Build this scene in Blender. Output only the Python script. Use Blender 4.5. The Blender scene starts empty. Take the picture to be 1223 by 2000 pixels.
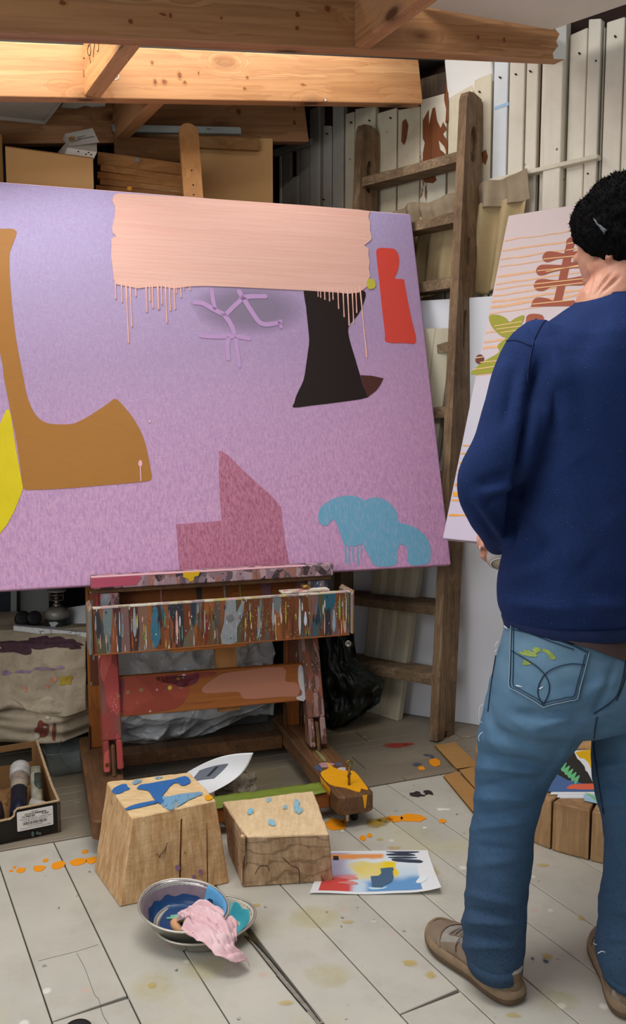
import bpy, bmesh, math, random
import numpy as np
from mathutils import Vector, Matrix, noise as MN
from mathutils.bvhtree import BVHTree
random.seed(7); RNG = np.random.default_rng(7)
SC = bpy.context.scene; COL = SC.collection

# ---------------------------------------------------------------- camera, sky, lights, exposure
CAM_H, FOC, PITCH = 1.25, 1700.0, math.radians(6.2)
cam = bpy.data.cameras.new('camera'); cam_o = bpy.data.objects.new('camera', cam); COL.objects.link(cam_o)
cam.sensor_fit = 'VERTICAL'; cam.sensor_height = 36.0; cam.lens = 36.0 * FOC / 2000.0; cam.clip_start = 0.02
cam_o.location = (0, 0, CAM_H); cam_o.rotation_euler = (math.pi / 2 - PITCH, 0, 0)
SC.camera = cam_o
w = bpy.data.worlds.new('sky'); SC.world = w; w.use_nodes = True
w.node_tree.nodes['Background'].inputs[0].default_value = (0.92, 0.96, 1.0, 1)
w.node_tree.nodes['Background'].inputs[1].default_value = 0.32
def area(name, loc, target, sx, sy, power, col=(1, 1, 1)):
    l = bpy.data.lights.new(name, 'AREA'); l.shape = 'RECTANGLE'; l.size = sx; l.size_y = sy; l.energy = power; l.color = col
    o = bpy.data.objects.new(name, l); COL.objects.link(o); o.location = loc
    d = Vector(target) - Vector(loc); o.rotation_euler = d.to_track_quat('-Z', 'Y').to_euler()
    return o
# daylight through the roof light between the two front beams, and through the bigger roof light over the near floor
k = area('skylight_strip', (-0.98, 2.62, 2.56), (-0.98, 2.62, 0), 3.0, 0.40, 17, (1.0, 0.97, 0.93)); k.rotation_euler = (0, -math.atan(0.147), math.radians(27.9))
area('skylight_front', (-0.45, 1.72, 3.0), (-0.40, 1.95, 0), 1.9, 1.0, 56, (1.0, 0.985, 0.96))
area('studio_window', (-1.75, 0.55, 1.65), (0.1, 2.9, 1.15), 1.5, 1.7, 26, (0.97, 0.985, 1.0))
SC.view_settings.view_transform = 'Standard'; SC.view_settings.look = 'None'
SC.view_settings.exposure = 0.0; SC.view_settings.gamma = 1.0; SC.view_settings.use_curve_mapping = False
SC.cycles.use_denoising = True
SC.cycles.max_bounces = 8; SC.cycles.transparent_max_bounces = 12; SC.cycles.caustics_reflective = False; SC.cycles.caustics_refractive = False

# ---------------------------------------------------------------- measuring: a pixel of the 1223x2000 photograph and a depth give a point
def ray(px, py):
    x = (px - 611.5) / FOC; v = -(py - 1000) / FOC; c, s = math.cos(PITCH), math.sin(PITCH)
    return Vector((x, c + v * s, -s + v * c))
EYE = Vector((0, 0, CAM_H))
def at(px, py, Y): r = ray(px, py); return EYE + r * (Y / r.y)
def fl(px, py, z=0.0): r = ray(px, py); return EYE + r * ((z - CAM_H) / r.z)
def onp(px, py, P, n, off=0.0):
    r = ray(px, py); n = Vector(n).normalized(); return EYE + r * (((Vector(P) + n * off) - EYE).dot(n) / r.dot(n))

# ---------------------------------------------------------------- objects
def empty(name, loc, label, cat, group=None, rot=0.0):
    o = bpy.data.objects.new(name, None); COL.objects.link(o); o.location = loc; o.rotation_euler = (0, 0, rot)
    o.empty_display_size = 0.05
    return tag(o, label, cat, group)
def tag(o, label, cat, group=None):
    o['label'] = label; o['category'] = cat
    if group: o['group'] = group
    return o
def mk(name, verts, faces, mat, parent=None, smooth=False, origin=None, label=None, kind=None):
    """one mesh object; world-space verts are moved to the origin of the thing they belong to"""
    if origin is None and parent is not None:
        r = parent
        while r.parent: r = r.parent
        M = Matrix.Translation(r.location) @ r.rotation_euler.to_matrix().to_4x4()
    elif origin is not None: M = Matrix.Translation(Vector(origin))
    else: M = Matrix.Identity(4)
    Mi = M.inverted()
    me = bpy.data.meshes.new(name)
    me.from_pydata([tuple(Mi @ Vector(v)) for v in verts], [], [list(f) for f in faces]); me.update()
    o = bpy.data.objects.new(name, me); COL.objects.link(o)
    if parent is not None: o.parent = parent
    elif origin is not None: o.location = Vector(origin)
    if mat is not None: me.materials.append(mat)
    if smooth: me.polygons.foreach_set('use_smooth', [True] * len(me.polygons))
    if label: o['label'] = label
    if kind: o['kind'] = kind
    return o
def bm_data(bm):
    bm.verts.ensure_lookup_table(); bm.verts.index_update()
    d = [v.co.copy() for v in bm.verts], [[v.index for v in f.verts] for f in bm.faces]
    bm.free(); return d
def join(*ds):
    V, F = [], []
    for v, f in ds:
        n = len(V); V += [Vector(q) for q in v]; F += [[i + n for i in q] for q in f]
    return V, F
def xf(d, M): return [M @ Vector(v) for v in d[0]], d[1]
def box(sx, sy, sz, bev=0.0, seg=1, c=(0, 0, 0)):
    bm = bmesh.new(); bmesh.ops.create_cube(bm, size=1.0)
    for v in bm.verts: v.co = Vector((v.co.x * sx, v.co.y * sy, v.co.z * sz))
    if bev > 0: bmesh.ops.bevel(bm, geom=list(bm.edges), offset=bev, segments=seg, affect='EDGES', profile=0.6)
    for v in bm.verts: v.co += Vector(c)
    return bm_data(bm)
def bx(x0, x1, y0, y1, z0, z1, bev=0.0, seg=1):
    return box(x1 - x0, y1 - y0, z1 - z0, bev, seg, ((x0 + x1) / 2, (y0 + y1) / 2, (z0 + z1) / 2))
def hexa(b, t, bev=0.0, seg=1, cuts=0):
    """solid from 4 bottom and 4 top corners"""
    bm = bmesh.new(); vs = [bm.verts.new(Vector(p)) for p in list(b) + list(t)]
    for f in ((3, 2, 1, 0), (4, 5, 6, 7), (0, 1, 5, 4), (1, 2, 6, 5), (2, 3, 7, 6), (3, 0, 4, 7)): bm.faces.new([vs[i] for i in f])
    bmesh.ops.recalc_face_normals(bm, faces=bm.faces)
    if bev: bmesh.ops.bevel(bm, geom=list(bm.edges), offset=bev, segments=seg, affect='EDGES')
    if cuts: bmesh.ops.subdivide_edges(bm, edges=list(bm.edges), cuts=cuts, use_grid_fill=True)
    return bm_data(bm)
def frame(p0, p1, up=(0, 0, 1)):
    x = (Vector(p1) - Vector(p0)); L = x.length; x.normalize(); y = Vector(up).cross(x).normalized(); z = x.cross(y)
    M = Matrix((x, y, z)).transposed().to_4x4(); M.translation = Vector(p0); return M, L
def bar(p0, p1, wdt, hgt, bev=0.003, up=(0, 0, 1), dy=0.0, dz=0.0, seg=1):
    M, L = frame(p0, p1, up); return xf(box(L, wdt, hgt, bev, seg, (L / 2, dy, dz)), M)
def tube(pts, r, n=8, closed=False, cap=True):
    pts = [Vector(p) for p in pts]; m = len(pts); V, F = [], []
    rr = r if isinstance(r, (list, tuple)) else [r] * m
    up = Vector((0.13, 0.27, 0.95)); prev = None
    for i, p in enumerate(pts):
        t = (pts[(i + 1) % m] - pts[i - 1]) if closed else (pts[min(i + 1, m - 1)] - pts[max(i - 1, 0)])
        t.normalize()
        a = (prev - t * prev.dot(t)) if prev is not None else up.cross(t)
        if a.length < 1e-6: a = Vector((1, 0, 0)).cross(t)
        a.normalize(); b = t.cross(a); prev = a
        for j in range(n):
            q = 2 * math.pi * j / n; V.append(p + (a * math.cos(q) + b * math.sin(q)) * rr[i])
    for i in range(m if closed else m - 1):
        for j in range(n):
            F.append([i * n + j, i * n + (j + 1) % n, ((i + 1) % m) * n + (j + 1) % n, ((i + 1) % m) * n + j])
    if cap and not closed: F.append(list(range(n))[::-1]); F.append([(m - 1) * n + j for j in range(n)])
    return V, F
def smoothpath(pts, k=6):
    """Catmull-Rom through points"""
    P = [Vector(p) for p in pts]; out = []
    for i in range(len(P) - 1):
        a, b, c, d = P[max(i - 1, 0)], P[i], P[i + 1], P[min(i + 2, len(P) - 1)]
        for j in range(k):
            t = j / k
            out.append(0.5 * ((2 * b) + (c - a) * t + (2 * a - 5 * b + 4 * c - d) * t * t + (3 * b - a - 3 * c + d) * t ** 3))
    out.append(P[-1]); return out
def smoothloop(pts, k=5):
    P = [Vector(p) for p in pts]; n = len(P); out = []
    for i in range(n):
        a, b, c, d = P[i - 1], P[i], P[(i + 1) % n], P[(i + 2) % n]
        for j in range(k):
            t = j / k
            out.append(0.5 * ((2 * b) + (c - a) * t + (2 * a - 5 * b + 4 * c - d) * t * t + (3 * b - a - 3 * c + d) * t ** 3))
    return out
def lathe(prof, n=32, M=None, sx=1.0, sy=1.0):
    V, F = [], []; m = len(prof)
    for r, z in prof:
        for j in range(n):
            q = 2 * math.pi * j / n; V.append(Vector((r * math.cos(q) * sx, r * math.sin(q) * sy, z)))
    for i in range(m - 1):
        for j in range(n): F.append([i * n + j, i * n + (j + 1) % n, (i + 1) * n + (j + 1) % n, (i + 1) * n + j])
    if prof[0][0] > 1e-5: F.append(list(range(n))[::-1])
    if prof[-1][0] > 1e-5: F.append([(m - 1) * n + j for j in range(n)])
    return xf((V, F), M) if M is not None else (V, F)
def poly3(pts, n, th):
    """flat layer of paint or card: planar outline pts (world), normal n, thickness th"""
    n = Vector(n).normalized(); bm = bmesh.new()
    vs = [bm.verts.new(Vector(p) + n * th) for p in pts]; lo = [bm.verts.new(Vector(p)) for p in pts]; k = len(vs)
    f = bm.faces.new(vs); f.normal_update()
    if f.normal.dot(n) < 0: f.normal_flip()
    for i in range(k):
        try: bm.faces.new([vs[i], lo[i], lo[(i + 1) % k], vs[(i + 1) % k]])
        except ValueError: pass
    bmesh.ops.triangulate(bm, faces=[f], ngon_method='EAR_CLIP')
    bmesh.ops.recalc_face_normals(bm, faces=bm.faces)
    return bm_data(bm)
def plate(outer, holes, th):
    """solid plate in the XY plane with holes (curve fill), thickness th, centred on z = 0"""
    cu = bpy.data.curves.new('outline', 'CURVE'); cu.dimensions = '2D'; cu.fill_mode = 'BOTH'; cu.extrude = th / 2
    for loop in [outer] + list(holes):
        sp = cu.splines.new('POLY'); sp.points.add(len(loop) - 1); sp.use_cyclic_u = True
        for p, q in zip(sp.points, loop): p.co = (q[0], q[1], 0, 1)
    return curve_data(cu)
def curve_data(cu):
    o = bpy.data.objects.new('tmp', cu); COL.objects.link(o)
    dg = bpy.context.evaluated_depsgraph_get(); dg.update()
    me = bpy.data.meshes.new_from_object(o.evaluated_get(dg))
    d = [v.co.copy() for v in me.vertices], [list(p.vertices) for p in me.polygons]
    bpy.data.objects.remove(o); bpy.data.curves.remove(cu); bpy.data.meshes.remove(me); return d
def text_data(s, size, ext=0.0003, bold=0.0, align='LEFT', sx=1.0):
    cu = bpy.data.curves.new('text', 'FONT'); cu.body = s; cu.size = size; cu.extrude = ext; cu.offset = bold; cu.align_x = align; cu.resolution_u = 3
    d = curve_data(cu); return [Vector((v.x * sx, v.y, v.z)) for v in d[0]], d[1]
def grid(fn, nu, nv, thick=0.0):
    V = [Vector(fn(i / (nu - 1), j / (nv - 1))) for j in range(nv) for i in range(nu)]
    F = [[j * nu + i, j * nu + i + 1, (j + 1) * nu + i + 1, (j + 1) * nu + i] for j in range(nv - 1) for i in range(nu - 1)]
    if thick: return solid(V, F, thick)
    return V, F
def solid(V, F, th):
    """sheet given a thickness: second skin along the averaged normals, rim stitched"""
    N = normals((V, F)); n = len(V); V2 = [Vector(v) for v in V] + [Vector(v) + Vector(N[i]) * th for i, v in enumerate(V)]
    cnt = {}
    for f in F:
        for i in range(len(f)): e = (f[i], f[(i + 1) % len(f)]); cnt[e] = cnt.get(e, 0) + 1
    F2 = [list(f)[::-1] for f in F] + [[i + n for i in f] for f in F]
    for (a, b) in cnt:
        if (b, a) not in cnt: F2.append([a, b, b + n, a + n])
    return V2, F2
def loft(rings, cap=True):
    """closed tube through rings (lists of equally many points)"""
    n = len(rings[0]); V = [Vector(p) for r in rings for p in r]; F = []
    for i in range(len(rings) - 1):
        for j in range(n): F.append([i * n + j, i * n + (j + 1) % n, (i + 1) * n + (j + 1) % n, (i + 1) * n + j])
    if cap: F.append(list(range(n))[::-1]); F.append([(len(rings) - 1) * n + j for j in range(n)])
    return V, F
def remesh(d, voxel, smooth_n=4, fac=0.5):
    """melt overlapping closed solids into one continuous skin"""
    me = bpy.data.meshes.new('tmp'); me.from_pydata([tuple(v) for v in d[0]], [], d[1]); me.update()
    o = bpy.data.objects.new('tmp', me); COL.objects.link(o)
    bmx = bmesh.new(); bmx.from_mesh(me); bmesh.ops.recalc_face_normals(bmx, faces=bmx.faces); bmx.to_mesh(me); bmx.free()
    m = o.modifiers.new('r', 'REMESH'); m.mode = 'VOXEL'; m.voxel_size = voxel
    s = o.modifiers.new('s', 'SMOOTH'); s.iterations = smooth_n; s.factor = fac
    dg = bpy.context.evaluated_depsgraph_get(); dg.update(); e = bpy.data.meshes.new_from_object(o.evaluated_get(dg))
    r = [v.co.copy() for v in e.vertices], [list(p.vertices) for p in e.polygons]
    bpy.data.objects.remove(o); bpy.data.meshes.remove(me); bpy.data.meshes.remove(e); return r
def normals(d):
    V = np.array([tuple(v) for v in d[0]]); N = np.zeros_like(V)
    for f in d[1]:
        a, b, c = V[f[0]], V[f[1]], V[f[-1]]; q = np.cross(b - a, c - a)
        for i in f: N[i] += q
    return N / np.maximum(np.linalg.norm(N, axis=1, keepdims=True), 1e-12)
def displace(d, fn):
    N = normals(d); return [Vector(v) + Vector(N[i]) * fn(Vector(v), Vector(N[i])) for i, v in enumerate(d[0])], d[1]
def ns(p, s, o=0.0): return MN.noise(Vector((p[0] * s + o, p[1] * s - o, p[2] * s + 3.1 * o)))

# ---------------------------------------------------------------- materials
def hx(h):
    h = h.lstrip('#'); c = [int(h[i:i + 2], 16) / 255 for i in (0, 2, 4)]
    return tuple([(x / 12.92 if x <= 0.04045 else ((x + 0.055) / 1.055) ** 2.4) for x in c] + [1.0])
def softstain(name, c, strength=0.85, sc=30):
    """thin paint that fades out at its edge: opacity falls off across the mark itself"""
    m = Mat(name, 0.6, 0.2); gr = m.n('TexGradient', gradient_type='SPHERICAL'); mp = m.n('Mapping'); m.set(mp.inputs['Vector'], m.tc.outputs['Generated'])
    mp.inputs['Location'].default_value = (-1, -1, 0); mp.inputs['Scale'].default_value = (2, 2, 0); m.set(gr.inputs['Vector'], mp.outputs[0])
    a = m.math('MULTIPLY', m.ramp(gr.outputs[1], [(0.0, 0.0), (0.5, 1.0)]), m.ramp(m.noise(m.co((sc, sc, sc)), 1, 5, 0.65), [(0.3, 0.25), (0.6, 1.0)])); m.col(c)
    m.set(m.b.inputs['Alpha'], m.math('MULTIPLY', a, strength)); return m.m
class Mat:
    def __init__(s, name, rough=0.6, spec=0.3):
        s.m = bpy.data.materials.new(name); s.m.use_nodes = True; s.t = s.m.node_tree; s.b = s.t.nodes['Principled BSDF']
        s.b.inputs['Roughness'].default_value = rough; s.b.inputs['Specular IOR Level'].default_value = spec
        s.tc = s.t.nodes.new('ShaderNodeTexCoord'); s.h = None
    def n(s, typ, **kw):
        nd = s.t.nodes.new('ShaderNode' + typ)
        for k2, v in kw.items():
            if k2.startswith('i_'):
                key = k2[2:]; key = int(key) if key.isdigit() else key
                s.set(nd.inputs[key], v)
            else: setattr(nd, k2, v)
        return nd
    def set(s, inp, v):
        if isinstance(v, bpy.types.NodeSocket): s.t.links.new(v, inp)
        else: inp.default_value = v
    def co(s, scale=(1, 1, 1), loc=(0, 0, 0), rot=(0, 0, 0), rnd=False):
        src = s.tc.outputs['Object']
        if rnd:
            oi = s.n('ObjectInfo'); mu = s.n('Math', operation='MULTIPLY', i_0=oi.outputs['Random'], i_1=37.0)
            ad = s.n('VectorMath', operation='ADD', i_0=src, i_1=mu.outputs[0]); src = ad.outputs[0]
        mp = s.n('Mapping'); s.set(mp.inputs['Vector'], src)
        mp.inputs['Scale'].default_value = scale; mp.inputs['Location'].default_value = loc; mp.inputs['Rotation'].default_value = rot
        return mp.outputs[0]
    def noise(s, co, scale=5.0, detail=4.0, rough=0.6, dist=0.0):
        nd = s.n('TexNoise'); s.set(nd.inputs['Vector'], co); nd.inputs['Scale'].default_value = scale; nd.inputs['Detail'].default_value = detail
        nd.inputs['Roughness'].default_value = rough; nd.inputs['Distortion'].default_value = dist; return nd.outputs[0]
    def vor(s, co, scale=5.0, feature='F1', out='Distance', rnd=1.0):
        nd = s.n('TexVoronoi', feature=feature); s.set(nd.inputs['Vector'], co); nd.inputs['Scale'].default_value = scale; nd.inputs['Randomness'].default_value = rnd
        return nd.outputs[out]
    def ramp(s, fac, stops, interp='LINEAR'):
        nd = s.n('ValToRGB'); s.set(nd.inputs[0], fac); cr = nd.color_ramp; cr.interpolation = interp
        while len(cr.elements) < len(stops): cr.elements.new(0.5)
        for e, (p, c) in zip(cr.elements, stops):
            e.position = p; e.color = hx(c) if isinstance(c, str) else ((c, c, c, 1) if not isinstance(c, tuple) else c)
        return nd.outputs[0]
    def mix(s, fac, a, b, mode='MIX'):
        nd = s.n('MixRGB', blend_type=mode); s.set(nd.inputs[0], fac)
        s.set(nd.inputs[1], hx(a) if isinstance(a, str) else a); s.set(nd.inputs[2], hx(b) if isinstance(b, str) else b); return nd.outputs[0]
    def math(s, op, a, b=0.5): return s.n('Math', operation=op, i_0=a, i_1=b).outputs[0]
    def sep(s, co): return s.n('SeparateXYZ', i_0=co).outputs
    def bump(s, height, strength=0.3, dist=0.002):
        nd = s.n('Bump'); nd.inputs['Strength'].default_value = strength; nd.inputs['Distance'].default_value = dist; s.set(nd.inputs['Height'], height)
        if s.h is not None: s.set(nd.inputs['Normal'], s.h)
        s.h = nd.outputs[0]; s.set(s.b.inputs['Normal'], s.h)
    def col(s, c): s.set(s.b.inputs['Base Color'], hx(c) if isinstance(c, str) else c); return s
    def rough(s, v): s.set(s.b.inputs['Roughness'], v)
def plain(name, c, rough=0.6, var=0.12, scale=9.0, bump=0.0, bscale=60.0, metal=0.0, spec=0.3, rnd=True):
    m = Mat(name, rough, spec); co = m.co(rnd=rnd); m.b.inputs['Metallic'].default_value = metal
    base = hx(c); lo = tuple([x * (1 - var) for x in base[:3]] + [1]); hi = tuple([min(1, x * (1 + var)) for x in base[:3]] + [1])
    m.col(m.mix(m.ramp(m.noise(co, scale, 5), [(0.3, 0.0), (0.7, 1.0)]), lo, hi))
    if bump: m.bump(m.noise(co, bscale, 3), bump, 0.002)
    return m.m
def wood(name, light, mid, dark, axis=0, scale=1.0, knots=0.0, rough=0.55, bump=0.25, dirt=None, rnd=True):
    """sawn timber: long growth bands, fine fibre, knots that push the grain aside"""
    m = Mat(name, rough, 0.25); st = [16.0 * scale] * 3; st[axis] = 0.55 * scale; co = m.co(tuple(st), rnd=rnd)
    warp = m.noise(m.co((1.6, 1.6, 1.6), rnd=rnd), 1.3, 2)
    if knots:
        kst = [6.0] * 3; kst[axis] = 2.6; v = m.vor(m.co(tuple(kst), rnd=rnd), 1.0); push = m.math('MULTIPLY', m.ramp(v, [(0.0, 1.0), (0.3, 0.0)]), 2.2)
        wv = m.n('MixRGB', blend_type='ADD', i_0=1.0, i_1=m.n('MixRGB', blend_type='ADD', i_0=0.9, i_1=co, i_2=warp).outputs[0], i_2=push).outputs[0]
    else: wv = m.n('MixRGB', blend_type='ADD', i_0=0.9, i_1=co, i_2=warp).outputs[0]
    g = m.noise(wv, 1.0, 5, 0.58, 0.3)
    bands = m.math('FRACT', m.math('MULTIPLY', g, 7.0)); bands = m.ramp(bands, [(0.0, 0.0), (0.55, 0.35), (0.9, 1.0), (1.0, 0.0)])
    fst = [90.0 * scale] * 3; fst[axis] = 3.0 * scale; fine = m.noise(m.co(tuple(fst), rnd=rnd), 1.0, 3, 0.6)
    c = m.ramp(g, [(0.3, mid), (0.65, light)]); c = m.mix(m.math('MULTIPLY', bands, 0.5), c, mid); c = m.mix(m.math('MULTIPLY', m.math('MULTIPLY', bands, bands), 0.25), c, dark)
    c = m.mix(m.math('MULTIPLY', m.ramp(fine, [(0.35, 1.0), (0.6, 0.0)]), 0.3), c, dark)
    if knots:
        kn = m.ramp(v, [(0.07, 1.0), (0.11, 0.5), (0.2, 0.0)]); c = m.mix(m.math('MULTIPLY', kn, knots), c, '#4a2410')
    if dirt:
        c = m.mix(m.ramp(m.noise(m.co(rnd=rnd), 7, 6, 0.7), [(0.45, 0.0), (0.75, 0.8)]), c, dirt)
    m.col(c); m.bump(m.math('ADD', m.math('MULTIPLY', bands, 0.4), m.math('MULTIPLY', fine, 0.6)), bump, 0.003); return m.m
def chipped(name, paint, under, grime, amount=0.62, axis=2, rough=0.6):
    """old painted board: paint, chips down to the wood, nail specks, grime"""
    m = Mat(name, rough, 0.3); st = [9.0] * 3; st[axis] = 2.2; co = m.co(tuple(st), rnd=True)
    chip = m.ramp(m.noise(co, 1.0, 7, 0.62, 0.3), [(amount, 0.0), (amount + 0.015, 1.0)])
    gst = [30.0] * 3; gst[axis] = 1.5; grain = m.noise(m.co(tuple(gst), rnd=True), 1.0, 4)
    c = m.mix(m.math('MULTIPLY', m.ramp(m.noise(m.co(rnd=True), 5.0, 6, 0.7), [(0.4, 0.0), (0.8, 1.0)]), 0.6), paint, grime)
    c = m.mix(m.math('MULTIPLY', m.ramp(grain, [(0.3, 1.0), (0.5, 0.0)]), 0.25), c, grime)
    sp = m.ramp(m.vor(m.co((9, 9, 9), rnd=True), 1.0), [(0.035, 1.0), (0.05, 0.0)]); c = m.mix(m.math('MULTIPLY', sp, 0.8), c, '#2a2019')
    c = m.mix(chip, c, under); m.col(c)
    m.bump(m.math('SUBTRACT', m.math('MULTIPLY', grain, 0.4), chip), 0.3, 0.003); return m.m
def paintcol(name, c, rough=0.55, streak=0.10, axis=0, bump=0.15, sc=60.0):
    """artist's paint: flat colour with brush streaks along one axis"""
    m = Mat(name, rough, 0.3); st = [sc] * 3; st[axis] = sc / 22; g = m.noise(m.co(tuple(st)), 1.0, 5, 0.6)
    b = hx(c); lo = tuple([x * (1 - streak) for x in b[:3]] + [1]); hi = tuple([min(1, x * (1 + streak)) for x in b[:3]] + [1])
    m.col(m.mix(g, lo, hi)); m.bump(g, bump, 0.002); return m.m
def splatter(name, base, cols, axis=2, sc=(60, 60, 9), cover=0.5, dirt='#4a3a30', rough=0.5, speck=True):
    """years of paint drips over wood: stretched cells of colour, runs, specks"""
    m = Mat(name, rough, 0.35); warp = m.noise(m.co((20, 20, 6)), 1.0, 4)
    co = m.n('MixRGB', blend_type='ADD', i_0=0.35, i_1=m.co(sc), i_2=warp).outputs[0]
    cell = m.n('TexVoronoi', feature='F1'); m.set(cell.inputs['Vector'], co); cell.inputs['Scale'].default_value = 1.0
    rv = m.sep(cell.outputs['Color'])[0]; k = len(cols)
    pal = m.ramp(rv, [(i / k, c) for i, c in enumerate(cols)], 'CONSTANT')
    msk = m.ramp(m.noise(m.co(tuple(x * 0.5 for x in sc)), 1.0, 6, 0.65), [(cover - 0.03, 0.0), (cover + 0.03, 1.0)])
    g = m.noise(m.co((50, 50, 50)), 1.0, 4); wd = m.mix(g, base, dirt); c = m.mix(msk, wd, pal)
    c2 = m.n('TexVoronoi', feature='F1'); m.set(c2.inputs['Vector'], m.co(tuple(x * 2.3 for x in sc), loc=(3, 1, 2))); c2.inputs['Scale'].default_value = 1.0
    m2 = m.ramp(c2.outputs['Distance'], [(0.18, 1.0), (0.24, 0.0)])
    pal2 = m.ramp(m.sep(c2.outputs['Color'])[1], [(0, '#d9d2c8'), (0.25, '#7d8a92'), (0.4, '#2b2b30'), (0.55, '#c98d86'), (0.7, '#8f6b45'), (0.85, '#c3b04a')], 'CONSTANT')
    c = m.mix(m.math('MULTIPLY', m2, m.ramp(m.sep(c2.outputs['Color'])[2], [(0.45, 0.0), (0.5, 1.0)])), c, pal2)
    if speck:
        s3 = m.ramp(m.vor(m.co((130, 130, 110)), 1.0), [(0.13, 1.0), (0.2, 0.0)]); c = m.mix(m.math('MULTIPLY', s3, m.ramp(m.noise(m.co((9, 9, 9)), 1.0, 2), [(0.5, 0.0), (0.6, 0.9)])), c, '#cfc8bd')
    m.col(c); m.bump(m.math('ADD', msk, m2), 0.35, 0.002); return m.m
# ================================================================ THE ROOM
FV = Vector((-0.468, 0.884, 0)).normalized(); EV = Vector((FV.y, -FV.x, 0))       # floor boards run along FV, roof beams along EV
PW = Vector((0, 4.22, 0)); NW = Vector((-0.645, -0.764, 0)).normalized(); TW = Vector((-NW.y, NW.x, 0))   # board wall: point, normal into the room, direction to the right
def wl(s, out, z): return PW + TW * s + NW * out + Vector((0, 0, z))
WALLM = Matrix((TW, -NW, Vector((0, 0, 1)))).transposed().to_4x4(); WALLM.translation = PW       # wall frame: x along, y into the wall, z up

# floor ----------------------------------------------------------
m = Mat('floor_paint', 0.42, 0.35); co = m.co()
base = m.ramp(m.noise(m.co((3, 3, 3), rnd=True), 1.0, 5, 0.6), [(0.25, '#b9b4a8'), (0.5, '#c4bfb2'), (0.75, '#cdc8ba')])
oi = m.n('ObjectInfo'); base = m.mix(m.math('MULTIPLY', oi.outputs['Random'], 0.16), base, '#a39f96')
yel = m.ramp(m.noise(m.co((2.3, 2.3, 1)), 1.0, 3, 0.55), [(0.56, 0.0), (0.74, 0.5)]); base = m.mix(yel, base, '#c9bf7e')
dirt = m.ramp(m.noise(m.co((5, 5, 5)), 1.3, 8, 0.72), [(0.50, 0.0), (0.78, 0.5)]); base = m.mix(dirt, base, '#a09788')
cell = m.n('TexVoronoi', feature='F1'); m.set(cell.inputs['Vector'], m.co((26, 26, 1))); cell.inputs['Scale'].default_value = 1.0
few = m.ramp(m.sep(cell.outputs['Color'])[0], [(0.80, 0.0), (0.81, 1.0)]); dot = m.math('MULTIPLY', few, m.ramp(m.noise(m.co((90, 60, 1)), 1.0, 3), [(0.50, 0.0), (0.54, 1.0)]))
dot = m.math('MULTIPLY', dot, m.ramp(cell.outputs['Distance'], [(0.10, 1.0), (0.17, 0.0)])); base = m.mix(m.math('MULTIPLY', dot, 0.85), base, '#3c3832')
c2 = m.n('TexVoronoi', feature='F1'); m.set(c2.inputs['Vector'], m.co((19, 19, 1), loc=(4, 9, 0))); c2.inputs['Scale'].default_value = 1.0
few2 = m.ramp(m.sep(c2.outputs['Color'])[1], [(0.86, 0.0), (0.87, 0.75)]); d2 = m.math('MULTIPLY', few2, m.ramp(c2.outputs['Distance'], [(0.13, 1.0), (0.24, 0.0)]))
base = m.mix(d2, base, m.ramp(m.sep(c2.outputs['Color'])[2], [(0, '#e8e4da'), (0.4, '#d8c98c'), (0.7, '#c9b0a0')], 'CONSTANT'))
m.col(base); m.bump(m.noise(m.co((120, 120, 20)), 1.0, 3), 0.12, 0.001); m.bump(dirt, 0.1, 0.001)
FLOOR_M = m.m
FLOOR_SHADED = FLOOR_M.copy(); FLOOR_SHADED.name = 'shaded_floor_paint'; nt = FLOOR_SHADED.node_tree; bs = nt.nodes['Principled BSDF']; lk = bs.inputs['Base Color'].links[0]; src = lk.from_socket
mx = nt.nodes.new('ShaderNodeMixRGB'); mx.blend_type = 'MULTIPLY'; mx.inputs[0].default_value = 1.0; nt.links.new(src, mx.inputs[1]); mx.inputs[2].default_value = hx('#b8ada2'); nt.links.new(mx.outputs[0], bs.inputs['Base Color'])  # same floor paint, shade on the far boards multiplied into its colour
DARK = plain('shadow_gap', '#15120f', 0.9)
floor = mk('floor', *bx(-3.2, 3.2, -1.5, 5.6, -0.08, -0.024), DARK); floor['kind'] = 'structure'
def board_top(poly, gap, z=0.0, nm='plank', mat=None):
    """one floor board from its outline: sides drawn in by the joint, worn top edge"""
    P = [Vector(p) for p in poly]; c = sum(P, Vector()) / len(P); n = len(P)
    def inset(d):
        out = []
        for i in range(n):
            a, b, q = P[i - 1], P[i], P[(i + 1) % n]; e1 = (b - a).normalized(); e2 = (q - b).normalized()
            n1 = Vector((-e1.y, e1.x, 0)); n2 = Vector((-e2.y, e2.x, 0)); bis = (n1 + n2); bis = bis / max(0.3, bis.dot(n1))
            out.append(b + bis * d)
        return out
    if (P[1] - P[0]).cross(P[2] - P[1]).z < 0: P.reverse()
    a, b = inset(gap), inset(gap + 0.0015)
    V = [p + Vector((0, 0, -0.024)) for p in a] + [p + Vector((0, 0, z - 0.0015)) for p in a] + [p + Vector((0, 0, z)) for p in b]
    F = [[i, (i + 1) % n, n + (i + 1) % n, n + i] for i in range(n)] + [[n + i, n + (i + 1) % n, 2 * n + (i + 1) % n, 2 * n + i] for i in range(n)] + [[2 * n + i for i in range(n)]]
    return mk(nm, V, F, mat or FLOOR_M, floor)
SA, SB = Vector((-0.907, 2.401, 0)), Vector((0.395, 2.924, 0)); SD = (SB - SA).normalized(); SN = Vector((-SD.y, SD.x, 0))
def seam_hit(u):   # where the board line u meets the cross seam
    P = EV * u; t = (SA - P).dot(SN) / FV.dot(SN); return P + FV * t
bounds = [0.309 + 0.163 * k for k in range(-9, 15)]
bounds[9:15] = [0.309, 0.471, 0.634, 0.798, 0.962, 1.121]; bounds[15:18] = [1.275, 1.43, 1.565]
joints = {9: [1.745], 13: [1.425], 11: [], 17: [1.15], 5: [1.9], 15: [0.9]}
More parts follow.
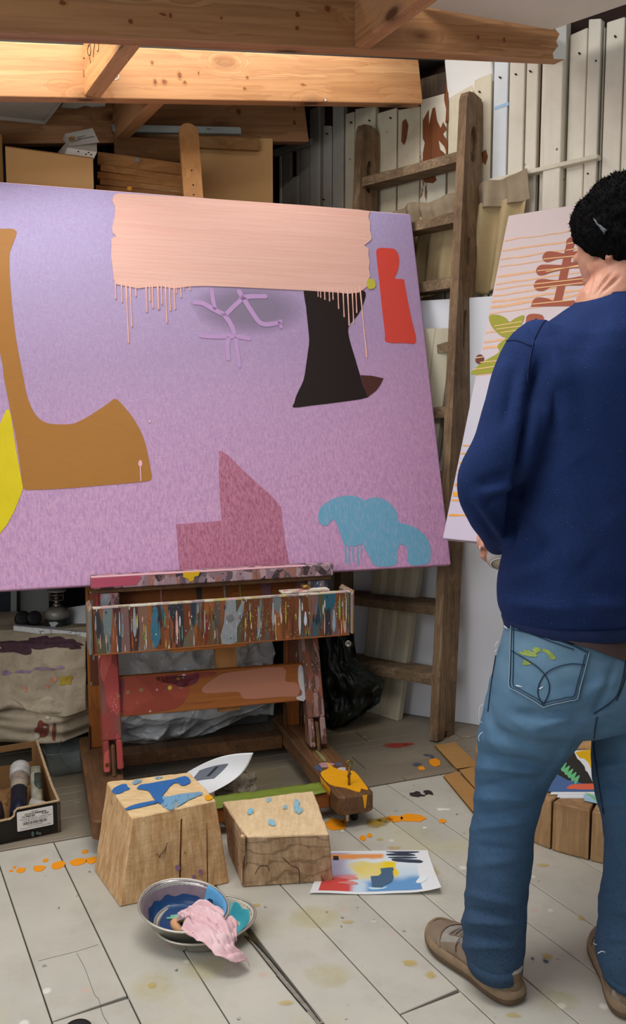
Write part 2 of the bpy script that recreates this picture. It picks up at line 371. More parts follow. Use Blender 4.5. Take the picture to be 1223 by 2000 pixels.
for k in range(len(bounds) - 1):
    u0, u1 = bounds[k], bounds[k + 1]
    if k == 12: u0 += 0.009
    if k == 11: u1 -= 0.002
    vs = [-1.2] + joints.get(k, [random.uniform(-0.3, 0.6)]) + [None]
    for a, b in zip(vs[:-1], vs[1:]):
        q0 = EV * u0 + FV * a; q1 = EV * u1 + FV * (a + 0.008)
        r1 = seam_hit(u1) if b is None else EV * u1 + FV * b; r0 = seam_hit(u0) if b is None else EV * u0 + FV * b
        board_top([q0, q1, r1, r0], 0.0016, z=random.uniform(-0.001, 0.0))
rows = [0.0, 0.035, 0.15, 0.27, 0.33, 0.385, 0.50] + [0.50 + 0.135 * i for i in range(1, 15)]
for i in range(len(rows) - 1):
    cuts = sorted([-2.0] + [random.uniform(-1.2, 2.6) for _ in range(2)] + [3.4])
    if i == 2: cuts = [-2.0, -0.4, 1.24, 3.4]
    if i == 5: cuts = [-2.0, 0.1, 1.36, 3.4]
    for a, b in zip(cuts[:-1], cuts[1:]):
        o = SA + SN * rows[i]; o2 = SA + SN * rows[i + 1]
        board_top([o + SD * a, o + SD * b, o2 + SD * b, o2 + SD * a], 0.0016, z=random.uniform(-0.001, 0.0) + (0.004 if i == 0 else 0), mat=FLOOR_SHADED)
# paint that landed on the boards
def blob(px, py, rx, ry, mat, n=22, jag=0.25, z=0.0012, name='paint_splat', par=None, rot=0.0):
    c = fl(px, py); sd = random.random() * 50; P = []
    sc = c.y / FOC; fy = sc * math.hypot(c.y, CAM_H) / CAM_H
    for i in range(n):
        q = 2 * math.pi * i / n; rr = 1 + jag * (MN.noise(Vector((math.cos(q) * 1.3, math.sin(q) * 1.3, sd))) * 1.6 + 0.5 * MN.noise(Vector((math.cos(q) * 4, math.sin(q) * 4, sd))))
        x, y = rx * rr * math.cos(q), ry * rr * math.sin(q); x, y = x * math.cos(rot) - y * math.sin(rot), x * math.sin(rot) + y * math.cos(rot)
        P.append(c + Vector((x * sc, y * fy, z - 0.0012)))
    return mk(name, *poly3(P, (0, 0, 1), 0.0012), mat, par or floor)
ORANGE = paintcol('orange_paint', '#f59a1c', 0.4); OCHREY = softstain('dusty_yellow_paint', '#b9952c', 0.95, 90)
PALEY = softstain('faded_yellow_paint', '#d2b659', 0.6, 40); REDP = softstain('red_floor_paint', '#b03a32', 0.95, 50); INK = plain('dark_floor_paint', '#35302e', 0.5, 0.2, 40)
BLUEG = softstain('blue_grey_paint', '#4d566e', 0.9, 60); WHITEP = plain('white_floor_paint', '#e2dfd8', 0.6, 0.05)
for a in [(40, 1700, 10, 5), (76, 1696, 12, 6), (112, 1691, 14, 7), (152, 1684, 17, 7), (181, 1680, 12, 6), (88, 1681, 6, 3), (166, 1664, 6, 3.5), (22, 1701, 4, 2), (28, 1694, 3, 2),
          (655, 1611, 20, 12), (806, 1597, 27, 8), (768, 1599, 18, 6), (708, 1637, 7, 5), (722, 1632, 5, 4), (850, 1489, 12, 8), (823, 1500, 7, 4), (864, 1604, 8, 4), (672, 1605, 6, 3)]: blob(*a, ORANGE)
for a in [(733, 1607, 24, 10), (752, 1602, 20, 7)]: blob(*a, OCHREY, jag=0.4)
for a in [(555, 1960, 18, 6), (742, 1640, 8, 3), (770, 1655, 14, 4), (800, 1880, 18, 7), (838, 1700, 24, 9), (1070, 1870, 14, 7), (1135, 1793, 8, 7), (300, 1925, 10, 6), (500, 1768, 10, 4), (1060, 1690, 12, 4), (676, 1800, 12, 4), (840, 1905, 12, 8), (1000, 1985, 16, 6)]: blob(*a, PALEY, jag=0.5)
for a in [(395, 1890, 60, 28), (300, 1930, 55, 30), (455, 1835, 55, 16), (610, 1790, 60, 22), (640, 1905, 50, 26), (1080, 1955, 50, 25)]: blob(*a, softstain('old_yellow_wash', '#cdbf74', 0.26, 14), jag=0.3, z=0.0009)
for a in [(775, 1456, 24, 6), (795, 1453, 18, 3)]: blob(*a, REDP, jag=0.5)
for a in [(813, 1552, 14, 5), (837, 1549, 9, 4), (700, 1528, 9, 3)]: blob(*a, INK, jag=0.5)
for a in [(815, 1494, 13, 5), (832, 1475, 8, 3), (845, 1478, 7, 3), (1065, 1878, 6, 4), (1040, 1872, 5, 3)]: blob(*a, BLUEG, jag=0.5)
for a in [(866, 1581, 14, 3), (1012, 1562, 5, 2), (668, 1624, 4, 2), (830, 1617, 4, 2)]: blob(*a, WHITEP, jag=0.4)
# long open split in the boards beside the bowls
P = [fl(479, 1829), fl(484, 1828), fl(560, 1912), fl(632, 1998), fl(621, 2002), fl(575, 1946), fl(540, 1906), fl(518, 1879)]
mk('floor_crack', *poly3([p + Vector((0, 0, 0.0002)) for p in P], (0, 0, 1), 0.0006), plain('worn_bare_edge', '#8d867b', 0.8, 0.3, 50), floor)
for ln_ in ([(478, 1828), (500, 1853), (524, 1884), (540, 1904)], [(484, 1829), (520, 1866), (560, 1914), (600, 1962), (626, 1996)], [(540, 1905), (575, 1947), (600, 1976)]):
    mk('crack_line', *tube(smoothpath([fl(x, y, 0.0006) for x, y in ln_], 4), 0.0013, 5), DARK, floor)
for ln_ in ([(150, 1862), (165, 1890), (178, 1925), (186, 1945), (193, 1952), (200, 1980), (212, 2000)], [(75, 1877), (110, 1868), (150, 1858), (192, 1845)]):
    mk('crack_line', *tube(smoothpath([fl(x, y, -0.0001) for x, y in ln_], 4), 0.0005, 5), plain('worn_line', '#6b645a', 0.8, 0.3, 90), floor)
# walls ----------------------------------------------------------
BROWN_GAP = plain('dark_red_brown_boards', '#2a1710', 0.8, 0.3)
wall_r = mk('wall_right', *xf(bx(-0.70, 3.2, 0.012, 0.06, 0, 2.9), WALLM), BROWN_GAP, kind='structure')
WHT = chipped('white_board', '#ebe4d4', '#6d5a48', '#cdc2ad', 0.80)
CRM = chipped('cream_board', '#e0d6bd', '#7a4a2a', '#bba98a', 0.70)
CHP = chipped('flaking_board', '#e4ddca', '#7d4526', '#c4b79d', 0.66)
GRY = chipped('grey_board', '#b9b3a6', '#5d4c3c', '#8f887b', 0.74)
BLU = chipped('bluish_board', '#e4e8ec', '#8a8f98', '#cfd3d6', 0.80)
RAW = wood('bare_old_wood', '#6e5c4a', '#4d3f33', '#2a211a', 2, 1.0)
REDB = plain('dark_red_board', '#3a1512', 0.7, 0.2)
def wall_plank(px0, px1, ytop, mat, out=0.0, ybot=None, lean=0.0, th=0.018):
    s0 = (onp(px0, 300, PW, NW) - PW).dot(TW); s1 = (onp(px1, 300, PW, NW) - PW).dot(TW); c = 0.5 * (px0 + px1)
    z1 = onp(c, ytop, PW, NW).z; z0 = 0.0 if ybot is None else onp(c, ybot, PW, NW).z
    cz = random.uniform(-0.006, 0.006)
    y0, y1 = -out - th, 0.0118; g = 0.0022
    return mk('plank', *xf(hexa([(s0 + g, y0, z0), (s1 - g, y0, z0), (s1 - g, y1, z0), (s0 + g, y1, z0)], [(s0 + g + lean, y0, z1 + cz), (s1 - g + lean, y0, z1 - cz), (s1 - g + lean, y1, z1 - cz), (s0 + g + lean, y1, z1 + cz)], 0.003), WALLM), mat, wall_r)
for a in [(549, 555, 297, CHP), (556, 573, 294, GRY), (573, 581, 291, REDB, -0.01), (573, 588, 347, GRY, 0.004), (581, 589, 289, GRY, -0.006), (590, 609, 287, GRY),
          (612, 633, 203, GRY, 0.012), (634.5, 653, 247, GRY), (654.5, 677, 196, GRY, 0.004), (678, 697, 222, CRM), (697.5, 738, 212, CRM, 0.002), (740, 779, 218, CRM), (780, 824, 213, CRM, -0.002),
          (825, 877, 152, CHP, 0.004), (878, 927, 168, CRM), (927.5, 963, 152, CRM, 0.002), (965, 994, 108, BLU), (996, 1027, 106, WHT, 0.003), (1028, 1052, 106, WHT), (1057, 1069, 112, WHT, -0.003),
          (1071, 1107, 52, WHT, 0.03), (1110, 1145, 66, WHT), (1146, 1172, 44, WHT, 0.008), (1173, 1178, 58, GRY, -0.004), (1179, 1216, 44, WHT), (1217.5, 1252, 38, WHT, 0.006), (1253, 1290, 30, WHT), (1292, 1325, 20, WHT, 0.004), (1327, 1370, 20, WHT), (1372, 1420, 14, WHT, 0.004), (1422, 1470, 10, WHT)]: wall_plank(*a)
# bare strip on top of the flaking board, plastered reveal under the roof light, diagonal white fillet on the far left
wall_plank(825, 877, 150, RAW, 0.007, 192)
PLASTER = plain('white_plaster', '#f1efea', 0.7, 0.04, 6, 0.15, 30)
s0 = (onp(879, 200, PW, NW) - PW).dot(TW); s1 = (onp(965, 200, PW, NW) - PW).dot(TW)
z0 = onp(925, 172, PW, NW).z; z1 = onp(925, 96, PW, NW).z
mk('reveal', *xf(hexa([(s0, -0.012, z0 - .05), (s1, -0.012, z0), (s1, 0.011, z0), (s0, 0.011, z0 - .05)], [(s0, -0.05, z1 - 0.03), (s1, -0.05, z1 + 0.03), (s1, 0.011, z1 + 0.03), (s0, 0.011, z1 - 0.03)], 0.004), WALLM), PLASTER, wall_r)
a, b = onp(536, 299, PW, NW, 0.03), onp(611, 277, PW, NW, 0.03)
mk('fillet', *bar(a, b, 0.03, 0.03, 0.003), GRY, wall_r)
BAREB = wood('bare_brown_patch', '#8a5230', '#7a4526', '#5a3018', 2, 0.8)
for pts in ([(826, 236), (833, 222), (838, 214), (838, 244), (845, 212), (850, 209), (854, 236), (861, 250), (866, 238), (873, 252), (866, 262), (874, 276), (874, 302), (868, 286), (857, 274), (860, 292), (866, 297), (875, 306), (875, 333), (826, 338), (826, 300), (830, 279), (826, 270)], [(868, 154), (876, 151), (876, 236), (870, 240), (872, 214), (868, 196)], [(828, 345), (850, 342), (853, 352), (846, 358), (828, 356)], [(786, 238), (792, 232), (797, 244), (793, 272), (789, 283), (784, 276)], [(941, 298), (949, 292), (953, 306), (948, 322), (943, 316)]):
    mk('bare_patch', *poly3([onp(x, y, PW, NW, 0.0225) for x, y in pts], NW, 0.0008), BAREB, wall_r)
BLUELINE = plain('pale_blue_paint', '#a9c9e6', 0.6, 0.05)
a = [onp(966, 209, PW, NW, 0.0185), onp(994, 199, PW, NW, 0.0185), onp(994, 206, PW, NW, 0.0185), onp(966, 215, PW, NW, 0.0185)]
mk('paint_stripe', *poly3(a, NW, 0.0012), BLUELINE, wall_r)
NAILM = plain('nail_head', '#2c2724', 0.5, 0.1, metal=0.6)
for px, py in [(1037, 140), (1009, 146), (978, 152), (938, 180), (723, 236), (687, 240), (764, 231), (702, 206), (633, 390), (1166, 120), (1203, 72), (1157, 306), (1150, 340), (1195, 340), (1133, 105), (890, 152), (640, 262)]:
    P = onp(px, py, PW, NW, 0.02); M, _ = frame(P - NW * 0.012, P + NW * 0.011)
    mk('nail', *xf(lathe([(0.0, 0), (0.0032, 0), (0.0032, 0.0225), (0.001, 0.0235), (0, 0.0235)], 10), M @ Matrix.Rotation(math.pi / 2, 4, 'Y')), NAILM, wall_r)
BACKW = plain('dark_blue_grey_wall', '#3a3f44', 0.85, 0.15, 4)
PB = Vector((-0.21, 4.37, 0))
def eb(t, out, z): return PB + EV * t - FV * out + Vector((0, 0, z))
wb = mk('wall_back', *hexa([eb(-2.6, 0, 0), eb(0.02, 0, 0), eb(0.02, -0.06, 0), eb(-2.6, -0.06, 0)], [eb(-2.6, 0, 2.6), eb(0.02, 0, 2.6), eb(0.02, -0.06, 2.6), eb(-2.6, -0.06, 2.6)]), BACKW, kind='structure')
q0 = eb(-2.3, 0, 0); q1 = q0 - FV * 1.5; d_ = -EV * 0.06; up = Vector((0, 0, 2.5))
mk('wall_left', *hexa([q0, q1, q1 + d_, q0 + d_], [q0 + up, q1 + up, q1 + d_ + up, q0 + d_ + up]), plain('grey_side_wall', '#8d8b86', 0.85, 0.1, 4), kind='structure')

# roof -----------------------------------------------------------
def zb(u): return 2.19 + 0.147 * u                                # underside of the beams
def uv(u, v, dz): return EV * u + FV * v + Vector((0, 0, zb(u) + dz))
ROOFM = plain('dark_roof_lining', '#33302d', 0.9, 0.2, 5)
def slab(u0, u1, v0, v1, z0, z1): return hexa([uv(u0, v0, z0), uv(u1, v0, z0), uv(u1, v1, z0), uv(u0, v1, z0)], [uv(u0, v0, z1), uv(u1, v0, z1), uv(u1, v1, z1), uv(u0, v1, z1)])
ceiling = mk('ceiling', *slab(-0.9, 2.9, 3.06, 4.08, 0.185, 0.22), ROOFM, kind='structure')
# white boarding: a sloping panel on the right towards the viewer, two scraps at the back left
CEILW = plain('white_ceiling_board', '#e9e4d9', 0.7, 0.05, 3)
a, b = at(1078, 58, 3.22), at(826, 13, 2.99)
u_n2 = onp(735, 60, FV * 2.4925, FV).dot(EV)
T = [a, b, b - FV * 1.3 + Vector((0, 0, 0.04)), a - FV * 1.3 + EV * 0.55 + Vector((0, 0, 0.06))]; upv = Vector((0, 0, 0.012))
mk('ceiling_board', *hexa(T, [p + upv for p in T]), CEILW, ceiling)
mk('added_shade_lining', *slab(-0.9, u_n2, 1.95, 2.488, 0.178, 0.20), ROOFM, ceiling)  # unseen lining added to keep the front roof light off the front beam
def ceil_piece(pts, th=0.012):
    n = (pts[1] - pts[0]).cross(pts[2] - pts[0]).normalized(); n = n if n.z > 0 else -n
    return mk('ceiling_board', *poly3(pts, n, th), CEILG, ceiling)
CEILG = plain('grey_white_ceiling_board', '#bdb6ac', 0.75, 0.06, 3)
Y0 = 3.12; A = at(-70, 168, Y0 - 0.2); B_ = at(140, 176, Y0); C_ = at(88, 243, Y0 + 0.32); D = at(-60, 228, Y0 + 0.1)
ceil_piece([A, B_, C_, D])
nn = (B_ - A).cross(D - A).normalized()
E2 = [at(138, 178, 3.42), at(212, 182, 3.47), at(205, 208, 3.5), at(180, 210, 3.49), at(166, 207, 3.48), at(150, 213, 3.48), at(118, 211, 3.47)]
ceil_piece([Vector(p) for p in E2], 0.006)
# ================================================================ BEAMS AND BRACES
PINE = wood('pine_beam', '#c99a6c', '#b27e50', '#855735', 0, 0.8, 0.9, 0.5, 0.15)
PINE_SHADED = wood('shaded_pine_beam', '#c8966a', '#a9764a', '#73492e', 0, 0.8, 0.9, 0.55, 0.15)  # same pine, shade on the less lit beams darkened into its colour
def beam(name, u0, u1, v, h, wdt, mat, label, group='roof beams'):
    a, b = uv(u0, v, 0), uv(u1, v, 0); L = (b - a).length
    o = mk(name, *box(L, wdt, h, 0.004, 2, (L / 2, 0, h / 2)), mat)
    M, _ = frame(a, b); o.matrix_world = M
    o.location = M.to_translation(); o.rotation_euler = M.to_euler(); o['kind'] = 'thing'
    return tag(o, label, 'beam', group)
beam('ceiling_beam', -0.55, 2.35, 2.52, 0.175, 0.055, PINE_SHADED, 'wide knotty pine beam across the top, its white-painted end against the white boards')
beam('ceiling_beam', -0.45, 2.09, 3.035, 0.165, 0.055, PINE, 'brightly lit pale pine beam in the middle with clustered knots and screw eye')
beam('ceiling_beam', -0.35, 1.86, 3.575, 0.16, 0.05, PINE_SHADED, 'dark shaded pine beam at the back above the stored boxes')
BEAMS = [o for o in COL.objects if o.name.startswith('ceiling_beam')]
KNOT = plain('knot_heart', '#7d4a2a', 0.6, 0.3, 90); KNOT_R = plain('knot_ring', '#b07a4c', 0.6, 0.2, 60)
bpy.context.view_layer.update()
def knot(bi, v, px, py, rx, ry, dark=True):
    c = onp(px, py, FV * v, FV, -0.0003); sc = c.y / FOC; b = BEAMS[bi]
    for k_, mt, o_ in ((1.25, KNOT_R, 0.0), (0.75, KNOT, 0.0004)):
        P = [c - FV * o_ + EV * (rx * sc * k_ * (1 + .12 * math.sin(3 * q + px)) * math.cos(q)) + Vector((0, 0, ry * sc * k_ * math.sin(q))) + EV * 0 for q in [i * math.pi / 8 for i in range(16)]]
        o = mk('knot', *poly3(P, -FV, 0.0004), mt); o.parent = b; o.matrix_parent_inverse = b.matrix_world.inverted()
for a in [(321, 160, 6, 5), (351, 147, 5, 7), (361, 161, 4, 4), (303, 160, 4, 6), (297, 122, 3, 4), (478, 173, 4, 3), (483, 151, 3, 3), (388, 143, 1.5, 4), (592, 165, 6, 2)]: knot(1, 3.0075, *a)
for a in [(255, 42, 6, 6), (333, 31, 4, 6), (581, 28, 6, 7), (640, 18, 7, 7), (580, 55, 5, 5), (122, 5, 8, 6), (432, 35, 3, 3), (934, 73, 4, 5), (985, 78, 4, 6), (318, 28, 9, 3)]: knot(0, 2.4925, *a)
for a in [(470, 198, 5, 5), (466, 218, 6, 7), (575, 213, 4, 4), (575, 240, 4, 6)]: knot(2, 3.55, *a)
# flaking white paint left on the end of the front beam
P1 = Vector((EV * 2.35 + FV * (2.52 - 0.0275))) ; z0 = zb(2.35)
pts = [(0, 0.0), (0, 0.175), (-0.05, 0.175), (-0.062, 0.15), (-0.04, 0.13), (-0.05, 0.1), (-0.03, 0.085), (-0.045, 0.06), (-0.035, 0.045), (-0.06, 0.02), (-0.055, 0.0)]
pts = [P1 + EV * (x * 1.0) + Vector((0, 0, z0 + z - 0.0 + x * 0.147)) - FV * 0.0006 for x, z in pts]
o = mk('flaked_paint', *poly3(pts, -FV, 0.0015), PLASTER, None); b0 = BEAMS[0]
bpy.context.view_layer.update(); o.parent = b0; o.matrix_parent_inverse = b0.matrix_world.inverted(); o['label'] = 'flaking white paint on the beam end'
PINE_B = wood('pine_brace', '#d9a873', '#c08a56', '#8f5c34', 0, 0.8, 0.7, 0.5, 0.15)
def brace(name, u, v0, v1, h, wdt, mat, label, du=0.0):
    a, b = uv(u, v0, 0.004), uv(u + du, v1, 0.004); L = (b - a).length; M, _ = frame(a, b)
    o = mk(name, *box(L, wdt, h, 0.003, 2, (L / 2, 0, h / 2)), mat); o.location = M.to_translation(); o.rotation_euler = M.to_euler(); o['kind'] = 'thing'
    return tag(o, label, 'brace', 'cross braces between the roof beams')
def u_at(px, py, v):  # along-beam position of a pixel on the front face at v
    P = onp(px, py, FV * v, FV); return P.dot(EV)
u1 = u_at(180, 168, 3.0075)
br1 = brace('cross_brace', u1, 3.0075, 2.5475, 0.165, 0.052, PINE_B, 'short brace with scribbled pencil marks joining the lit beam and the front beam')
u2 = u_at(706, 92, 2.4925)
brace('cross_brace', u2, 2.4925, 1.75, 0.165, 0.052, PINE_SHADED, 'brace running from the front beam up out of the top edge')
u3 = u_at(232, 250, 3.55)
brace('cross_brace', u3, 3.55, 3.0625, 0.165, 0.05, PINE_SHADED, 'shaded brace between lit beam and rear beam above the metal bar')
# pencil scribbles on the lit side of the brace
PENC = plain('pencil_mark', '#3b2a1c', 0.8, 0.05)
bpy.context.view_layer.update()
SIDE = EV * (u1 - 0.026) ; V_, F_ = [], []
def scrib(pts):
    L = [onp(x, y, SIDE, EV, -0.0008) for x, y in pts]; d = tube(smoothpath(L, 4), 0.0011, 5); n = len(V_); V_.extend(d[0]); F_.extend([[i + n for i in f] for f in d[1]])
for p in [[(160, 112), (162, 128), (164, 148), (161, 156)], [(158, 115), (166, 113)], [(172, 90), (176, 86), (177, 96), (176, 108), (172, 106), (171, 96), (174, 89)], [(186, 76), (184, 92), (182, 112)], [(190, 70), (193, 80), (192, 98), (189, 100)], [(175, 112), (177, 124)], [(200, 75), (204, 70), (203, 80), (200, 82)]]: scrib(p)
o = mk('pencil_mark', V_, F_, PENC, kind='stuff'); o.parent = br1; o.matrix_parent_inverse = br1.matrix_world.inverted()
STEEL = plain('bright_steel', '#c9c6c0', 0.3, 0.05, metal=0.9)
P = onp(208, 146, FV * 3.0075, FV); c_ = onp(225, 149, FV * 2.965, FV); r_ = 0.011
eye = [P, P - FV * 0.02 + EV * 0.01, c_ - EV * 0.012]
d1 = tube(eye, 0.0022, 8); d2 = tube([c_ + EV * (r_ * math.cos(q)) + Vector((0, 0, r_ * math.sin(q))) for q in [i * 2 * math.pi / 20 for i in range(20)]], 0.0022, 8, True)
o = mk('screw_eye', *join(d1, d2), STEEL, None, True, origin=P); tag(o, 'small pale screw eye sticking out of the lit beam beside the brace', 'hook')
P = onp(630, 191, FV * 3.02, FV); Q = P + Vector((0.012, -0.05, -0.028))
o = mk('nail', *join(tube([P + (P - Q) * .3, Q], 0.0018, 8), tube([Q, Q + (Q - P).normalized() * 0.003], 0.0045, 10)), STEEL, None, True, origin=P); tag(o, 'bent nail hanging from the underside of the lit beam', 'nail')
# ================================================================ LADDER AND WHAT LEANS ON THE BOARD WALL
LADW = wood('weathered_ladder_wood', '#a58a6c', '#7d6349', '#3f2d1f', 2, 1.2, 0.9, 0.7, 0.5, '#4a382a')
LADW_H = wood('weathered_tread_wood', '#a58d70', '#7a634a', '#3d2e22', 0, 1.2, 0.7, 0.7, 0.35, '#4a3a2c')
FOOT = Vector((0.505, 3.30, 0)); TOPP = at(922, 186, 3.59)
ladder = empty('ladder', FOOT, 'tall weathered wooden step ladder with slotted side rails leaning on the white boards', 'ladder')
ax = (TOPP - FOOT); LL = ax.length; ax.normalize(); sx_ = TW.copy(); dz_ = ax.cross(sx_).normalized()      # ax up the rail, sx_ across the ladder, dz_ through its depth
sx_ = dz_.cross(ax).normalized() * (1 if dz_.cross(ax).dot(sx_) > 0 else -1)
LW_ = 0.505; RD, RT = 0.128, 0.036
def slot(c, hl, hw): return [(c + hl * math.copysign(abs(math.cos(q)) ** 0.6, math.cos(q)), hw * math.copysign(abs(math.sin(q)) ** 0.8, math.sin(q))) for q in [i * 2 * math.pi / 20 for i in range(20)]]
def rail(off, slots):
    h = RD / 2; out = [(0.0, -h), (LL - 0.04, -h), (LL - 0.01, -h + 0.012), (LL, -0.01), (LL - 0.003, h - 0.02), (LL - 0.03, h), (0.0, h)]
    out += [(0.0, 0.018), (0.028, 0.012), (0.03, -0.006), (0.0, -0.014)]
    V, F = plate(out, [slot(LL - c, hl, hw) for c, hl, hw in slots], RT)
    M = Matrix((ax, dz_, sx_)).transposed().to_4x4(); M.translation = FOOT + sx_ * off
    return xf((V, F), M)
top_slots = [(0.20, 0.07, 0.024), (0.62, 0.055, 0.012), (0.93, 0.08, 0.013)]
mk('rail', *rail(0.0, top_slots), LADW, ladder); mk('rail', *rail(-LW_, [(0.22, 0.07, 0.022), (0.42, 0.035, 0.022)]), LADW, ladder)
def along(px, py):      # height on the right rail's inner edge for a pixel
    n = Vector((ax.cross(sx_))); P = onp(px, py, FOOT, n); return (P - FOOT).dot(ax)
for i, (px, py) in enumerate([(891, 308), (886, 424), (880, 549), (872, 674), (862, 799), (858, 925), (852, 1050), (846, 1178), (838, 1312)]):
    t = along(px, py); q = FOOT + ax * t
    wv = [random.uniform(-0.005, 0.005) for _ in range(9)]; rings = []
    for j in range(9):
        u = -LW_ + LW_ * j / 8; wear = 0.007 * math.sin(math.pi * j / 8) + abs(wv[j]) * 0.6
        f, bk = -RD * 0.44 + wear * 0.5, RD * 0.46; tilt = 0.2
        prof = [(f, -0.036), (bk, -0.030), (bk, 0.008), (0.0, 0.011), (f + 0.012, 0.008 - wear * 0.3), (f, 0.001 - wear * 0.5)]
        rings.append([q + sx_ * u + dz_ * 0 + NW * (-y) + Vector((0, 0, z)) for y, z in prof])
    o = mk('tread', *loft(rings), LADW_H, ladder)

# linen curtain on a batten -------------------------------------
BATT = chipped('cream_batten', '#e2dac6', '#8a6a48', '#c3b69d', 0.78, 0)
a, b = onp(1022, 341, PW, NW, 0.034), onp(1171, 307, PW, NW, 0.034)
a0 = a + (a - b) * 0.45
o = mk('curtain_batten', *bar(a0, b, 0.016, 0.040, 0.002, NW), BATT, None, origin=(a0 + b) / 2); tag(o, 'cream wooden batten nailed across the white boards holding the linen curtain', 'batten')
m = Mat('linen', 0.85, 0.1); co = m.co(); wv = m.math('ADD', m.noise(m.co((700, 700, 30)), 1.0, 2), m.noise(m.co((25, 25, 700)), 1.0, 2))
zz = m.sep(m.tc.outputs['Object'])[2]
c = m.mix(m.ramp(m.noise(co, 9, 5), [(0.3, 0.0), (0.7, 1.0)]), '#a1907a', '#bbab94')
m.col(m.mix(m.math('MULTIPLY', wv, 0.35), c, '#7f6d50')); m.bump(wv, 0.3, 0.001); LINEN = m.m
m = Mat('backlit_linen', 0.85, 0.1); wv = m.math('ADD', m.noise(m.co((700, 700, 30)), 1.0, 2), m.noise(m.co((25, 25, 700)), 1.0, 2))
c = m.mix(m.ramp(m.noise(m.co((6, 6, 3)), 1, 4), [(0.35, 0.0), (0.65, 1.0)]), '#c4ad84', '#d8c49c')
m.col(m.mix(m.math('MULTIPLY', wv, 0.35), c, '#a38b60')); m.bump(wv, 0.3, 0.001); LINEN_BACKLIT = m.m  # yellow of light from behind put into the lower cloth's colour
cs0 = (onp(640, 400, PW, NW) - PW).dot(TW); cs1 = (onp(1046, 340, PW, NW) - PW).dot(TW)
curt = empty('linen_curtain', wl((cs0 + cs1) / 2, 0.06, 1.8), 'crumpled beige linen curtain hanging from the batten behind the ladder', 'curtain')
zt = at(985, 335, 3.45).z; zh = onp(985, 408, PW, NW).z; zbot = onp(930, 574, PW, NW).z
def fold(u, v, amp, ph):
    s = cs0 + (cs1 - cs0) * u
    y = 0.062 + amp * (0.5 + 0.5 * v) * math.sin(u * 84 + 2.2 * math.sin(u * 11) + ph + 0.6 * v) * (0.6 + 0.4 * math.sin(u * 17)) + 0.012 * ns((s, v * 0.15, 0), 9) + 0.009 * ns((s, v * .04, 2), 19)
    return s, y
topz = [0.0, -0.03, -0.01, -0.045, -0.02, -0.03, -0.005, -0.03, -0.012, -0.02, 0.0, -0.008, 0.012]
def tz(u):
    i = min(int(u * 12), 11); f = u * 12 - i; f = f * f * (3 - 2 * f); base = topz[i] * (1 - f) + topz[i + 1] * f
    return zt + base * 0.7 - 0.035 * (1 - u) * 2.0
def val(u, v):
    s, y = fold(u, v, 0.024, 0); z = tz(u) * (1 - v) + (zh - 0.03 * (1 - u)) * v
    return wl(s + 0.02 * v, y + 0.012, z)
def low(u, v):
    s, y = fold(u, v + 1, 0.024, 0.2); z = (zh + 0.02 - 0.03 * (1 - u)) * (1 - v) + (zbot + 0.01 * math.sin(u * 20)) * v
    return wl(s - 0.05 * u * v, y, z)
mk('valance', *grid(val, 130, 26, 0.002), LINEN, curt, True, label='greyer gathered top layer of the linen curtain')
mk('curtain_panel', *grid(low, 130, 30, 0.002), LINEN_BACKLIT, curt, True, label='lower panel of the linen curtain with backlight coloured in')

# big white sheet and cream board leaning at the foot of the wall -
WSH = plain('white_painted_sheet', '#eff1f8', 0.5, 0.03, 3); e_ = Vector((0.897, -0.44, 0)).normalized(); n_ = Vector((-e_.y, e_.x, 0))
b0 = Vector((0.398, 3.573, 0)); L0, L1 = -0.42, 0.40; ln = n_ * 0.035; zt_ = 1.72
bb = [b0 + e_ * L0, b0 + e_ * L1, b0 + e_ * L1 + n_ * 0.014, b0 + e_ * L0 + n_ * 0.014]
o = mk('white_sheet', *hexa(bb, [p + ln + Vector((0, 0, zt_)) for p in bb], 0.003), WSH, None, origin=b0); tag(o, 'large plain white board leaning behind the foot of the ladder', 'board')
CRB = wood('cream_painted_board', '#d2cbb4', '#c6bea6', '#aba184', 2, 0.35, 0.0, 0.6, 0.12, None)
p0 = fl(777, 1409); p1 = p0 + (fl(726, 1393) - p0) * 1.55; nb = Vector((p0.y - p1.y, -(p0.x - p1.x), 0)).normalized(); nb = nb if nb.y > 0 else -nb
t0 = at(886, 640, 3.46); tl = t0 + Vector((-0.20, 0.085, 0)); bk = nb * 0.032; tb = nb * 0.03
root = empty('leaning_board', p0, 'narrow cream plank panel with orange paint spots leaning between ladder and white board', 'board')
for i in range(3):
    f0, f1 = i / 3, (i + 1) / 3; g = 0.0012
    a0 = p0 + (p1 - p0) * (f0 + g); a1 = p0 + (p1 - p0) * (f1 - g); c0 = t0 + (tl - t0) * (f0 + g); c1 = t0 + (tl - t0) * (f1 - g)
    mk('plank', *hexa([a0, a1, a1 + bk, a0 + bk], [c0, c1, c1 + tb, c0 + tb], 0.002), CRB, root)
nf = (p1 - p0).cross(t0 - p0).normalized(); nf = nf if nf.y < 0 else -nf
for px, py, r in [(771, 1124, 7), (786, 1136, 7), (789, 1150, 2), (778, 1119, 3)]:
    P = onp(px, py, p0, nf, 0.0004); q = [P + (onp(px + r * math.cos(a) * (1 + .2 * math.sin(3 * a)), py + r * math.sin(a), p0, nf, 0.0004) - P) for a in [i * math.pi / 8 for i in range(16)]]
    mk('paint_spot', *poly3(q, nf, 0.001), ORANGE, root)

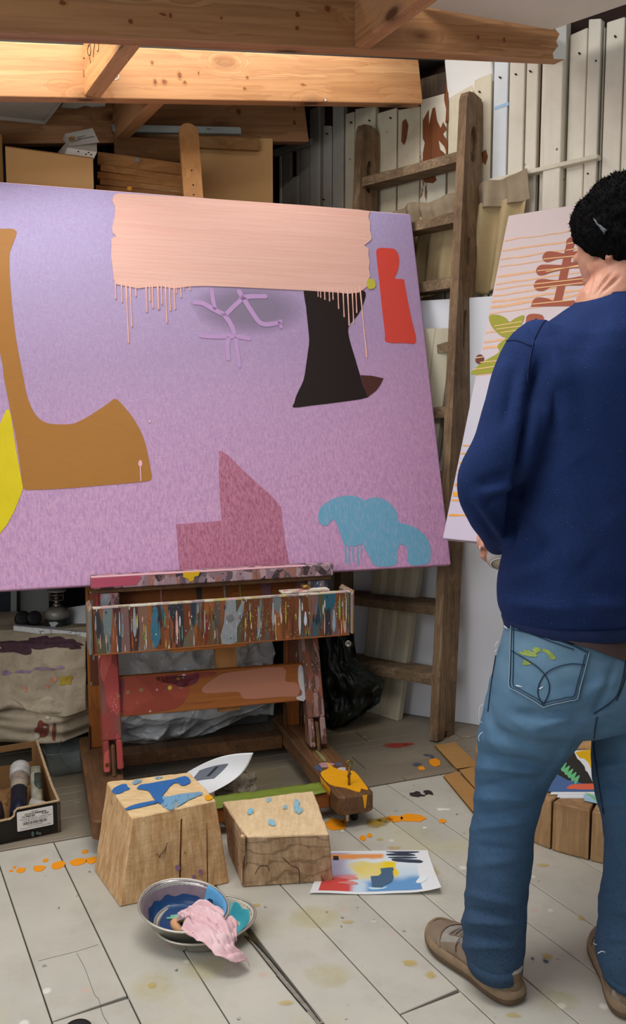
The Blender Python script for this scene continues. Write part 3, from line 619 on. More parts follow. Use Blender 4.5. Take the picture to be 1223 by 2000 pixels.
# striped painting leaning on the wall at the right --------------
T0 = onp(993, 421, PW, NW, 0.17)
best = None
for d in np.arange(0.02, 0.6, 0.01):
    for h in np.arange(0.6, 2.0, 0.01):
        p = T0 + NW * d - Vector((0, 0, h)); q = p - EYE; wq = q.y * math.cos(PITCH) - q.z * math.sin(PITCH); uq = q.y * math.sin(PITCH) + q.z * math.cos(PITCH)
        e = (611.5 + FOC * q.x / wq - 864) ** 2 + (1000 - FOC * uq / wq - 1052) ** 2
        if best is None or e < best[0]: best = (e, d, h)
B0_ = T0 + NW * best[1] - Vector((0, 0, best[2])); print('PAINTING2', best, B0_)
upv = (T0 - B0_); HH = upv.length; upv.normalize(); NP = TW.cross(upv).normalized(); NP = NP if NP.y < 0 else -NP
WD = 0.92
p2 = empty('striped_painting', B0_, 'pale painting with orange stripes, rust leaf stem and green leaves leaning on the white boards', 'painting')
m = Mat('pale_canvas', 0.6, 0.25); zz = m.sep(m.tc.outputs['Object'])[2]
c = m.ramp(m.math('ADD', zz, m.math('MULTIPLY', m.noise(m.co((4, 4, 4)), 1, 4), 0.25)), [(0.1, '#d9c9dc'), (0.35, '#cfcad8'), (0.6, '#d8d4dd'), (1.15, '#e6d3d0')])
wv = m.math('ADD', m.noise(m.co((500, 500, 40)), 1, 2), m.noise(m.co((40, 40, 500)), 1, 2)); m.col(m.mix(m.math('MULTIPLY', wv, 0.12), c, '#a9a4b8')); m.bump(wv, 0.2, 0.001); PALEC = m.m
M2 = Matrix((TW, upv, NP)).transposed().to_4x4(); M2.translation = B0_
mk('stretched_canvas', *xf(bx(0, WD, 0, HH, -0.036, 0, 0.004, 2), M2), PALEC, p2)
def onP2(px, py, o=0.0006): return onp(px, py, B0_, NP, o)
def layer(name, pts, mat, parent, proj, n, th=0.0012, k=4, off=0.0004, smooth=True):
    P = [proj(x, y, off) for x, y in pts]; P = smoothloop(P, k) if smooth else P
    return mk(name, *poly3(P, n, th), mat, parent)
STR_M = paintcol('orange_stripe_paint', '#eebb90', 0.6, 0.12, 0); STR_B = paintcol('bright_orange_stripe_paint', '#f0a63a', 0.6, 0.15, 0)
def stripe(x0, y0, x1, y1, wpx, mat, seed):
    n = 40; up_, lo_ = [], []
    for i in range(n):
        t = i / (n - 1); x = x0 + (x1 - x0) * t; y = y0 + (y1 - y0) * t + 2.0 * MN.noise(Vector((x * 0.03, seed, 0))); w_ = wpx * (0.55 + 0.7 * abs(MN.noise(Vector((x * 0.05, seed, 4))))) 
        up_.append((x, y - w_ / 2)); lo_.append((x, y + w_ / 2))
    mk('orange_stripe', *poly3([onP2(x, y, 0.0003) for x, y in up_ + lo_[::-1]], NP, 0.0008), mat, p2)
def edge_x(y): return 993 + (864 - 993) * (y - 421) / (1052 - 421) + 3
for i, (y, wpx) in enumerate([(470, 3), (490, 5), (506, 4), (521, 3), (541, 6), (555, 4), (566, 4), (578, 4), (590, 6), (600, 8), (613, 3), (650, 4), (668, 5), (681, 8), (733, 3)]):
    x0 = edge_x(y); stripe(x0, y, 1330, y - 0.14 * (1330 - x0), wpx * 0.95, STR_M, i * 3.7)
for i, (y, wpx) in enumerate([(870, 3), (886, 4), (904, 6), (919, 4), (927, 4), (946, 7), (965, 11), (977, 4), (1006, 5)]):
    x0 = edge_x(y); stripe(x0, y, 1330, y + 0.05 * (1330 - x0), wpx, STR_B, 90 + i * 3.7)
RUST = paintcol('rust_paint', '#a85a43', 0.6, 0.1, 0); OLIVE = paintcol('olive_paint', '#a3a23a', 0.6, 0.1, 0); MAROON = paintcol('maroon_paint', '#6e3a30', 0.6)
layer('leaf_shape', [(1107, 470), (1114, 464), (1122, 464), (1125, 470), (1121, 482), (1118, 492), (1150, 486), (1150, 500), (1114, 503), (1111, 513), (1150, 508), (1150, 522), (1106, 526), (1099, 545), (1150, 538), (1150, 556), (1094, 560), (1090, 586), (1086, 590), (1082, 586), (1090, 560), (1080, 559), (1062, 568), (1048, 567), (1043, 559), (1048, 548), (1062, 545), (1080, 547), (1096, 545), (1102, 528), (1078, 532), (1060, 538), (1050, 536), (1048, 526), (1056, 518), (1072, 517), (1104, 517), (1107, 506), (1090, 506), (1072, 512), (1063, 510), (1060, 502), (1066, 493), (1078, 491), (1106, 495), (1107, 482)], RUST, p2, onP2, NP, k=3, off=0.0008)
layer('leaf_stem', [(1107, 476), (1122, 478), (1097, 592), (1081, 592)], RUST, p2, onP2, NP, off=0.0009, smooth=False)
layer('leaf_shape', [(1038, 598), (1042, 586), (1052, 581), (1070, 583), (1084, 588), (1120, 586), (1120, 597), (1090, 598), (1040, 599)], RUST, p2, onP2, NP, k=3, off=0.0008)
layer('leaf_shape', [(1028, 625), (1030, 617), (1040, 613), (1060, 616), (1060, 630), (1030, 632)], RUST, p2, onP2, NP, k=3, off=0.0008)
layer('green_leaf', [(956, 617), (972, 615), (988, 621), (996, 629), (1006, 622), (1024, 616), (1020, 632), (1008, 648), (988, 659), (972, 650), (959, 634)], OLIVE, p2, onP2, NP, off=0.0008, k=3)
layer('green_leaf', [(921, 732), (930, 718), (950, 703), (975, 688), (972, 676), (985, 664), (1010, 650), (1000, 720), (960, 728)], OLIVE, p2, onP2, NP, off=0.0008, k=3)
layer('berry', [(929, 702), (933, 694), (941, 693), (946, 700), (943, 708), (935, 711), (930, 708)], MAROON, p2, onP2, NP, off=0.0012, k=3)
layer('rust_corner', [(932, 1056), (935, 1046), (960, 1052), (960, 1064), (935, 1060)], RUST, p2, onP2, NP, off=0.0008, smooth=False)
LINEY = plain('cream_yellow_line', '#f3c892', 0.6, 0.05)
for ln_ in [((966, 637), (1020, 628)), ((970, 643), (1018, 637)), ((978, 650), (1010, 645)), ((930, 699), (945, 697)), ((938, 708), (985, 703)), ((924, 722), (985, 713)), ((1062, 506), (1150, 497)), ((1066, 531), (1150, 514)), ((1050, 529), (1150, 518)), ((1044, 555), (1150, 543)), ((1044, 563), (1150, 551)), ((1040, 594), (1120, 586)), ((1108, 476), (1124, 473)), ((1106, 489), (1122, 486))]:
    a, b = onP2(*ln_[0], 0.0026), onP2(*ln_[1], 0.0026); mk('stripe_line', *bar(a, b, 0.0036, 0.0012, 0, NP), LINEY, p2)
# pegs in the wall that carry the painting (behind the person)
for s in (0.35, 0.78):
    q = M2 @ Vector((s, 0, -0.03)); hit = (PW - q).dot(NW)
    o = mk('wall_bracket', *bar(q + NW * 0.05 - Vector((0, 0, 0.022)), q + NW * (hit - 0.005) - Vector((0, 0, 0.022)), 0.05, 0.035, 0.003), LADW_H, None, origin=q); tag(o, ('left' if s < 0.5 else 'right') + ' wooden bracket under the striped painting', 'bracket', 'brackets under the striped painting')
# black plastic tarpaulin hanging behind the easel ---------------
m = Mat('black_green_tarp', 0.3, 0.5); m.col(m.mix(m.ramp(m.noise(m.co((12, 12, 12)), 1, 6, 0.7), [(0.45, 0.0), (0.62, 1.0)]), '#0c0e0d', '#1c2a22')); m.bump(m.noise(m.co((30, 30, 30)), 1, 5, 0.65), 0.8, 0.01); TARP = m.m
YT = 3.40
def tarp(u, v):
    L = [(612, 1225), (612, 1290), (610, 1350), (612, 1400), (630, 1424)]; R = [(690, 1225), (696, 1290), (752, 1330), (742, 1372), (690, 1408)]
    t = v * 4; i = min(int(t), 3); f = t - i; l = [L[i][k] * (1 - f) + L[i + 1][k] * f for k in (0, 1)]; r = [R[i][k] * (1 - f) + R[i + 1][k] * f for k in (0, 1)]
    px = l[0] * (1 - u) + r[0] * u; py = l[1] * (1 - u) + r[1] * u + 8 * math.sin(u * 3.1) * v
    bulge = 0.10 * math.sin(math.pi * u) * math.sin(math.pi * min(1, v * 0.9 + 0.1))
    P = at(px, py, YT - bulge + 0.06 * ns((u, v, 0), 4) + 0.03 * ns((u, v, 1), 11)); P.z = max(P.z, 0.004); return P
tp = empty('tarpaulin', at(670, 1400, YT), 'crumpled black green tarpaulin hanging beside the easel leg', 'tarpaulin')
mk('sheet', *grid(tarp, 46, 46, 0.003), TARP, tp, True)
c_ = at(680, 1257, YT - 0.13); M, _ = frame(c_, c_ + Vector((0, -1, 0.1)))
mk('eyelet', *xf(lathe([(0.006, 0), (0.012, 0), (0.013, 0.002), (0.011, 0.004), (0.006, 0.003), (0.006, 0)], 20), M @ Matrix.Rotation(math.pi / 2, 4, 'Y')), STEEL, tp, True, label='steel eyelet')
# ================================================================ EASEL
EO = Vector((-0.33, 2.95, 0)); ER = math.radians(18.0)
easel = empty('studio_easel', EO, 'paint-splattered wooden studio easel on castors holding the lilac painting', 'easel', None, ER)
EX = Vector((math.cos(ER), math.sin(ER), 0)); EY = Vector((-math.sin(ER), math.cos(ER), 0)); EM = Matrix.Translation(EO) @ Matrix.Rotation(ER, 4, 'Z')
def ep(name, d, mat, parent=None, smooth=False, label=None, kind=None): return mk(name, *xf(d, EM), mat, parent or easel, smooth, None, label, kind)
TLT = math.radians(16.5); TT = math.tan(TLT)
EW = splatter('easel_wood_worn', '#7d4326', ['#8a4a2c', '#6d3a22', '#8a4a2c', '#a2543c', '#5a4038', '#8a4a2c'], sc=(30, 30, 9), cover=0.6, dirt='#4d2d1f', speck=True)
ORW = wood('orange_brown_wood', '#a8662f', '#8d4f24', '#5f3316', 0, 0.7, 0.2, 0.5, 0.15)
ORWV = wood('orange_brown_upright', '#a8662f', '#8d4f24', '#5f3316', 2, 0.7, 0.2, 0.5, 0.15)
DKW = wood('dark_stained_base', '#85603f', '#644530', '#38261c', 1, 0.8, 0.1, 0.45, 0.25, '#4a382e')
PAL = ['#6f3a22', '#5a5650', '#7a4426', '#2c5f74', '#6b5f4c', '#8a4f30', '#55543a', '#7d5c58', '#33343a', '#96582f', '#707a7c', '#4a2c2a', '#80604e', '#2f3b48', '#7a4426', '#8a4f30']
TRAYM = splatter('tray_drips', '#84481f', PAL, sc=(38, 38, 5), cover=0.47, dirt='#4f3323')
LEDGE = splatter('ledge_paint', '#8d6a6a', ['#a98a92', '#8f7a82', '#b79aa0', '#6b5a60', '#c4a0a4', '#9a7a84', '#4a3a40', '#a6746a'], sc=(45, 45, 25), cover=0.4, dirt='#6b4a44')
PINKR = paintcol('raspberry_paint', '#c0566c', 0.45, 0.15, 0, 0.4); PINKL = paintcol('pale_pink_paint', '#e8b3bd', 0.45, 0.12, 0, 0.4); YELP = paintcol('yellow_paint', '#e2b422', 0.4, 0.15, 0, 0.3)
REDW = splatter('red_post', '#9a4038', ['#a8443f', '#8e3a34', '#b8564c', '#8a3a34', '#7a4a40'], sc=(25, 25, 6), cover=0.38, dirt='#7a3a30', speck=True)
STRW = splatter('striped_post', '#6f4634', ['#7a5040', '#8d6a62', '#5d4038', '#9a7a74', '#6a4a3c', '#8a4f3c'], sc=(70, 70, 4), cover=0.4, dirt='#4a3026', speck=False)
# base: two long rails, two cross bars
def rrect(x0, x1, y0, y1, r, n=4):
    P = []
    for cx, cy, a0 in ((x1 - r, y0 + r, -90), (x1 - r, y1 - r, 0), (x0 + r, y1 - r, 90), (x0 + r, y0 + r, 180)):
        for i in range(n + 1): q = math.radians(a0 + 90 * i / n); P.append((cx + r * math.cos(q), cy + r * math.sin(q)))
    return P
def railbase(x0, x1, yf):
    P = rrect(x0, x1, yf, 0.235, 0.022); rings = []
    for z, ins in ((0.045, 0.004), (0.049, 0.0), (0.100, 0.0), (0.105, 0.004)):
        cx, cy = (x0 + x1) / 2, -0.15; rings.append([Vector((x + (-ins if x > cx else ins), y + (-ins if y > cy else ins), z)) for x, y in P])
    return loft(rings)
ep('base_rail', railbase(0.255, 0.375, -0.53), DKW); ep('base_rail', railbase(-0.465, -0.345, -0.46), DKW)
GRN = paintcol('olive_green_paint', '#7f8f3a', 0.4, 0.25, 0, 0.6, 40)
cb = ep('cross_bar', bx(-0.345, 0.255, -0.455, -0.385, 0.042, 0.088, 0.004), ORW)
V, F = grid(lambda u, v: (-0.15 + 0.395 * u, -0.459 + 0.078 * v, 0.0895 + 0.004 * ns((u * 4, v, 0), 3) + 0.002), 40, 10, 0.004)
ep('green_paint', (V, F), GRN, cb, True, 'thick olive green paint on the front cross bar')
def drip_patch(x0, x1, y, z0, z1, n):  # paint that ran over an edge
    top = [(x0 + (x1 - x0) * i / n, z1) for i in range(n + 1)]; bot = [(x, z0 + (z1 - z0) * random.uniform(0.0, 0.75)) for x, _ in top]
    return poly3([Vector((x, y, z)) for x, z in top] + [Vector((x, y, z)) for x, z in bot[::-1]], (0, -1, 0), 0.0012)
ep('green_drips', drip_patch(-0.06, 0.13, -0.4555, 0.05, 0.088, 14), GRN, cb)
ep('cross_bar', bx(-0.345, 0.255, 0.075, 0.145, 0.035, 0.085, 0.004), DKW)
# castors under the four rail ends
BLKP = plain('black_rubber', '#1b1a1a', 0.5, 0.1); BRASS = plain('dull_brass', '#8f7442', 0.35, 0.1, metal=0.85)
for x in (0.315, -0.405):
    for y in (-0.475 if x > 0 else -0.41, 0.19):
        cr = ep('castor', bx(x - 0.016, x + 0.03, y - 0.02, y + 0.022, 0.03, 0.0448, 0.003), BLKP)
        ep('castor_wheel', xf(lathe([(0.0, -0.009), (0.014, -0.009), (0.0175, -0.005), (0.0175, 0.005), (0.014, 0.009), (0.0, 0.009)], 20), Matrix.Translation((x + 0.012, y, 0.018)) @ Matrix.Rotation(math.pi / 2, 4, 'Y')), BLKP, cr, True)
        ep('castor_brake', tube([(x - 0.018, y - 0.022, 0.046), (x - 0.018, y - 0.022, 0.012)], 0.006, 8), STEEL, cr)
# yellow paint and screw eye on the front right rail
layer_pts = [(0.262, -0.34), (0.30, -0.31), (0.31, -0.26), (0.318, -0.31), (0.34, -0.345), (0.37, -0.36), (0.368, -0.45), (0.362, -0.505), (0.345, -0.49), (0.33, -0.512), (0.30, -0.47), (0.262, -0.43)]
YEO = paintcol('yellow_orange_paint', '#f0a81e', 0.35, 0.1, 0, 0.3)
ep('orange_paint_patch', poly3(smoothloop([Vector((x, y, 0.1053)) for x, y in layer_pts], 3), (0, 0, 1), 0.0015), YEO, label='spilled yellow orange paint on the rail end')
ep('orange_paint_run', poly3([Vector((x, -0.5305, z)) for x, z in [(0.333, 0.103), (0.349, 0.103), (0.346, 0.078), (0.344, 0.062), (0.340, 0.060), (0.338, 0.075)]], (0, -1, 0), 0.001), YEO)
ep('orange_paint_run', poly3([Vector((0.2545, y, z)) for y, z in [(-0.36, 0.104), (-0.46, 0.104), (-0.45, 0.07), (-0.44, 0.055), (-0.435, 0.08), (-0.41, 0.06), (-0.40, 0.085), (-0.38, 0.06), (-0.37, 0.09)]], (-1, 0, 0), 0.001), YEO)
for x0, y0, w_, h_, c_ in [(0.30, -0.28, .05, .04, '#b58a8e'), (0.34, -0.33, .03, .03, '#c9b8b8'), (0.27, -0.30, .02, .05, '#4a5a7a'), (0.31, -0.2, .012, .11, '#8a8a5a'), (0.345, -0.29, .02, .03, '#56607a')]:
    ep('paint_smear', poly3([Vector((x0 + w_ * 0.5 * math.cos(q) * (1 + .3 * math.sin(3 * q + x0 * 90)), y0 + h_ * 0.5 * math.sin(q), 0.1052)) for q in [i * math.pi / 7 for i in range(14)]], (0, 0, 1), 0.0008), plain('smear_paint', c_, 0.5, 0.2, 60))
e0 = Vector((0.318, -0.455, 0.104)); ring = [e0 + Vector((0.009 * math.cos(q), 0, 0.072 + 0.010 * math.sin(q))) for q in [i * math.pi / 9 for i in range(18)]]
ep('screw_eye', join(tube([e0, e0 + Vector((0, 0, 0.03)), e0 + Vector((0, 0, 0.063))], 0.0042, 8), tube(ring, 0.0035, 8, True), tube([e0 + Vector((-.006, 0, .03)), e0 + Vector((.006, 0, .04))], 0.003, 6)), BRASS, None, True, 'brass screw eye standing on the rail end')
# front posts leaning back, with slot and iron tongue
def lean(y0, z): return y0 + TT * (z - 0.105)
def post(x, w_, y0, d_, z0, z1, tl=True, xs=0.0):
    f = (lambda z: lean(y0, z)) if tl else (lambda z: y0)
    b = [Vector((x - w_ / 2, f(z0) - d_ / 2, z0)), Vector((x + w_ / 2, f(z0) - d_ / 2, z0)), Vector((x + w_ / 2, f(z0) + d_ / 2, z0)), Vector((x - w_ / 2, f(z0) + d_ / 2, z0))]
    t = [Vector((x + xs - w_ / 2, f(z1) - d_ / 2, z1)), Vector((x + xs + w_ / 2, f(z1) - d_ / 2, z1)), Vector((x + xs + w_ / 2, f(z1) + d_ / 2, z1)), Vector((x + xs - w_ / 2, f(z1) + d_ / 2, z1))]
    return hexa(b, t, 0.004)
for x, mt, nm in ((-0.375, REDW, 'red painted front post'), (0.318, STRW, 'front post streaked with paint')):
    w_ = 0.062
    # forked foot: two tines and the post above
    pr = ep('front_post', post(x, w_, -0.135, 0.06, 0.215, 0.681), mt, None, False, nm)
    ep('fork', post(x - 0.021, 0.020, -0.135, 0.06, 0.12, 0.2155), mt, pr); ep('fork', post(x + 0.021, 0.020, -0.135, 0.06, 0.125, 0.2155), mt, pr)
    ep('iron_tongue', post(x, 0.012, -0.150, 0.03, 0.104, 0.20), DKW, pr)
    ep('bolt', tube([(x - 0.021, lean(-0.165, 0.145) - 0.004, 0.145), (x - 0.021, lean(-0.165, 0.145) + 0.004, 0.145)], 0.006, 8), BRASS, pr)
for x in (-0.405, 0.305):
    rp = ep('rear_post', post(x, 0.055, 0.13, 0.04, 0.104, 0.68, False), ORWV)
    ep('slot_strip', bx(x - 0.02, x + 0.02, 0.106, 0.111, 0.33, 0.66, 0.001), EW, rp)
    ep('knob', xf(lathe([(0, 0), (0.011, 0), (0.014, 0.005), (0.012, 0.012), (0.006, 0.015), (0, 0.0155)], 18), Matrix.Translation((x, 0.107, 0.465)) @ Matrix.Rotation(math.pi / 2, 4, 'X')), BRASS, rp, True)
    ep('iron_strap', bx(x - 0.031, x - 0.0285, 0.10, 0.12, 0.104, 0.19, 0.0005), DKW, rp); ep('iron_strap', bx(x + 0.0285, x + 0.031, 0.10, 0.12, 0.104, 0.19, 0.0005), DKW, rp)
# panels between the posts
def panel(x0, x1, z0a, z1a, z0b, z1b, y0, th):
    q = lambda x, z, dy: Vector((x, lean(y0, z) + dy, z))
    return hexa([q(x0, z0a, 0), q(x1, z0b, 0), q(x1, z0b, th), q(x0, z0a, th)], [q(x0, z1a, 0), q(x1, z1b, 0), q(x1, z1b, th), q(x0, z1a, th)], 0.002)
lp = ep('lower_panel', panel(-0.345, 0.292, 0.278, 0.402, 0.270, 0.392, -0.150, 0.02), ORW)
def onpanel(x, z): return Vector((x, lean(-0.150, z) - 0.0002, z))
def patch(name, pts, mat, parent, label=None, k=3):
    P = smoothloop([onpanel(x, z) for x, z in pts], k); return ep(name, poly3(P, Vector((0, -math.cos(TLT), math.sin(TLT))), 0.0010), mat, parent, False, label)
patch('paint_patch', [(-0.335, 0.285), (-0.25, 0.283), (-0.16, 0.29), (-0.12, 0.33), (-0.11, 0.37), (-0.02, 0.385), (-0.05, 0.394), (-0.2, 0.396), (-0.335, 0.397), (-0.34, 0.34)], splatter('red_brown_paint', '#8a3a28', ['#8a3a28', '#7a3428', '#94402e', '#6e2e34'], sc=(12, 12, 12), cover=0.4, dirt='#74342a', speck=False), lp)
patch('paint_patch', [(-0.06, 0.325), (0.05, 0.320), (0.07, 0.295), (0.2, 0.290), (0.275, 0.288), (0.26, 0.33), (0.22, 0.34), (0.215, 0.386), (0.05, 0.386), (0.0, 0.382), (-0.03, 0.37), (-0.07, 0.345)], paintcol('dull_pink_brown_paint', '#a86f58', 0.5, 0.08, 0, 0.15, 30), lp)
patch('paint_patch', [(0.258, 0.276), (0.288, 0.276), (0.288, 0.375), (0.272, 0.384), (0.266, 0.34), (0.27, 0.31), (0.256, 0.285)], plain('grey_white_paint', '#b9b6b4', 0.6, 0.15, 60, 0.3), lp)
patch('paint_patch', [(-0.22, 0.392), (-0.12, 0.388), (-0.08, 0.394), (-0.09, 0.362), (-0.14, 0.352), (-0.17, 0.365), (-0.21, 0.375)], plain('plum_paint', '#6d2c3a', 0.5, 0.2, 40), lp)
ub = ep('upper_panel', panel(-0.342, 0.33, 0.585, 0.68, 0.585, 0.68, -0.142, 0.02), ORW)
for x, w_, c_ in [(-0.06, .025, '#3d3431'), (0.03, .01, '#9a948c'), (0.085, .009, '#a8963e'), (-0.19, .006, '#c98d86'), (0.18, .05, '#8a6068')]:
    ep('paint_run', poly3([Vector((x - w_ / 2, lean(-0.143, z) - 0.0, z)) + Vector((dx * w_, 0, 0)) for dx, z in [(0, .59), (1, .59), (0.8, .64), (1.0, .678), (0, .678), (0.2, .63)]], (0, -math.cos(TLT), math.sin(TLT)), 0.0012), plain('run_paint', c_, 0.45, 0.15, 50), ub)
# paint tray: long box with splashed front, end caps, inner bottom
YF = -0.16
tr = ep('paint_tray', bx(-0.428, 0.428, YF, YF + 0.016, 0.507, 0.657, 0.0025), TRAYM, None, False, 'long paint tray, its front board covered in paint runs')
ep('tray_bottom', bx(-0.425, 0.425, YF + 0.012, YF + 0.115, 0.512, 0.524), ORW, tr); ep('tray_back', bx(-0.425, 0.425, YF + 0.105, YF + 0.117, 0.512, 0.60), ORW, tr)
for x in (-0.436, 0.436):
    ep('tray_end', hexa([(x - 0.006, YF - 0.014, 0.512), (x + 0.006, YF - 0.006, 0.512), (x + 0.006, YF + 0.118, 0.512), (x - 0.006, YF + 0.118, 0.512)], [(x - 0.006, YF - 0.014, 0.652), (x + 0.006, YF - 0.006, 0.664), (x + 0.006, YF + 0.118, 0.664), (x - 0.006, YF + 0.118, 0.652)], 0.002), splatter('tray_end_wood', '#8a6a4c', ['#9a8468', '#7d95a8', '#b89a70', '#8a7a6a', '#a88a90', '#b8863a'], sc=(160, 160, 5), cover=0.42, dirt='#6a4a34'), tr)
ep('top_edge', bx(-0.428, 0.428, YF - 0.0015, YF + 0.0175, 0.6545, 0.6605, 0.001), splatter('pale_edge_paint', '#a89a80', ['#cfc4a8', '#b8a8a0', '#d8d0c0', '#c0b070', '#9a8a90', '#d0a8a8'], sc=(40, 40, 40), cover=0.35, dirt='#8a7a60'), tr)
ep('bottom_edge', bx(-0.428, 0.428, YF - 0.001, YF + 0.017, 0.5055, 0.5105, 0.001), ORW, tr)
ep('bottom_cleat', hexa([(-0.18, YF + .001, 0.496), (0.06, YF + .001, 0.496), (0.06, YF + .014, 0.496), (-0.18, YF + .014, 0.496)], [(-0.195, YF + .001, 0.507), (0.075, YF + .001, 0.507), (0.075, YF + .014, 0.507), (-0.195, YF + .014, 0.507)], 0.001), ORW, tr)
HOLE = plain('black_hole', '#0a0908', 0.8, 0.0); gry = plain('grey_paint', '#8f9498', 0.5, 0.12, 60, 0.3)
gp = ep('grey_run', poly3([Vector((x, YF - 0.0002, z)) for x, z in [(-0.005, .655), (0.028, .655), (0.03, .61), (0.05, .65), (0.058, .65), (0.052, .60), (0.03, .56), (0.032, .515), (0.01, .508), (-0.02, .512), (-0.024, .54), (-0.012, .58)]], (0, -1, 0), 0.001), gry, tr)
ep('bolt_washer', xf(lathe([(0.0055, 0), (0.0125, 0), (0.0125, 0.002), (0.0055, 0.0025)], 20), Matrix.Translation((0.008, YF - 0.001, 0.597)) @ Matrix.Rotation(math.pi / 2, 4, 'X')), plain('grey_washer', '#77787a', 0.4, 0.1), tr)
ep('bolt_hole', xf(lathe([(0, 0), (0.0055, 0), (0.0055, 0.0022), (0, 0.0022)], 16), Matrix.Translation((0.008, YF - 0.001, 0.597)) @ Matrix.Rotation(math.pi / 2, 4, 'X')), HOLE, tr)
rr = random.Random(11)
runs = []
for i in range(190):      # individual runs and flecks of colour
    x = rr.uniform(-0.42, 0.42); zt2 = rr.uniform(0.53, 0.652); L = min(rr.choice([.006, .01, .02, .03, .05, .08]) , zt2 - 0.511); w_ = rr.uniform(0.0012, 0.0042)
    runs.append((x, zt2, L, w_, rr.choice(['#d8d4cf', '#b7a7ad', '#c98f8a', '#7f97ab', '#c8b04a', '#d9cdbf', '#3f4a58', '#a84a3a', '#6f8a90', '#8d97a3', '#2c2a2c', '#3a2a24', '#2a3440', '#b0602f', '#efe6e0', '#d8a9a4', '#7fa04a'])))
runs += [(-0.166, .635, .095, .008, '#d8a79f'), (-0.30, .655, .10, .011, '#9aa0a2'), (-0.235, .655, .14, .030, '#3d7288'), (0.248, .648, .13, .008, '#c8c8cc'), (0.268, .60, .05, .010, '#cdd6e6'), (0.155, .64, .085, .008, '#a9aaae'), (0.105, .63, .11, .008, '#9aa7b4'), (0.39, .65, .09, .006, '#7fb04a'), (0.37, .60, .08, .011, '#9aa7b4'), (-0.07, .62, .10, .006, '#7a2a2c'), (0.41, .56, .045, .008, '#c9a0a0')]
bycol = {}
for x, zt2, L, w_, c_ in runs:
    P = [Vector((x + w_ * (0.5 + 0.12 * math.sin(9 * q)) * math.cos(q), YF - 0.0001, zt2 - L / 2 + (L / 2) * math.sin(q))) for q in [i * math.pi / 6 for i in range(12)]]
    bycol.setdefault(c_, []).append(poly3(P, (0, -1, 0), 0.0012))
for c_, ds in bycol.items():
    ep('paint_runs', join(*ds), plain('run_' + c_[1:], c_, 0.4, 0.1, 60), tr, False, None, 'stuff')
# ledge that carries the canvas
YL = -0.062
lg = ep('canvas_ledge', bx(-0.424, 0.402, YL, -0.006, 0.698, 0.738, 0.003), LEDGE, None, False, 'canvas ledge crusted with pink and grey paint')
ep('pink_paint', poly3([Vector((x, YL - 0.0002, z)) for x, z in [(-0.4235, .704), (-0.4235, .736), (-0.272, .737), (-0.262, .728), (-0.275, .715), (-0.28, .705)]], (0, -1, 0), 0.0012), PINKR, lg, False, 'raspberry pink paint on the ledge end')
ep('pale_pink_edge', bx(-0.424, 0.30, YL - 0.0012, YL + 0.02, 0.7355, 0.7395, 0.001), PINKL, lg)
ep('yellow_paint', poly3([Vector((x, YL - 0.0004, z)) for x, z in [(-0.128, .739), (-0.07, .739), (-0.076, .725), (-0.09, .722), (-0.092, .709), (-0.108, .706), (-0.11, .716), (-0.126, .722)]], (0, -1, 0), 0.0014), YELP, lg)
ep('ledge_shelf', bx(-0.42, 0.398, -0.05, 0.055, 0.682, 0.6985, 0.001), DKW, lg)
mk_k = lathe([(0, 0), (0.006, 0), (0.006, 0.012), (0.017, 0.014), (0.018, 0.022), (0.016, 0.026), (0, 0.027)], 20)
ep('clamp_knob', xf(mk_k, Matrix.Translation((0.285, -0.11, 0.655))), BRASS, lg, True)
ep('mixing_strip', bx(0.19, 0.36, -0.145, -0.105, 0.662, 0.668, 0.001), splatter('pale_strip', '#cfc4b0', ['#d8cfc0', '#c9b8a0', '#c98d86', '#ece4d8'], sc=(30, 30, 30), cover=0.35, dirt='#b0a080'), tr)
ep('clamp_block', bx(-0.395, -0.335, -0.05, -0.028, 0.62, 0.68, 0.002), splatter('clamp_paint', '#6a6a6a', ['#8a8f94', '#5a4a48', '#a86a70', '#4a4a50'], sc=(50, 50, 20), cover=0.4), None)
ep('clamp_block', bx(0.315, 0.385, -0.05, -0.028, 0.62, 0.68, 0.002), splatter('clamp_paint_dark', '#4a4a58', ['#5a607a', '#3a3a40', '#8a7a80', '#4a4a50'], sc=(50, 50, 20), cover=0.4), None)
# mast behind the canvas with rounded top
def cv(x, t, o): return Vector((x, TT * 0 + math.sin(TLT) * t + o * math.cos(TLT), 0.70 + math.cos(TLT) * t - o * math.sin(TLT)))      # canvas plane: t up the canvas, o behind it
MTOP = (2.385 - 0.70) / math.cos(TLT)
out = [(-0.037, -0.45), (0.037, -0.45)] + [(0.037 * math.cos(q), MTOP - 0.037 + 0.037 * math.sin(q)) for q in [i * math.pi / 12 for i in range(13)]]
V, F = plate(out, [], 0.026); V = [cv(0.022 + v.x, v.y, 0.062 + v.z) for v in V]
ms = ep('mast', (V, F), wood('mast_wood', '#c58f58', '#b57f4b', '#8d5e34', 2, 0.4, 0.0, 0.5, 0.12), None, False, 'pale round-topped mast standing up behind the painting')
MHL = [(0.022, 1.56), (0.024, 1.50), (0.023, 1.46), (0.025, 1.44)]
for x, t in MHL: ep('peg_hole', xf(lathe([(0, 0), (0.003, 0), (0.003, 0.0012), (0, 0.0012)], 10), Matrix.Translation(cv(x, t, 0.0488)) @ Matrix.Rotation(math.pi / 2 - TLT, 4, 'X')), HOLE, ms)
for x, t, c_ in [(0.03, 1.395, '#d8d0c4'), (0.036, 1.355, '#8a93a0'), (0.026, 1.42, '#d9c9b4')]: ep('paint_fleck', xf(lathe([(0, 0), (0.005, 0), (0.005, 0.0012), (0, 0.0012)], 8), Matrix.Translation(cv(x, t, 0.0488)) @ Matrix.Rotation(math.pi / 2 - TLT, 4, 'X')), plain('fleck', c_, 0.5), ms)

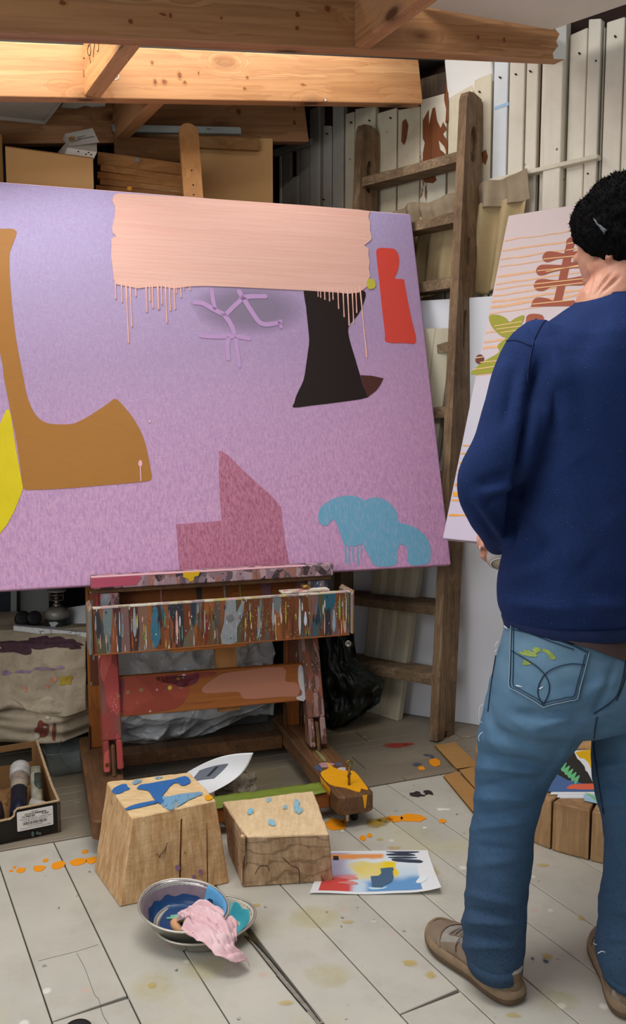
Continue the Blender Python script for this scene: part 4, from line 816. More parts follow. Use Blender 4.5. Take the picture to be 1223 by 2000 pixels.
# ================================================================ THE BIG LILAC PAINTING
def cvw(x, t, o): return EM @ cv(x, t, o)
CN = (EM.to_3x3() @ Vector((0, -math.cos(TLT), math.sin(TLT)))).normalized(); CP = EM @ Vector((0, 0, 0.70))
CH = (2.063 - 0.70) / math.cos(TLT); zb_ = 0.004
big = empty('lilac_painting', EM @ Vector((0, 0.0, 0.70)), 'very large lilac painting with ochre axe, pink block and black trunk on the easel', 'painting')
m = Mat('lilac_canvas', 0.55, 0.3); xyz = m.sep(m.tc.outputs['Object']); nn_ = m.noise(m.co((2.2, 2.2, 2.2)), 1, 5, 0.6)
f = m.math('ADD', m.math('MULTIPLY', xyz[2], 0.72), m.math('MULTIPLY', nn_, 0.10))
f = m.math('ADD', f, m.math('MULTIPLY', xyz[0], -0.10))
c = m.ramp(f, [(0.0, '#e6add0'), (0.22, '#dba9c9'), (0.45, '#cba4c4'), (0.62, '#b89dbf'), (0.82, '#b2a3c6'), (1.0, '#b6aad2')])
rt = m.ramp(m.math('ADD', xyz[0], m.math('MULTIPLY', xyz[2], -0.35)), [(0.15, 0.0), (0.75, 0.55)]); c = m.mix(rt, c, '#e09fc6')
greyp = m.ramp(m.math('ADD', m.vor(m.co((1.7, 1.7, 2.2), loc=(0.1, 0, -2.0)), 1.0), m.math('MULTIPLY', nn_, 0.2)), [(0.25, 0.5), (0.5, 0.0)])
strk = m.noise(m.co((150, 150, 11)), 1, 4, 0.65); strk2 = m.noise(m.co((260, 260, 60)), 1, 3, 0.6)
low_ = m.ramp(xyz[2], [(0.25, 1.0), (1.0, 0.35)])
c = m.mix(m.math('MULTIPLY', m.ramp(strk, [(0.42, 0.0), (0.62, 1.0)]), m.math('MULTIPLY', low_, 0.5)), c, '#a277ab')
c = m.mix(m.math('MULTIPLY', m.ramp(strk2, [(0.55, 0.0), (0.66, 1.0)]), m.math('MULTIPLY', low_, 0.35)), c, '#e8c4dd')
wv = m.math('ADD', m.noise(m.co((420, 420, 40)), 1, 2), m.noise(m.co((40, 40, 420)), 1, 2))
c = m.mix(m.math('MULTIPLY', m.ramp(wv, [(0.8, 0.0), (1.25, 1.0)]), 0.22), c, '#8d78a8')
m.col(c); m.bump(wv, 0.25, 0.001); LILAC = m.m
M3 = Matrix((EX, (EM.to_3x3() @ Vector((0, math.sin(TLT), math.cos(TLT)))), CN)).transposed().to_4x4(); M3.translation = CP
mk('stretched_canvas', *xf(bx(-0.90, 0.893, zb_ - 0.004, CH, -0.040, 0, 0.006, 3), M3), LILAC, big, True)
for e_name, d in (('canvas_edge', bx(-0.895, 0.888, CH - 0.006, CH + 0.0008, -0.036, -0.0015, 0.001)),): mk(e_name, *xf(d, M3), plain('pale_pink_edge', '#ecd0d8', 0.6, 0.05), big)
def onC(px, py, o=0.0004): return onp(px, py, CP, CN, o)
def L(name, pts, mat, th=0.0012, k=4, off=0.0002, smooth=True, label=None):
    P = [onC(x, y, off) for x, y in pts]; P = smoothloop(P, k) if smooth else P
    o = mk(name, *poly3(P, CN, th), mat, big)
    if label: o['label'] = label
    return o
OCHRE = paintcol('ochre_paint', '#a9722f', 0.5, 0.08, 0, 0.2); YEL = paintcol('lemon_paint', '#dcc60c', 0.45, 0.14, 2, 0.25, 30)
axe = [(-110, 448), (-60, 447), (0, 447), (22, 447), (31, 451), (32, 457), (26, 474), (20, 490), (18, 503), (19, 540), (22, 580), (26, 620), (31, 660), (38, 700), (46, 740), (52, 770), (60, 793), (70, 811), (84, 823), (100, 828), (125, 829), (145, 827), (170, 815), (195, 799), (210, 789), (225, 779), (238, 790), (252, 806), (265, 825), (278, 850), (287, 880), (293, 910), (296, 932), (290, 939), (260, 943), (200, 948), (130, 954), (60, 957), (48, 955), (44, 946), (38, 900), (30, 850), (20, 800), (8, 740), (0, 690), (-40, 560), (-110, 500)]
L('axe_shape', axe, OCHRE, 0.0014, 4, 0.0002, True, 'ochre axe shape')
L('yellow_shape', [(-60, 900), (-30, 850), (0, 828), (12, 801), (18, 800), (22, 815), (30, 870), (38, 915), (45, 953), (40, 968), (28, 998), (14, 1024), (0, 1042), (-40, 1060), (-70, 1000)], YEL, 0.0014, 2, 0.0006, False, 'lemon yellow wedge')
PINKB = None
m = Mat('impasto_pink', 0.5, 0.35); g = m.noise(m.co((3, 3, 90)), 1, 6, 0.62); g2 = m.noise(m.co((1.5, 1.5, 26)), 1, 3)
m.col(m.mix(m.math('MULTIPLY', m.ramp(g, [(0.3, 0.0), (0.7, 1.0)]), 0.5), m.mix(g2, '#e0a596', '#ecbfae'), '#eec4b4')); m.bump(g, 0.55, 0.003); m.bump(g2, 0.3, 0.004); PINKB = m.m
pk = [(233, 378), (300, 382), (400, 388), (500, 395), (600, 402), (700, 410), (723, 413), (721, 418), (719, 425), (723, 436), (722, 450), (726, 464), (724, 470), (711, 480), (720, 486), (719, 498), (722, 512), (720, 524), (723, 540), (718, 548), (716, 561), (700, 572), (680, 574), (660, 572), (600, 568), (540, 565), (460, 561), (400, 559), (370, 560), (340, 564), (315, 560), (290, 561), (270, 564), (250, 560), (228, 556), (222, 545), (220, 522), (217, 500), (218, 480), (217, 467), (227, 462), (220, 455), (219, 445), (224, 424), (225, 405), (219, 392), (223, 381)]
L('pink_block', pk, PINKB, 0.0028, 2, 0.0002, False, 'thick brushed pink block')
drips = [(225, 556, 585, 3), (237, 558, 592, 3), (246, 558, 672, 3), (254, 560, 640, 3), (265, 560, 580, 3), (285, 560, 611, 3), (292, 560, 590, 3), (297, 560, 603, 3), (308, 560, 606, 4), (315, 560, 596, 3), (323, 560, 632, 3), (331, 562, 608, 3), (340, 562, 606, 3), (353, 560, 582, 3), (359, 560, 568, 2.5), (371, 560, 568, 2.5), (344, 560, 574, 2.5),
         (621, 569, 580, 2.5), (626, 569, 582, 2.5), (634, 569, 586, 3), (643, 570, 589, 3), (650, 570, 586, 3), (660, 571, 604, 3), (670, 571, 620, 3), (679, 572, 637, 3.5), (688, 572, 632, 3), (695, 569, 612, 3), (703.0, 566, 700, 3)]
ds = []
for x, y0, y1, w_ in drips:
    a, b = onC(x, y0 - 6, 0.001), onC(x + (y1 - y0) * (0.106 if x == 703.0 else 0.05), y1, 0.001); r = w_ * 0.5 * 1.75e-3
    pts = [a + (b - a) * t for t in (0, .3, .6, .85, .97, 1.0)]; d = tube(pts, [r * 1.3, r, r * .8, r * 1.0, r * 1.2, r * .5], 8); ds.append(d)
mk('paint_drips', *join(*ds), plain('pink_drip_paint', '#e8b5a6', 0.4, 0.05), big, True, None, 'thin pink drips running down', 'stuff')
BLKB = paintcol('black_brown_paint', '#1f100c', 0.5, 0.1, 0, 0.1); DKR = paintcol('dark_maroon_paint', '#4e2822', 0.5); RED = paintcol('vermilion_paint', '#d9493c', 0.5, 0.05, 0, 0.1)
L('trunk_shape', [(597, 560), (598, 600), (601, 630), (604, 665), (601, 690), (598, 712), (593, 742), (580, 770), (575, 786), (574, 796), (610, 792), (660, 786), (719, 776), (712, 760), (704, 735), (695, 705), (682, 660), (681, 638), (692, 624), (703, 609), (711, 590), (714, 572), (700, 566), (650, 562)], BLKB, 0.0012, 3, 0.0002, True, 'black brown tree trunk')
L('trunk_shadow', [(704, 733), (726, 734), (749, 739), (743, 752), (735, 763), (722, 773), (718, 776), (710, 752)], DKR, 0.0012, 2, 0.0003, False, 'dark maroon corner')
L('red_shape', [(737, 486), (760, 485), (772, 488), (779, 500), (779, 520), (775, 534), (771, 544), (788, 546), (791, 558), (797, 590), (804, 625), (813, 668), (790, 670), (755, 668), (752, 650), (746, 600), (741, 550), (736, 505)], RED, 0.0012, 3, 0.0002, True, 'red figure-like shape')
L('yellow_dot', [(716, 552), (719, 546), (727, 545), (732, 551), (733, 559), (729, 564), (721, 565), (717, 560)], paintcol('yellow_green_paint', '#c6bd3e', 0.5), 0.0034, 3, 0.0002, True, 'small yellow green dot')
m = Mat('grey_lilac_paint', 0.55, 0.3); gr = m.n('TexGradient', gradient_type='SPHERICAL'); mp = m.n('Mapping'); m.set(mp.inputs['Vector'], m.tc.outputs['Generated']); mp.inputs['Location'].default_value = (-1, 0, -1.2); mp.inputs['Scale'].default_value = (2, 0, 2); m.set(gr.inputs['Vector'], mp.outputs[0])
m.set(m.b.inputs['Alpha'], m.math('MULTIPLY', m.ramp(gr.outputs[1], [(0.0, 0.0), (0.6, 1.0)]), 0.6)); m.col('#94879b'); GREYL = m.m
gl = L('grey_cloud', [(372, 563), (430, 560), (500, 563), (560, 566), (597, 570), (600, 610), (580, 640), (540, 655), (490, 668), (430, 662), (402, 652), (395, 638), (385, 615), (370, 590)], GREYL, 0.0006, 3, 0.0001, True, 'thin grey wash behind the branches')
BR = paintcol('branch_paint', '#bd97c6', 0.5, 0.06, 0)
def stroke(pts, wpx, nm='branch'):
    P = [Vector((x, y, 0)) for x, y in pts]; P = smoothpath(P, 3); up_, lo_ = [], []
    for i, p in enumerate(P):
        t = (P[min(i + 1, len(P) - 1)] - P[max(i - 1, 0)]).normalized(); n = Vector((-t.y, t.x, 0)); w_ = wpx / 2 * (1 + 0.15 * MN.noise(p * 0.08))
        up_.append(p + n * w_); lo_.append(p - n * w_)
    cap1 = [P[-1] + (P[-1] - P[-2]).normalized() * wpx * 0.4]; cap0 = [P[0] - (P[1] - P[0]).normalized() * wpx * 0.4]
    L(nm, [(q.x, q.y) for q in up_ + cap1 + lo_[::-1] + cap0], BR, 0.0010, 1, 0.0008, False)
for st, w_ in [([(378, 591), (395, 592), (415, 603), (437, 614)], 9), ([(413, 565), (416, 585), (420, 603)], 8), ([(441, 615), (455, 600), (472, 583), (466, 568)], 9), ([(472, 582), (490, 579), (520, 579)], 9), ([(476, 583), (490, 606), (510, 632), (536, 632), (549, 628)], 9), ([(436, 612), (450, 632), (458, 652)], 9), ([(390, 655), (420, 658), (460, 657), (488, 662)], 8), ([(446, 660), (444, 680), (446, 702)], 9), ([(460, 660), (464, 690), (468, 716)], 8), ([(545, 628), (550, 640)], 6)]: stroke(st, w_)
m = Mat('rose_wash', 0.55, 0.3); s_ = m.noise(m.co((170, 170, 14)), 1, 4, 0.65); v_ = m.ramp(m.vor(m.co((110, 110, 60)), 1), [(0.12, 1.0), (0.2, 0.0)])
m.col(m.mix(m.math('MULTIPLY', v_, 0.6), m.mix(m.ramp(s_, [(0.35, 0.0), (0.65, 1.0)]), '#a05a72', '#c4819a'), '#6d2f45')); m.bump(s_, 0.2, 0.001); ROSE = m.m
L('rose_shape', [(428, 880), (434, 882), (445, 889), (470, 914), (500, 942), (530, 968), (549, 991), (551, 1015), (557, 1060), (566, 1105), (564, 1116), (430, 1122), (352, 1126), (349, 1090), (344, 1024), (400, 1020), (433, 1017), (430, 980), (428, 930)], ROSE, 0.0010, 1, 0.0002, False, 'speckled rose ship-like shape')
m = Mat('blue_wash', 0.55, 0.3); s_ = m.noise(m.co((150, 150, 12)), 1, 4, 0.65)
m.col(m.mix(m.ramp(s_, [(0.45, 0.0), (0.7, 0.6)]), '#6ba6c2', '#9fb0cc')); m.bump(s_, 0.2, 0.001); BLUEW = m.m
L('blue_cloud', [(622, 1005), (626, 992), (640, 980), (660, 971), (680, 968), (698, 970), (712, 977), (722, 973), (738, 972), (755, 978), (768, 990), (776, 1004), (779, 1020), (795, 1024), (815, 1033), (832, 1048), (840, 1066), (841, 1085), (836, 1101), (800, 1103), (796, 1080), (794, 1068), (780, 1064), (776, 1085), (772, 1104), (735, 1106), (724, 1092), (712, 1070), (708, 1062), (696, 1066), (680, 1066), (672, 1062), (664, 1040), (655, 1018), (648, 1016), (640, 1026), (630, 1026), (623, 1018)], BLUEW, 0.0010, 3, 0.0002, True, 'blue cloud shape')
for x0, x1, y0, y1 in [(673, 676, 1060, 1100), (680, 683, 1060, 1103), (688, 691, 1062, 1098), (697, 700, 1064, 1104), (704, 706, 1060, 1090)]:
    L('blue_streak', [(x0, y0), (x1, y0), (x1 + 1, y1), (x0 + 1, y1)], BLUEW, 0.0008, 1, 0.0002, False)
for x, y, r in [(274, 905, 4), (292, 823, 2)]:
    L('pink_fleck', [(x + r * math.cos(q), y + 1.6 * r * math.sin(q)) for q in [i * math.pi / 5 for i in range(10)]], PINKL, 0.0016, 1, 0.0012, False)
L('pink_fleck', [(273, 910), (275, 910), (276, 940), (274, 940)], PINKL, 0.0012, 1, 0.0014, False)
# ================================================================ THINGS ON THE FLOOR
def cut(d, cutters):
    def tmp(q):
        me = bpy.data.meshes.new('t'); me.from_pydata([tuple(v) for v in q[0]], [], q[1]); me.update()
        b = bmesh.new(); b.from_mesh(me); bmesh.ops.recalc_face_normals(b, faces=b.faces); b.to_mesh(me); b.free()
        o = bpy.data.objects.new('t', me); COL.objects.link(o); return o
    o = tmp(d); cs = [tmp(c) for c in cutters]
    for c in cs: md = o.modifiers.new('b', 'BOOLEAN'); md.operation = 'DIFFERENCE'; md.object = c; md.solver = 'FAST'
    dg = bpy.context.evaluated_depsgraph_get(); dg.update(); e = bpy.data.meshes.new_from_object(o.evaluated_get(dg))
    r = [v.co.copy() for v in e.vertices], [list(p.vertices) for p in e.polygons]
    for q in [o] + cs: bpy.data.objects.remove(q)
    bpy.data.meshes.remove(e); return r
def hewn(b, t, amp=0.003, sc=22, cuts=14, seed=0.0):
    d = hexa(b, t, 0.003, 1, cuts)
    return displace(d, lambda p, n: amp * ns(p, sc, seed) + amp * 0.6 * ns((p.x, p.y, p.z * 0.25), sc * 3, seed) if p.z > 0.004 else 0.0)
m = Mat('sawn_block_end', 0.75, 0.15); st = m.noise(m.co((16, 16, 70)), 1, 5, 0.6); st2 = m.noise(m.co((70, 70, 8)), 1, 5, 0.65)
zz = m.n('NewGeometry'); up_ = m.ramp(m.sep(zz.outputs['Normal'])[2], [(0.55, 0.0), (0.85, 1.0)])
side = m.mix(m.ramp(st2, [(0.35, 0.0), (0.65, 1.0)]), '#b98d60', '#d9b487'); side = m.mix(m.math('MULTIPLY', m.ramp(m.noise(m.co((7, 7, 4)), 1, 6, 0.7), [(0.5, 0.0), (0.7, 1.0)]), 0.5), side, '#94693d')
side = m.mix(m.ramp(m.noise(m.co((20, 20, 20)), 1, 4), [(0.66, 0.0), (0.72, 0.7)]), side, '#4d3824')
tp_ = m.mix(m.ramp(m.noise(m.co((18, 75, 10), rot=(0, 0, 0.5)), 1, 5, 0.6), [(0.3, 0.0), (0.7, 1.0)]), '#dbb582', '#efd3a4')
m.col(m.mix(up_, side, tp_)); m.bump(m.math('ADD', st, st2), 0.6, 0.004); BLKA = m.m
m = Mat('weathered_block', 0.75, 0.15); st2 = m.noise(m.co((60, 60, 7)), 1, 5, 0.65)
zz = m.n('NewGeometry'); up_ = m.ramp(m.sep(zz.outputs['Normal'])[2], [(0.55, 0.0), (0.85, 1.0)])
side = m.mix(m.ramp(st2, [(0.35, 0.0), (0.65, 1.0)]), '#a98768', '#cbac8a'); side = m.mix(m.ramp(m.noise(m.co((9, 9, 9)), 1.3, 7, 0.72), [(0.5, 0.0), (0.7, 0.6)]), side, '#76573e')
rings = m.n('TexWave', wave_type='RINGS'); m.set(rings.inputs['Vector'], m.co((5, 5, 9), loc=(.4, 0, -.3))); rings.inputs['Scale'].default_value = 1.6; rings.inputs['Distortion'].default_value = 9; rings.inputs['Detail'].default_value = 3
side = m.mix(m.ramp(rings.outputs[1], [(0.0, 0.45), (0.12, 0.0)]), side, '#5d4430')
tp_ = m.mix(m.ramp(m.noise(m.co((95, 22, 10)), 1, 5, 0.6), [(0.3, 0.0), (0.7, 1.0)]), '#dab98c', '#edd3aa')
m.col(m.mix(up_, side, tp_)); m.bump(st2, 0.6, 0.004); BLKB = m.m
# block A
za = 0.22; tA = [fl(258, 1598, za), fl(422, 1563, za), fl(371, 1508, za), fl(209, 1527, za)]; bA = [fl(234, 1772), fl(448, 1725), Vector((-0.335, 2.49, 0)), fl(184, 1701)]
A_ = empty('wood_block', (sum(bA, Vector()) / 4), 'taller tapered wood block with blue brushed paint on its sawn top', 'wood block')
fn = (bA[1] - bA[0]).cross(Vector((0, 0, 1))).normalized()
def kerf(pxa, pya, pxb, pyb, w_, depth):
    n_f = (tA[0] - bA[0]).cross(bA[1] - bA[0]).normalized(); p, q = onp(pxa, pya, bA[0], n_f), onp(pxb, pyb, bA[0], n_f)
    r = (bA[1] - bA[0]).normalized() * w_ / 2; o = fn * 0.03
    return hexa([q - r + o, q + r + o, q + r - fn * depth, q - r - fn * depth], [p - r + o, p + r + o, p + r - fn * depth, p - r - fn * depth])
ks = [kerf(356, 1602, 351, 1752, 0.005, 0.02), kerf(406, 1560, 406, 1752, 0.004, 0.012)]
mk('block', *cut(hewn(bA, tA, 0.0022, 20, 16, 1.0), ks), BLKA, A_)
def drybrush(name, c, dens, sc=(95, 16, 10), rot=0.5):
    m = Mat(name, 0.65, 0.2); g = m.noise(m.co(sc, rot=(0, 0, rot)), 1, 5, 0.65); m.col(m.mix(g, c, tuple([x * 0.75 for x in hx(c)[:3]] + [1]))); m.set(m.b.inputs['Alpha'], m.ramp(g, [(dens - 0.06, 0.0), (dens + 0.06, 1.0)])); return m.m
BLU_B = drybrush('cobalt_brush_paint', '#3a74ba', 0.36); BLU_L = drybrush('pale_cobalt_paint', '#7fb0d2', 0.42)
def top_patch(pts, mat, z, par, th=0.0012, nm='paint_patch'):
    return mk(nm, *poly3(smoothloop([fl(x, y, z) for x, y in pts], 2), (0, 0, 1), th), mat, par)
top_patch([(222, 1540), (236, 1533), (247, 1532), (249, 1537), (254, 1541), (244, 1545), (239, 1548), (228, 1551), (219, 1547)], BLU_B, za + .0022, A_)
top_patch([(244, 1580), (262, 1572), (285, 1567), (303, 1564), (306, 1568), (290, 1573), (270, 1578), (250, 1582)], BLU_B, za + .0022, A_)
top_patch([(267, 1540), (275, 1533), (290, 1531), (310, 1527), (322, 1525), (340, 1522), (362, 1516), (372, 1524), (370, 1530), (356, 1535), (345, 1529), (335, 1533), (325, 1545), (316, 1556), (320, 1566), (312, 1570), (303, 1562), (296, 1553), (290, 1545), (278, 1542)], BLU_B, za + .0022, A_)
top_patch([(316, 1556), (330, 1556), (352, 1551), (372, 1549), (392, 1547), (394, 1552), (370, 1562), (350, 1574), (335, 1582), (320, 1577), (314, 1567)], BLU_L, za + .0020, A_)
top_patch([(258, 1528), (268, 1523), (277, 1524), (272, 1530), (262, 1532)], BLU_L, za + .0020, A_); top_patch([(303, 1519), (313, 1517), (318, 1519), (308, 1522)], BLU_L, za + .0020, A_)
top_patch([(400, 1556), (408, 1553), (416, 1557), (412, 1562), (404, 1563)], YEO, za + .0020, A_)
def side_patch(pts, mat, par, P, n, th=0.001, nm='paint_patch', off=0.0022):
    return mk(nm, *poly3(smoothloop([onp(x, y, P, n, off) for x, y in pts], 2), n, th), mat, par)
nL = (tA[3] - bA[3]).cross(bA[0] - bA[3]).normalized(); nL = nL if nL.x < 0 else -nL
side_patch([(238, 1580), (244, 1580), (250, 1592), (243, 1605), (234, 1618), (234, 1600)], paintcol('slate_blue_paint', '#5d7489', 0.6, 0.2, 2), A_, bA[0], nL)
nF = (tA[0] - bA[0]).cross(bA[1] - bA[0]).normalized(); nF = nF if nF.y < 0 else -nF
VIO = plain('violet_spot', '#8d6580', 0.7, 0.15, 50)
for x, y, r in [(347, 1695, 5), (392, 1703, 4.5), (379, 1713, 3.5)]: side_patch([(x + r * math.cos(q), y + 1.2 * r * math.sin(q)) for q in [i * math.pi / 4 for i in range(8)]], VIO, A_, bA[0], nF)
CRK = plain('crack', '#4a3524', 0.9, 0.2)
def crack(pts, par, P, n, r=0.0012, mat=CRK, off=0.0016):
    return mk('crack', *tube(smoothpath([onp(x, y, P, n, off) for x, y in pts], 4), [r * (0.4 + 0.6 * math.sin(math.pi * i / (len(pts) * 4 - 4))) for i in range(len(pts) * 4 - 3)], 5), mat, par)
crack([(302, 1672), (308, 1668), (312, 1676), (314, 1668), (320, 1664), (326, 1650), (327, 1646), (322, 1668)], A_, bA[0], nF)
crack([(215, 1630), (228, 1650), (250, 1676)], A_, bA[0], nL, 0.0025); crack([(218, 1655), (232, 1672), (250, 1688)], A_, bA[0], nL, 0.0015)
# block B
zb2 = 0.15; tB = [fl(482, 1635, zb2), fl(644, 1630, zb2), fl(612, 1544, zb2), fl(434, 1566, zb2)]; bB = [fl(474, 1733), fl(651, 1722), Vector((0.0, 2.50, 0)), Vector((-0.245, 2.40, 0))]
B_o = empty('wood_block', (sum(bB, Vector()) / 4), 'lower weathered wood block with pale blue flecks, beside the print on the floor', 'wood block')
mk('block', *hewn(bB, tB, 0.0026, 20, 16, 5.0), BLKB, B_o)
LB = drybrush('sky_blue_fleck', '#9bd0e4', 0.46)
for pts in [[(572, 1563), (580, 1561), (586, 1568), (583, 1574), (592, 1580), (588, 1588), (578, 1588), (574, 1578)], [(524, 1602), (532, 1600), (538, 1608), (536, 1613), (526, 1611)], [(484, 1582), (492, 1578), (496, 1586), (490, 1591), (484, 1589)], [(518, 1560), (526, 1556), (530, 1563), (522, 1568)], [(552, 1574), (560, 1572), (562, 1578), (555, 1580)]]: top_patch(pts, LB, zb2 + .0026, B_o)
nB = (tB[0] - bB[0]).cross(bB[1] - bB[0]).normalized(); nB = nB if nB.y < 0 else -nB
crack([(585, 1728), (584, 1700), (578, 1694), (566, 1688), (548, 1670), (530, 1650)], B_o, bB[0], nB, 0.0014); crack([(498, 1708), (508, 1692), (522, 1692), (526, 1702)], B_o, bB[0], nB); crack([(600, 1690), (606, 1680), (616, 1686), (610, 1690), (602, 1688)], B_o, bB[0], nB)
crack([(640, 1660), (636, 1680), (644, 1685), (634, 1694), (628, 1712), (634, 1722)], B_o, bB[0], nB, 0.0012); crack([(476, 1632), (480, 1650), (476, 1690), (474, 1730)], B_o, bB[0], nB, 0.0016)
SPL = hexa([bB[0] + Vector((-.002, -.004, .05)), bB[0] + Vector((.012, -.006, .05)), bB[0] + Vector((.012, .01, .05)), bB[0] + Vector((-.002, .01, .05))], [tB[0] + Vector((-.016, -.006, .004)), tB[0] + Vector((-.004, -.008, .002)), tB[0] + Vector((-.004, .01, .002)), tB[0] + Vector((-.016, .01, .004))], 0.002)
mk('splinter', *SPL, BLKB, B_o)

# sawn log slice with prints on it --------------------------------
LC = Vector((1.0, 2.75, 0)); LR = 0.46; LH = 0.148
logm = wood('log_slice_wood', '#c09a70', '#a58058', '#7a5a3c', 2, 0.7, 0.4, 0.7, 0.3, '#8a6a4a')
lg_ = empty('log_slice', LC, 'low round slice of sawn log split by dark saw kerfs, with prints lying on it', 'log')
def ang(p): return math.atan2(p.y - LC.y, p.x - LC.x)
a1, a2 = ang(fl(1078, 1659)), ang(fl(1153, 1677))
bnd = [a1 - 0.62, a1, a2, a2 + 0.35, a2 + 0.85, a2 + 1.6, a2 + 2.4, a2 + 3.2, a2 + 4.0, a1 - 0.62 + 2 * math.pi]
for i in range(len(bnd) - 1):
    g = 0.0065; P = [LC + Vector((0.03 * math.cos((bnd[i] + bnd[i + 1]) / 2), 0.03 * math.sin((bnd[i] + bnd[i + 1]) / 2), 0))]
    for j in range(9):
        q = bnd[i] + g + (bnd[i + 1] - bnd[i] - 2 * g) * j / 8; r = LR + 0.006 * MN.noise(Vector((q * 4, 2, 0))); dn_ = -(math.cos(q) * NW.x + math.sin(q) * NW.y); r = min(r, 0.33 / dn_) if dn_ > 0.2 else r; P.append(LC + Vector((r * math.cos(q), r * math.sin(q), 0)))
    cc = sum(P, Vector()) / len(P); rings = [[p + (cc - p).normalized() * e + Vector((0, 0, z)) for p in P] for z, e in ((0.001, 0.004), (0.006, 0.0), (LH - 0.003, 0.001), (LH, 0.004))]
    mk('wedge', *loft(rings), logm, lg_)
mk('heartwood', *xf(lathe([(0, 0.001), (0.32, 0.001), (0.32, LH - 0.012), (0, LH - 0.012)], 40), Matrix.Translation(LC)), plain('dark_heartwood', '#2c1e14', 0.9, 0.2), lg_)
o = empty('wood_offcut', (0.93, 2.93, LH), 'short pale wood offcut lying on the far side of the log slice', 'wood block')
bo = [Vector((0.825, 2.80, LH)), Vector((1.05, 2.79, LH)), Vector((1.07, 3.06, LH)), Vector((0.845, 3.07, LH))]
mk('block', *cut(hexa(bo, [p + Vector((0, 0, 0.05)) for p in bo], 0.003), [bar(Vector((0.868, 2.75, LH + .05)), Vector((0.90, 2.90, LH + .05)), 0.005, 0.16, 0)]), wood('pale_offcut', '#d6b083', '#c49a68', '#9a7040', 1, 0.8, 0.2, 0.7, 0.2), o)
PAPER = plain('white_paper', '#eeeef0', 0.6, 0.02); 
def sheet_on(name, q, z, label, th=0.0006, group=None, bend=None):
    c = sum(q, Vector()) / 4 + Vector((0, 0, z)); o = empty(name, c, label, 'print', group)
    mk('paper', *hexa([p + Vector((0, 0, z)) for p in q], [p + Vector((0, 0, z + th)) for p in q]), PAPER, o); return o
qz = [fl(1060, 1548, LH), Vector((0.97, 2.49, LH)), Vector((0.985, 2.80, LH)), fl(1082, 1471, LH)]; qz = [Vector((p.x, p.y, 0)) for p in qz]
def shift(q, dx, dy, r): 
    c = sum(q, Vector()) / 4; return [c + Matrix.Rotation(r, 3, 'Z') @ (p - c) + Vector((dx, dy, 0)) for p in q]
for i, (dx, dy, r) in enumerate([(0.05, -0.052, -0.06), (0.035, -0.042, -0.02), (0.025, -0.030, -0.05)]):
    s = sheet_on('art_print', shift(qz, dx, dy, r), LH + 0.0005 + 0.0012 * i, ['lowest white print under the black and green print, on the log slice', 'second white print from the bottom of the pile on the log slice', 'pale blue and green print just under the top print on the log slice'][i])
    if i == 2:
        zq = LH + 0.0005 + 0.0012 * i + 0.0006
        mk('printed_shape', *poly3([fl(x, y, zq) for x, y in [(1140, 1552), (1176, 1552), (1178, 1572), (1142, 1564)]], (0, 0, 1), 0.0002), plain('print_sky', '#a9cbe6', 0.6, 0.05), s)
        mk('printed_shape', *poly3([fl(x, y, zq + .0002) for x, y in [(1142, 1548), (1152, 1550), (1166, 1558), (1178, 1558), (1178, 1568), (1168, 1568), (1156, 1558)]], (0, 0, 1), 0.0002), plain('print_green', '#86c98c', 0.6, 0.05), s)
zt2 = LH + 0.0045; tp2 = sheet_on('art_print', qz, zt2 - 0.0006, 'top print with black field, green fern and yellow wedge on the log slice'); 
def pr(par, pts, c_, z, sm=True, k=2):
    P = [fl(x, y, z) for x, y in pts]; P = smoothloop(P, k) if sm else P
    return mk('printed_shape', *poly3(P, (0, 0, 1), 0.00015), plain('print_' + c_[1:], c_, 0.55, 0.05), par)
z = zt2 + 0.0001
pr(tp2, [(1066, 1546), (1086, 1512), (1140, 1514), (1160, 1540), (1190, 1541), (1190, 1546)], '#4d6d9e', z, False)
pr(tp2, [(1078, 1474), (1088, 1472), (1122, 1469), (1126, 1478), (1128, 1482), (1133, 1486), (1142, 1497), (1144, 1505), (1148, 1508), (1160, 1531), (1135, 1530), (1124, 1524), (1110, 1524), (1086, 1511), (1072, 1500)], '#2c2a2a', z + .0002, False)
pr(tp2, [(1124, 1469), (1152, 1464), (1180, 1464), (1180, 1500), (1154, 1500), (1150, 1490), (1142, 1482), (1132, 1480)], '#eebb14', z + .0002, False)
pr(tp2, [(1111, 1541), (1112, 1535), (1120, 1532), (1165, 1530), (1190, 1529), (1190, 1541)], '#e86a4c', z + .0004)
GN = '#6fc487'
pr(tp2, [(1086, 1486), (1094, 1493), (1104, 1503), (1116, 1515), (1128, 1522), (1124, 1524), (1112, 1518), (1100, 1506), (1088, 1494)], GN, z + .0004)
for i in range(6):
    x, y = 1092 + 6.4 * i, 1487 + 6.2 * i; pr(tp2, [(x - 5, y + 8), (x - 4, y + 4), (x + 4, y - 2), (x + 8, y - 4), (x + 8, y), (x + 2, y + 4)], GN, z + .0005)
    pr(tp2, [(x - 2, y + 9), (x + 2, y + 3), (x + 7, y + 1), (x + 4, y + 9), (x, y + 14)], GN, z + .00055)

